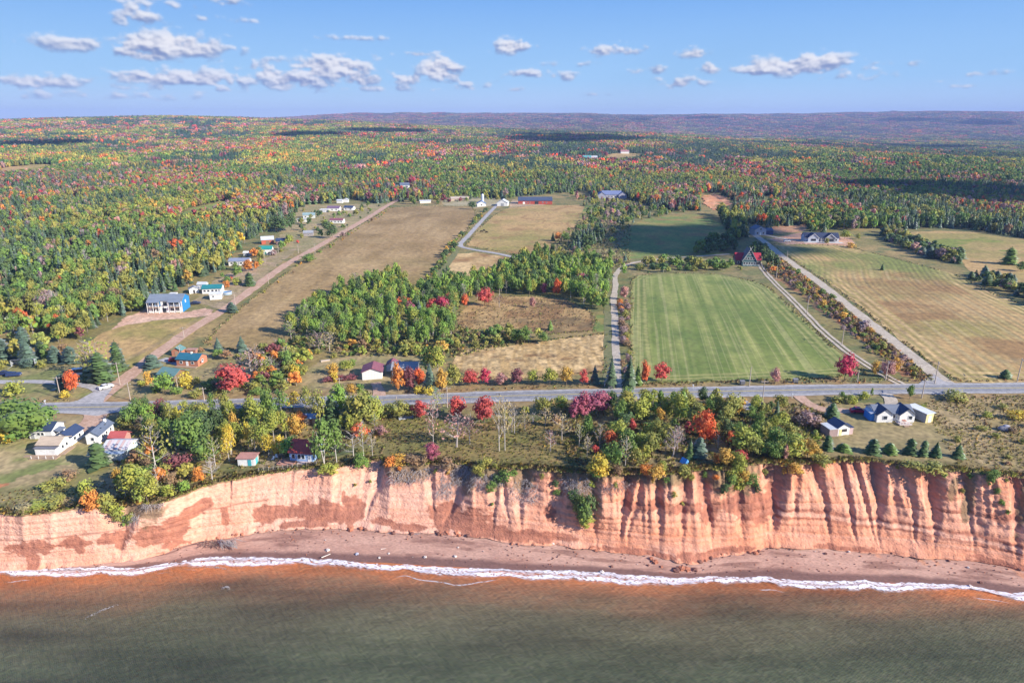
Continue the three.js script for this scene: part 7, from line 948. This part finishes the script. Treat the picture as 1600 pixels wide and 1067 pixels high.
// a grassy bush or two on the cliff face itself
for (const [px, py, w, c] of [[775, 752, 3, 'dark green'], [768, 762, 2.6, 'green'], [788, 747, 3, 'green'], [866, 757, 1.8, 'dark green'], [868, 770, 1.6, 'green'], [893, 778, 3, 'dark green'], [898, 790, 2.6, 'olive'], [912, 800, 3, 'green'], [906, 812, 3, 'dark green'], [1128, 752, 3, 'green'], [1142, 758, 3.4, 'yellow green'], [1160, 752, 3, 'green'], [1118, 764, 2.4, 'dark green'], [1150, 746, 3, 'golden'], [1132, 742, 3, 'yellow green'], [1168, 762, 2, 'dark green'], [1504, 768, 1.6, 'green'], [1508, 784, 1.4, 'green'], [1514, 800, 1.2, 'green'], [1497, 750, 2.2, 'green'], [222, 806, 3, 'olive'], [232, 816, 2.6, 'green'], [240, 808, 2, 'olive'], [208, 796, 3, 'olive'], [1590, 780, 1.6, 'olive'], [1463, 766, 1.2, 'olive'], [552, 758, 0.9, 'olive'], [575, 752, 0.9, 'olive'], [1040, 772, 1.4, 'olive'], [1054, 786, 1.0, 'olive'], [770, 787, 0.9, 'green'], [622, 733, 1.2, 'orange'], [650, 734, 1.4, 'brown'], [680, 735, 1.2, 'olive'], [700, 738, 1.2, 'golden'], [752, 742, 1.5, 'olive'], [802, 740, 1.6, 'green'], [846, 745, 1.5, 'olive'], [872, 742, 1.4, 'brown'], [920, 756, 1.6, 'yellow green'], [955, 758, 1.4, 'olive'], [975, 752, 1.3, 'brown'], [1010, 750, 1.5, 'golden'], [1030, 752, 1.4, 'green'], [1070, 748, 1.4, 'olive'], [1092, 742, 1.5, 'green'], [1105, 748, 1.6, 'orange'], [1185, 738, 1.5, 'olive'], [1215, 736, 1.4, 'golden'], [1238, 738, 1.2, 'olive'], [1380, 732, 1.0, 'olive'], [1440, 742, 1.3, 'green'], [1475, 745, 1.4, 'green'], [1520, 750, 1.1, 'olive'], [1570, 752, 1.2, 'olive']]) {
  const x = xOfPx(px), zt = zEdge(x), zb = zFoot(x); let best = 0, bd = 1e9; for (let t = 0; t < 1; t += 0.02) { const y = lerp(H(x, zt), hFoot(x), t), z = lerp(zt, zb, Math.pow(t, 0.92)) - carve(x, t), q = toPx(x, y, z); if (Math.abs(q[1] - py) < bd) { bd = Math.abs(q[1] - py); best = t; } }
  const y = lerp(H(x, zt), hFoot(x), best), z = lerp(zt, zb, Math.pow(best, 0.92)) - carve(x, best) + 0.2;
  plants.push({ kind: 'shrub', x, y: y - w * 0.35, z, h: w * 1.0, w, colour: c, onCliff: true });
}
// the forest beyond: nearer trees one by one, farther ones in clumps
const forest = [], fr = rngOf(555);
function forestMix(x, z) {
  const d = -z, px = x / d, a = fbm(x / 150 + 7, z / 210, 5) * 1.75, b = fbm(x / 130 + 31, z / 240 + 3, 3) * 1.9, c = fbm(x / 160 + 2, z / 220 + 5, 4) * 1.75, left = sstep(0.1, -0.45, px), right = sstep(0.1, 0.4, px);
  const con = Math.min(0.86, 0.1 + 0.08 * right - 0.04 * left + 0.16 * sstep(-0.3, 0.0, px) * sstep(0.3, 0.0, px) * sstep(600, 900, d) + 0.8 * sstep(-0.08, 0.4, a + 0.1 * right) - 0.2 * sstep(0, -0.4, a)), red = clamp(0.05 + 0.8 * sstep(0.05, 0.55, b + 0.25 * sstep(1000, 2300, d) + 0.3 * sstep(1300, 2200, d) * left - (0.12 + 0.3 * sstep(1300, 700, d)) * right)), gold = clamp(0.25 + 0.5 * c + 0.12 * left);
  return { con, red, gold, hue: c, b };
}
function forestColour(m, r) {
  const u = r();
  if (u < m.red * 0.62) return pick({ red: 1, 'orange red': 0.9, orange: 1.8, crimson: 0.2, magenta: 0.2, maroon: 1.8, 'pale pink': 2.4, mauve: 2, brown: 2.5 }, r);
  if (r() < 0.02) return pick({ red: 1, 'orange red': 1, orange: 2, golden: 2, maroon: 1 }, r);
  const g = m.gold + (r() - 0.5) * 0.24;
  if (g > 0.6) return pick({ golden: 1.2, 'yellow green': 5, yellow: 0.3, olive: 3, orange: 0.2 }, r);
  if (g > 0.3) return pick({ olive: 6, 'yellow green': 1.6, green: 3, brown: 0.5 }, r);
  return pick({ green: 6, olive: 2, 'dark green': 2.5, 'bright green': 1, mauve: 0.6 }, r);
}
for (let d = 270; d < 1150; d += 4.1 * Math.max(1, d / 850)) {
  const s = 4.1 * Math.max(1, d / 850);
  for (let x = -1.2 * d; x < 1.2 * d; x += s) {
    const X = x + (fr() - 0.5) * s, Z = -d + (fr() - 0.5) * s, u = fr(); if (Math.abs(X) > 1.2 * d) continue;
    if (inside(settled, X, Z) || woodOpen(X, Z) || u < 0.05) continue;
    if (distLine(dirtRoad, X, Z) < 5) continue;
    const m = forestMix(X, Z), v = fr(), h = lerp(4.5, 10.5, Math.sqrt(fr())) * (1 + 0.22 * noise(X / 40, Z / 40)); if (noise(X / 33 + 3, Z / 45) < -0.72) continue;
    if (v < m.con * 0.85) forest.push({ kind: 'spruce', x: X, y: H(X, Z), z: Z, h: h * rr(0.8, 1.15, fr), w: h * rr(0.32, 0.5, fr), colour: pick(CONIFER.spruce, fr) });
    else if (v < m.con * 0.85 + 0.045) forest.push({ kind: 'dead', x: X, y: H(X, Z), z: Z, h: h * 1.02, w: h * 0.4, colour: 'olive' });
    else forest.push({ kind: fr() < 0.25 ? 'birch' : 'leafy', x: X, y: H(X, Z), z: Z, h: h * 0.94, w: h * rr(0.44, 0.78, fr), colour: forestColour(m, fr) });
  }
}
for (const p of forest) plants.push(p);
// ---- the 300 of each kind that show largest become things of their own, the rest one mass
const sizeOf = (p) => { const d = Math.hypot(p.x, CAM_Y - p.y, p.z), [qx, qy] = toPx(p.x, p.y + p.h / 2, p.z); return (qx < -30 || qx > 1630 ? 0.001 : 1) * Math.max(p.h, p.w) / d * (p.named ? 50 : 1); };
const family = { leafy: 'broadleaf', maple: 'broadleaf', big: 'broadleaf', birch: 'birch', thin: 'birch', bare: 'bare', dead: 'bare', spruce: 'spruce', pine: 'pine', shrub: 'shrub' };
const quota = { broadleaf: 300, birch: 150, bare: 60, spruce: 90, pine: 60, shrub: 290 };
plants.sort((a, b) => sizeOf(b) - sizeOf(a));
const singles = [], mass = [];
for (const p of plants) { const f = family[p.kind]; if (quota[f] > 0 && sizeOf(p) > 0.0003) { quota[f]--; singles.push(p); } else mass.push(p); }
for (const t of singles.filter((p) => p.note)) landmarks.push([t.px, t.py, 'the ' + t.note.split(' ').slice(0, 4).join(' ').replace(/ (standing|at|in|of|the|beside|rising|leaning|clinging|with|overlooking|on|over|like|and|left|right|alone)$/, '').replace(/ (standing|at|in|of|the|beside|rising|leaning|clinging|with|overlooking|on|over|like|and|left|right|alone)$/, '').replace(/ (standing|at|in|of|the|beside|rising|leaning|clinging|with|overlooking|on|over|like|and|left|right|alone)$/, '')]);
for (const l of [[1000, 400, 'the shaded field'], [800, 495, 'the brown meadow'], [1150, 500, 'the mown field'], [825, 560, 'the corn field'], [560, 430, 'the hay field'], [620, 540, 'the central woods edge'], [520, 500, 'the hay field corner'], [600, 490, 'the hay field woods'], [960, 450, 'the middle lane bend'], [970, 540, 'the middle lane'], [1250, 470, 'the drive'], [1340, 550, 'the drive bend'], [1440, 385, 'the far hedgerow'], [1560, 440, 'the right hedgerow'], [710, 390, 'the farm lane bend'], [730, 345, 'the farm lane'], [770, 735, 'the clearing'], [1040, 640, 'the highway woods'], [1100, 715, 'the blue tent'], [990, 720, 'the cliff top thicket'], [1190, 670, 'the short drive'], [430, 590, 'the lawn thicket'], [340, 610, 'the highway shrubs'], [1530, 680, 'the rough grass'], [100, 780, 'the left cliff edge'], [380, 660, 'the birch wood'], [150, 550, 'the sloping yard'], [640, 735, 'the clearing rim'], [1180, 735, 'the wooded rim'], [300, 735, 'the bare birch clump']]) landmarks.push(l);
const keyOf = (p, i) => Math.abs(Math.round(p.x * 13 + p.z * 7));
// labels
const ordinal = ['first', 'second', 'third', 'fourth', 'fifth', 'sixth', 'seventh', 'eighth', 'ninth', 'tenth', 'eleventh', 'twelfth', 'thirteenth', 'fourteenth', 'fifteenth', 'sixteenth', 'seventeenth', 'eighteenth', 'nineteenth', 'twentieth'];
const byBase = new Map();
for (const p of singles) {
  const q = toPx(p.x, p.y, p.z); p.q = q; if (p.note) { p.label = p.note; continue; }
  let best = null, bd = 1e9; for (const l of landmarks) { const d = Math.hypot(l[0] - q[0], (l[1] - q[1]) * 1.6); if (d > 4 && d < bd) { bd = d; best = l; } }
  const dx = q[0] - best[0], dy = q[1] - best[1], rel = Math.abs(dx) > Math.abs(dy) * 1.6 ? (dx < 0 ? 'left of' : 'right of') : dy < 0 ? 'behind' : 'in front of';
  const hpx = p.h * q[2], size = p.kind === 'shrub' ? (hpx > 16 ? 'large ' : '') : hpx > 42 ? 'tall ' : hpx < 20 ? 'small ' : '';
  const what = p.kind === 'dead' ? KIND.dead[4] : p.colour.includes('spruce') ? 'dark spruce' : p.colour + ' ' + KIND[p.kind][4];
  p.base = p.onCliff ? `${p.colour} bush on the cliff face ${rel.replace('in front of', 'below').replace('behind', 'above')} ${best[2]}` : `${size}${what} ${rel} ${best[2]}`;
  (byBase.get(p.base) ?? byBase.set(p.base, []).get(p.base)).push(p);
}
for (const [b, list] of byBase) { list.sort((a, c) => a.q[0] - c.q[0]); list.forEach((p, i) => p.label = list.length === 1 ? b : list.length === 2 ? `${b}, ${i ? 'right' : 'left'} one of two` : `${b}, ${ordinal[i] ?? 'last'} from the left`); }
const shapeFor = (p) => { const k = KIND[p.kind], n = keyOf(p); return [k[0] && SH[k[0]][n % SH[k[0]].length], k[1] && SH[k[1]][n % SH[k[1]].length], k]; };
for (const p of singles) {
  const [cg, tg, k] = shapeFor(p), g = group(k[5], [p.x, p.y, p.z], keyOf(p) % 6.28); tag(g, p.label, k[4].split(' ').pop(), { shrub: 'shrubs and bushes', spruce: 'spruces', pine: 'pines' }[p.kind] ?? 'broadleaf trees');
  const foot = p.h * k[3];
  if (tg) { const m = mesh('trunk', tg, k[2], g); const th = p.kind === 'dead' || p.kind === 'bare' || p.kind === 'thin' ? p.h : p.h * 0.88; m.scale.set(p.kind === 'dead' || p.kind === 'bare' || p.kind === 'thin' ? Math.max(p.w * 1.35, p.h * 0.4) : Math.max(p.h * 0.8, p.w * 0.7), th, p.kind === 'dead' || p.kind === 'bare' || p.kind === 'thin' ? Math.max(p.w * 1.35, p.h * 0.4) : Math.max(p.h * 0.8, p.w * 0.7)); }
  if (cg) { const m = mesh(p.kind === 'shrub' ? 'foliage' : 'crown', cg, leafMat(p.colour), g); const grow = p.kind === 'spruce' || p.kind === 'pine' ? 1.06 : 1.16; m.position.y = foot - (p.kind === 'shrub' ? p.h * 0.16 : p.kind === 'spruce' || p.kind === 'pine' ? 0 : p.h * 0.1); const wx = 0.82 + (keyOf(p) % 37) / 37 * 0.36; m.scale.set(p.w * grow * wx, (p.h - foot) * (p.kind === 'shrub' ? 1.2 : grow * 1.02), p.w * grow * (2 - wx)); }
}
// ---- the mass: instanced
const LOD = { leafy: [0, 1, 2, 3].map((i) => crown(400 + i, { lobes: 6, leaves: 130, size: 0.145, core: 0.68, ragged: 0.14 })), birch: [0, 1].map((i) => crown(420 + i, { lobes: 6, leaves: 110, size: 0.14, core: 0.5, ragged: 0.22, pointed: 0.5 })), shrub: [0, 1].map((i) => crown(430 + i, { lobes: 5, leaves: 100, size: 0.18, core: 0.65, ragged: 0.2 })), spruce: [0, 1].map((i) => conifer(440 + i, 9, 7)), dead: [branches(450, { limbs: 7, twigs: 2, r0: 0.022, n: 3, stems: 2, spread: 0.24 }), branches(451, { limbs: 9, twigs: 1, r0: 0.02, n: 3, spread: 0.2 })] };
const massOf = { leafy: 'leafy', maple: 'leafy', big: 'leafy', birch: 'birch', thin: 'birch', bare: 'dead', dead: 'dead', spruce: 'spruce', pine: 'spruce', shrub: 'shrub' };
const white = new THREE.MeshPhysicalMaterial({ vertexColors: true, roughness: 0.9, transmission: 0.3, thickness: 0 }), stemMat = mat([0.40, 0.35, 0.325]);
const woods = new THREE.Group(); woods.name = 'woodland'; scene.add(woods); tag(woods, 'mixed autumn woodland of green, gold, orange and red trees behind the fields', 'woodland', null, 'stuff');
function instances(name, geo, material, list, place, parent) {
  if (!list.length) return; const m = new THREE.InstancedMesh(geo, material, list.length), M4 = new THREE.Matrix4(), Q = new THREE.Quaternion(), up = V3(0, 1, 0), col = new THREE.Color();
  list.forEach((p, i) => { const v = place(p, i); Q.setFromAxisAngle(up, v.turn); M4.compose(V3(...v.at), Q, V3(...v.size)); m.setMatrixAt(i, M4); if (v.col) m.setColorAt(i, col.setRGB(...v.col)); });
  m.name = numbered(name); m.castShadow = m.receiveShadow = true; m.userData.kind = 'stuff'; parent.add(m); return m;
}
const jr = rngOf(31337), jitter = (c, a = 0.2) => { const k = 1 + (jr() - 0.5) * 2 * a, h = (jr() - 0.5) * a * 0.8; return [c[0] * k * (1 + h), c[1] * k, c[2] * k * (1 - h)]; };
for (const kind of Object.keys(LOD)) LOD[kind].forEach((geo, v) => instances({ leafy: 'broadleaf_trees', birch: 'birch_trees', shrub: 'shrubs', spruce: 'spruce_trees', dead: 'bare_stems' }[kind], geo, kind === 'dead' ? stemMat : white, mass.filter((p) => massOf[p.kind] === kind && keyOf(p) % LOD[kind].length === v),
  (p) => { const foot = kind === 'leafy' || kind === 'birch' ? p.h * 0.12 : 0; return { at: [p.x, p.y + foot - (kind === 'shrub' ? p.h * 0.15 : 0), p.z], size: kind === 'dead' ? [p.w * 1.5, p.h * 1.05, p.w * 1.5] : [p.w * 1.16, (p.h - foot) * 1.1, p.w * 1.16], turn: jr() * 6.28, col: kind === 'dead' ? null : jitter(K[p.colour]) }; }, woods));
// pale stems standing among the leaves
instances('stems', LOD.dead[1], mat([0.48, 0.43, 0.40]), mass.filter((p) => (p.kind === 'leafy' || p.kind === 'birch') && p.h > 4 && keyOf(p) % 3 === 0), (p) => ({ at: [p.x, p.y, p.z], size: [p.w * 0.8, p.h * 0.98, p.w * 0.8], turn: jr() * 6 }), woods);
// far clumps: fourteen metres square, nine trees each
function clump(seed, conifers) {
  const r = rngOf(seed), geos = [];
  for (let i = 0; i < 10; i++) {
    const con = i / 10 < conifers, g = con ? conifer(seed * 10 + i, 6, 6) : crown(seed * 10 + i, { lobes: 5, leaves: 26, size: 0.3, core: 0.95 }), x = ((i % 3) + rr(0.15, 0.85, r)) / 3 - 0.5, z = (Math.floor(i / 3) % 3 + rr(0.15, 0.85, r)) / 3 - 0.5, w = con ? rr(0.22, 0.3, r) : rr(0.36, 0.5, r), h = con ? rr(0.7, 0.95, r) : rr(0.5, 0.75, r), k = rr(0.75, 1.3, r), c = con ? [0.55, 0.75, 0.95] : [1 + (r() - 0.5) * 0.5, 1, 1 + (r() - 0.5) * 0.4];
    g.scale(w, h, w).translate(x, 0, z); const a = g.attributes.color; for (let j = 0; j < a.count; j++) a.setXYZ(j, a.getX(j) * k * c[0], a.getY(j) * k * c[1], a.getZ(j) * k * c[2]); geos.push(g);
  }
  return mergeGeometries(geos);
}
const CL = [clump(500, 0), clump(501, 0), clump(502, 0.3), clump(503, 0), clump(504, 1), clump(505, 0.9)], clumps = [];
for (let d = 1140; d < 10600; ) {
  const s = 13 * Math.max(1, d / 1700); d += s * 0.92;
  for (let x = -1.2 * d; x < 1.2 * d; x += s) {
    const X = x + (fr() - 0.5) * s * 0.5, Z = -d + (fr() - 0.5) * s * 0.5, y = H(X, Z); if (holes.some((h) => inside(h, X, Z))) continue; if (woodOpen(X, Z)) continue;
    const m = forestMix(X, Z), v = fr(), con = clamp(m.con + (d > 4000 ? -0.05 : 0)), far = sstep(3000, 6500, d), name = v < con ? pick({ 'spruce green': 2, 'dark green': 2, 'blue green': 1 }, fr) : forestColour({ ...m, red: clamp(m.red + 0.35 * far) }, fr);
    clumps.push({ x: X, y, z: Z, s: s * 1.2, h: Math.min(13, 10.5 + d / 2500) * rr(0.75, 1.25, fr), con: v < con, c: mixc(K[name], [0.24, 0.085, 0.10], 0.42 * far), v: Math.floor(fr() * 4) });
  }
}
CL.forEach((geo, k) => instances('far_trees', geo, white, clumps.filter((c) => (c.con ? 4 + c.v % 2 : c.v) === k), (c) => ({ at: [c.x, c.y - 0.5, c.z], size: [c.s, c.h * 1.3, c.s], turn: Math.floor(jr() * 4) * 1.5708 + 0.2, col: jitter(c.c, 0.25) }), woods));

// ---------------------------------------------------------------- rough grass and low scrub
{
  const tuft = (seed) => { const r = rngOf(seed), s = new Soup(); for (let i = 0; i < 26; i++) { const a = r() * 6.28, b = r() * 0.5, x = Math.cos(a) * b, z = Math.sin(a) * b, l = rr(0.5, 1, r), lean = rr(0.1, 0.5, r), d = V3(Math.cos(a), 0, Math.sin(a)), e = V3(-d.z, 0, d.x), p = V3(x, -0.05, z), k = rr(0.75, 1.2, r), n = d.clone().multiplyScalar(0.12).setY(1).normalize(); s.tri(p.clone().addScaledVector(e, 0.09), p.clone().addScaledVector(e, -0.09), p.clone().addScaledVector(d, lean * l).setY(l), n, [k, k, k * 0.9]); } return s.geo(); };
  const T = [tuft(1), tuft(2)], list = [], r = rngOf(808);
  const spread = (pts, d, h, cols) => { const Q = poly(pts), xs = Q.map((p) => p[0]), zs = Q.map((p) => p[1]); for (let x = Math.min(...xs); x < Math.max(...xs); x += d) for (let z = Math.min(...zs); z < Math.max(...zs); z += d) { const X = x + (r() - 0.5) * d * 1.4, Z = z + (r() - 0.5) * d * 1.4; if (!inside(Q, X, Z) || Z > zEdge(X) - 0.3 || !clear(X, Z, -0.8) || noise(X / 5, Z / 5) < -0.75) continue; list.push([X, H(X, Z), Z, rr(h[0], h[1], r), pick(cols, r)]); } };
  const oliveMix = { olive: 4, brown: 3, straw: 2, golden: 0.5, 'yellow green': 0.4 };
  spread([[595, 645], [700, 655], [880, 652], [908, 690], [895, 745], [740, 738], [605, 728]], 0.95, [0.15, 0.5], { olive: 5, brown: 3, straw: 0.8, golden: 0.3 });
  spread([[1440, 632], [1500, 616], [1640, 612], [1640, 760], [1505, 745], [1490, 715]], 0.9, [0.15, 0.55], { straw: 5, olive: 4, brown: 2, golden: 0.5 });
  spread([[180, 640], [600, 632], [600, 725], [400, 742], [290, 775], [180, 795]], 1.3, [0.3, 0.8], oliveMix); spread([[880, 632], [1290, 632], [1290, 726], [890, 746]], 1.1, [0.3, 0.9], oliveMix);
  spread([[-60, 775], [170, 752], [250, 790], [-60, 806]], 0.9, [0.15, 0.5], oliveMix); spread([[1190, 420], [1250, 452], [1420, 592], [1480, 600], [1400, 540], [1215, 398]], 1.3, [0.4, 1.2], { brown: 3, orange: 1, olive: 3, straw: 2, golden: 1 });
  spread([[540, 548], [440, 550], [720, 512], [860, 530], [700, 560], [560, 556]], 1.8, [0.5, 1.3], oliveMix); spread([[845, 398], [905, 345], [985, 340], [985, 420], [900, 420]], 2.4, [0.5, 1.3], oliveMix); spread([[715, 500], [760, 466], [880, 466], [930, 500], [860, 520], [720, 514]], 1.7, [0.2, 0.7], { brown: 4, straw: 3, olive: 1 });
  spread([[-60, 625], [1640, 592], [1640, 606], [-60, 636]], 1.4, [0.25, 0.7], { straw: 3, brown: 3, orange: 0.5, olive: 2 });
  for (const k of ['mown', 'hay', 'east', 'corn', 'brown', 'pasture']) { const Q = P[k]; for (let i = 0; i < Q.length; i++) { const a = Q[i], b = Q[(i + 1) % Q.length], n = Math.hypot(b[0] - a[0], b[1] - a[1]) / 0.55; for (let j = 0; j < n; j++) { const X = lerp(a[0], b[0], j / n) + rr(-1.1, 1.1, r), Z = lerp(a[1], b[1], j / n) + rr(-1.1, 1.1, r); if (noise(X / 7, Z / 7) > -0.35 && clear(X, Z, -0.6)) list.push([X, H(X, Z), Z, rr(0.2, 0.8, r), pick({ olive: 3, straw: 3, brown: 1.5, green: 1 }, r)]); } } }
  for (let k = 0; k < 2600; k++) { const x = rr(-160, 160, r), z = zEdge(x) - rr(-0.1, 2.5, r); list.push([x, H(x, z), z, rr(0.3, 0.8, r), pick(oliveMix, r)]); }
  const gr = new THREE.Group(); gr.name = 'rough_grass'; scene.add(gr); tag(gr, 'tussocks of rough olive and straw grass over the waste ground', 'grass', null, 'stuff');
  T.forEach((g, k) => instances('tussocks', g, white, list.filter((_, i) => i % 2 === k), (p) => ({ at: [p[0], p[1], p[2]], size: [p[3] * 1.5, p[3], p[3] * 1.5], turn: jr() * 6, col: jitter(mul(K[p[4]], 1.6), 0.25) }), gr));
}

// ---------------------------------------------------------------- the clouds overhead whose shade lies on the land
{
  const heap = (gx, gz, w, d, seed, hgt = 650) => {
    const r = rngOf(seed), s = new Soup(), k = hgt / SUN.y, y0 = H(gx, gz), c = V3(gx + SUN.x * k, y0 + hgt, gz + SUN.z * k);
    for (let i = 0; i < 34; i++) { const a = r() * 6.28, b = Math.sqrt(r()), p = V3(Math.cos(a) * b * w * 0.42, (1 - b) * Math.min(w, d) * 0.18 * r(), Math.sin(a) * b * d * 0.42); lump(s, p, Math.min(w, d) * rr(0.12, 0.24, r) * (1.15 - b * 0.5), [1, 1, 1], r, ICO1, 0.6); }
    const m = mesh('cloud', s.geo(), mat([0.9, 0.9, 0.9], 1)); m.position.copy(c); tag(m, 'white cloud drifting overhead', 'cloud', 'clouds overhead', 'structure');
  };
  const over = (px, py, wpx, dm, seed, hgt) => { const [x, , z] = at(px, py); heap(x, z, wpx / toPx(x, 16, z)[2], dm, seed, hgt); };
  over(1090, 374, 270, 175, 11); over(892, 218, 200, 1000, 12, 900); over(1500, 305, 330, 260, 13, 800); over(1420, 232, 260, 330, 14, 1000); over(1230, 228, 170, 240, 15, 1000); over(60, 228, 100, 260, 16, 1000); over(480, 213, 110, 260, 17, 1000); over(600, 207, 120, 260, 18, 1000); over(1180, 360, 100, 90, 19);
  over(1100, 185, 50, 500, 21, 1200); over(1420, 188, 70, 500, 22, 1200); over(1000, 188, 40, 400, 23, 1200); over(1540, 192, 60, 400, 24, 1200);
}

renderer.render(scene, camera);
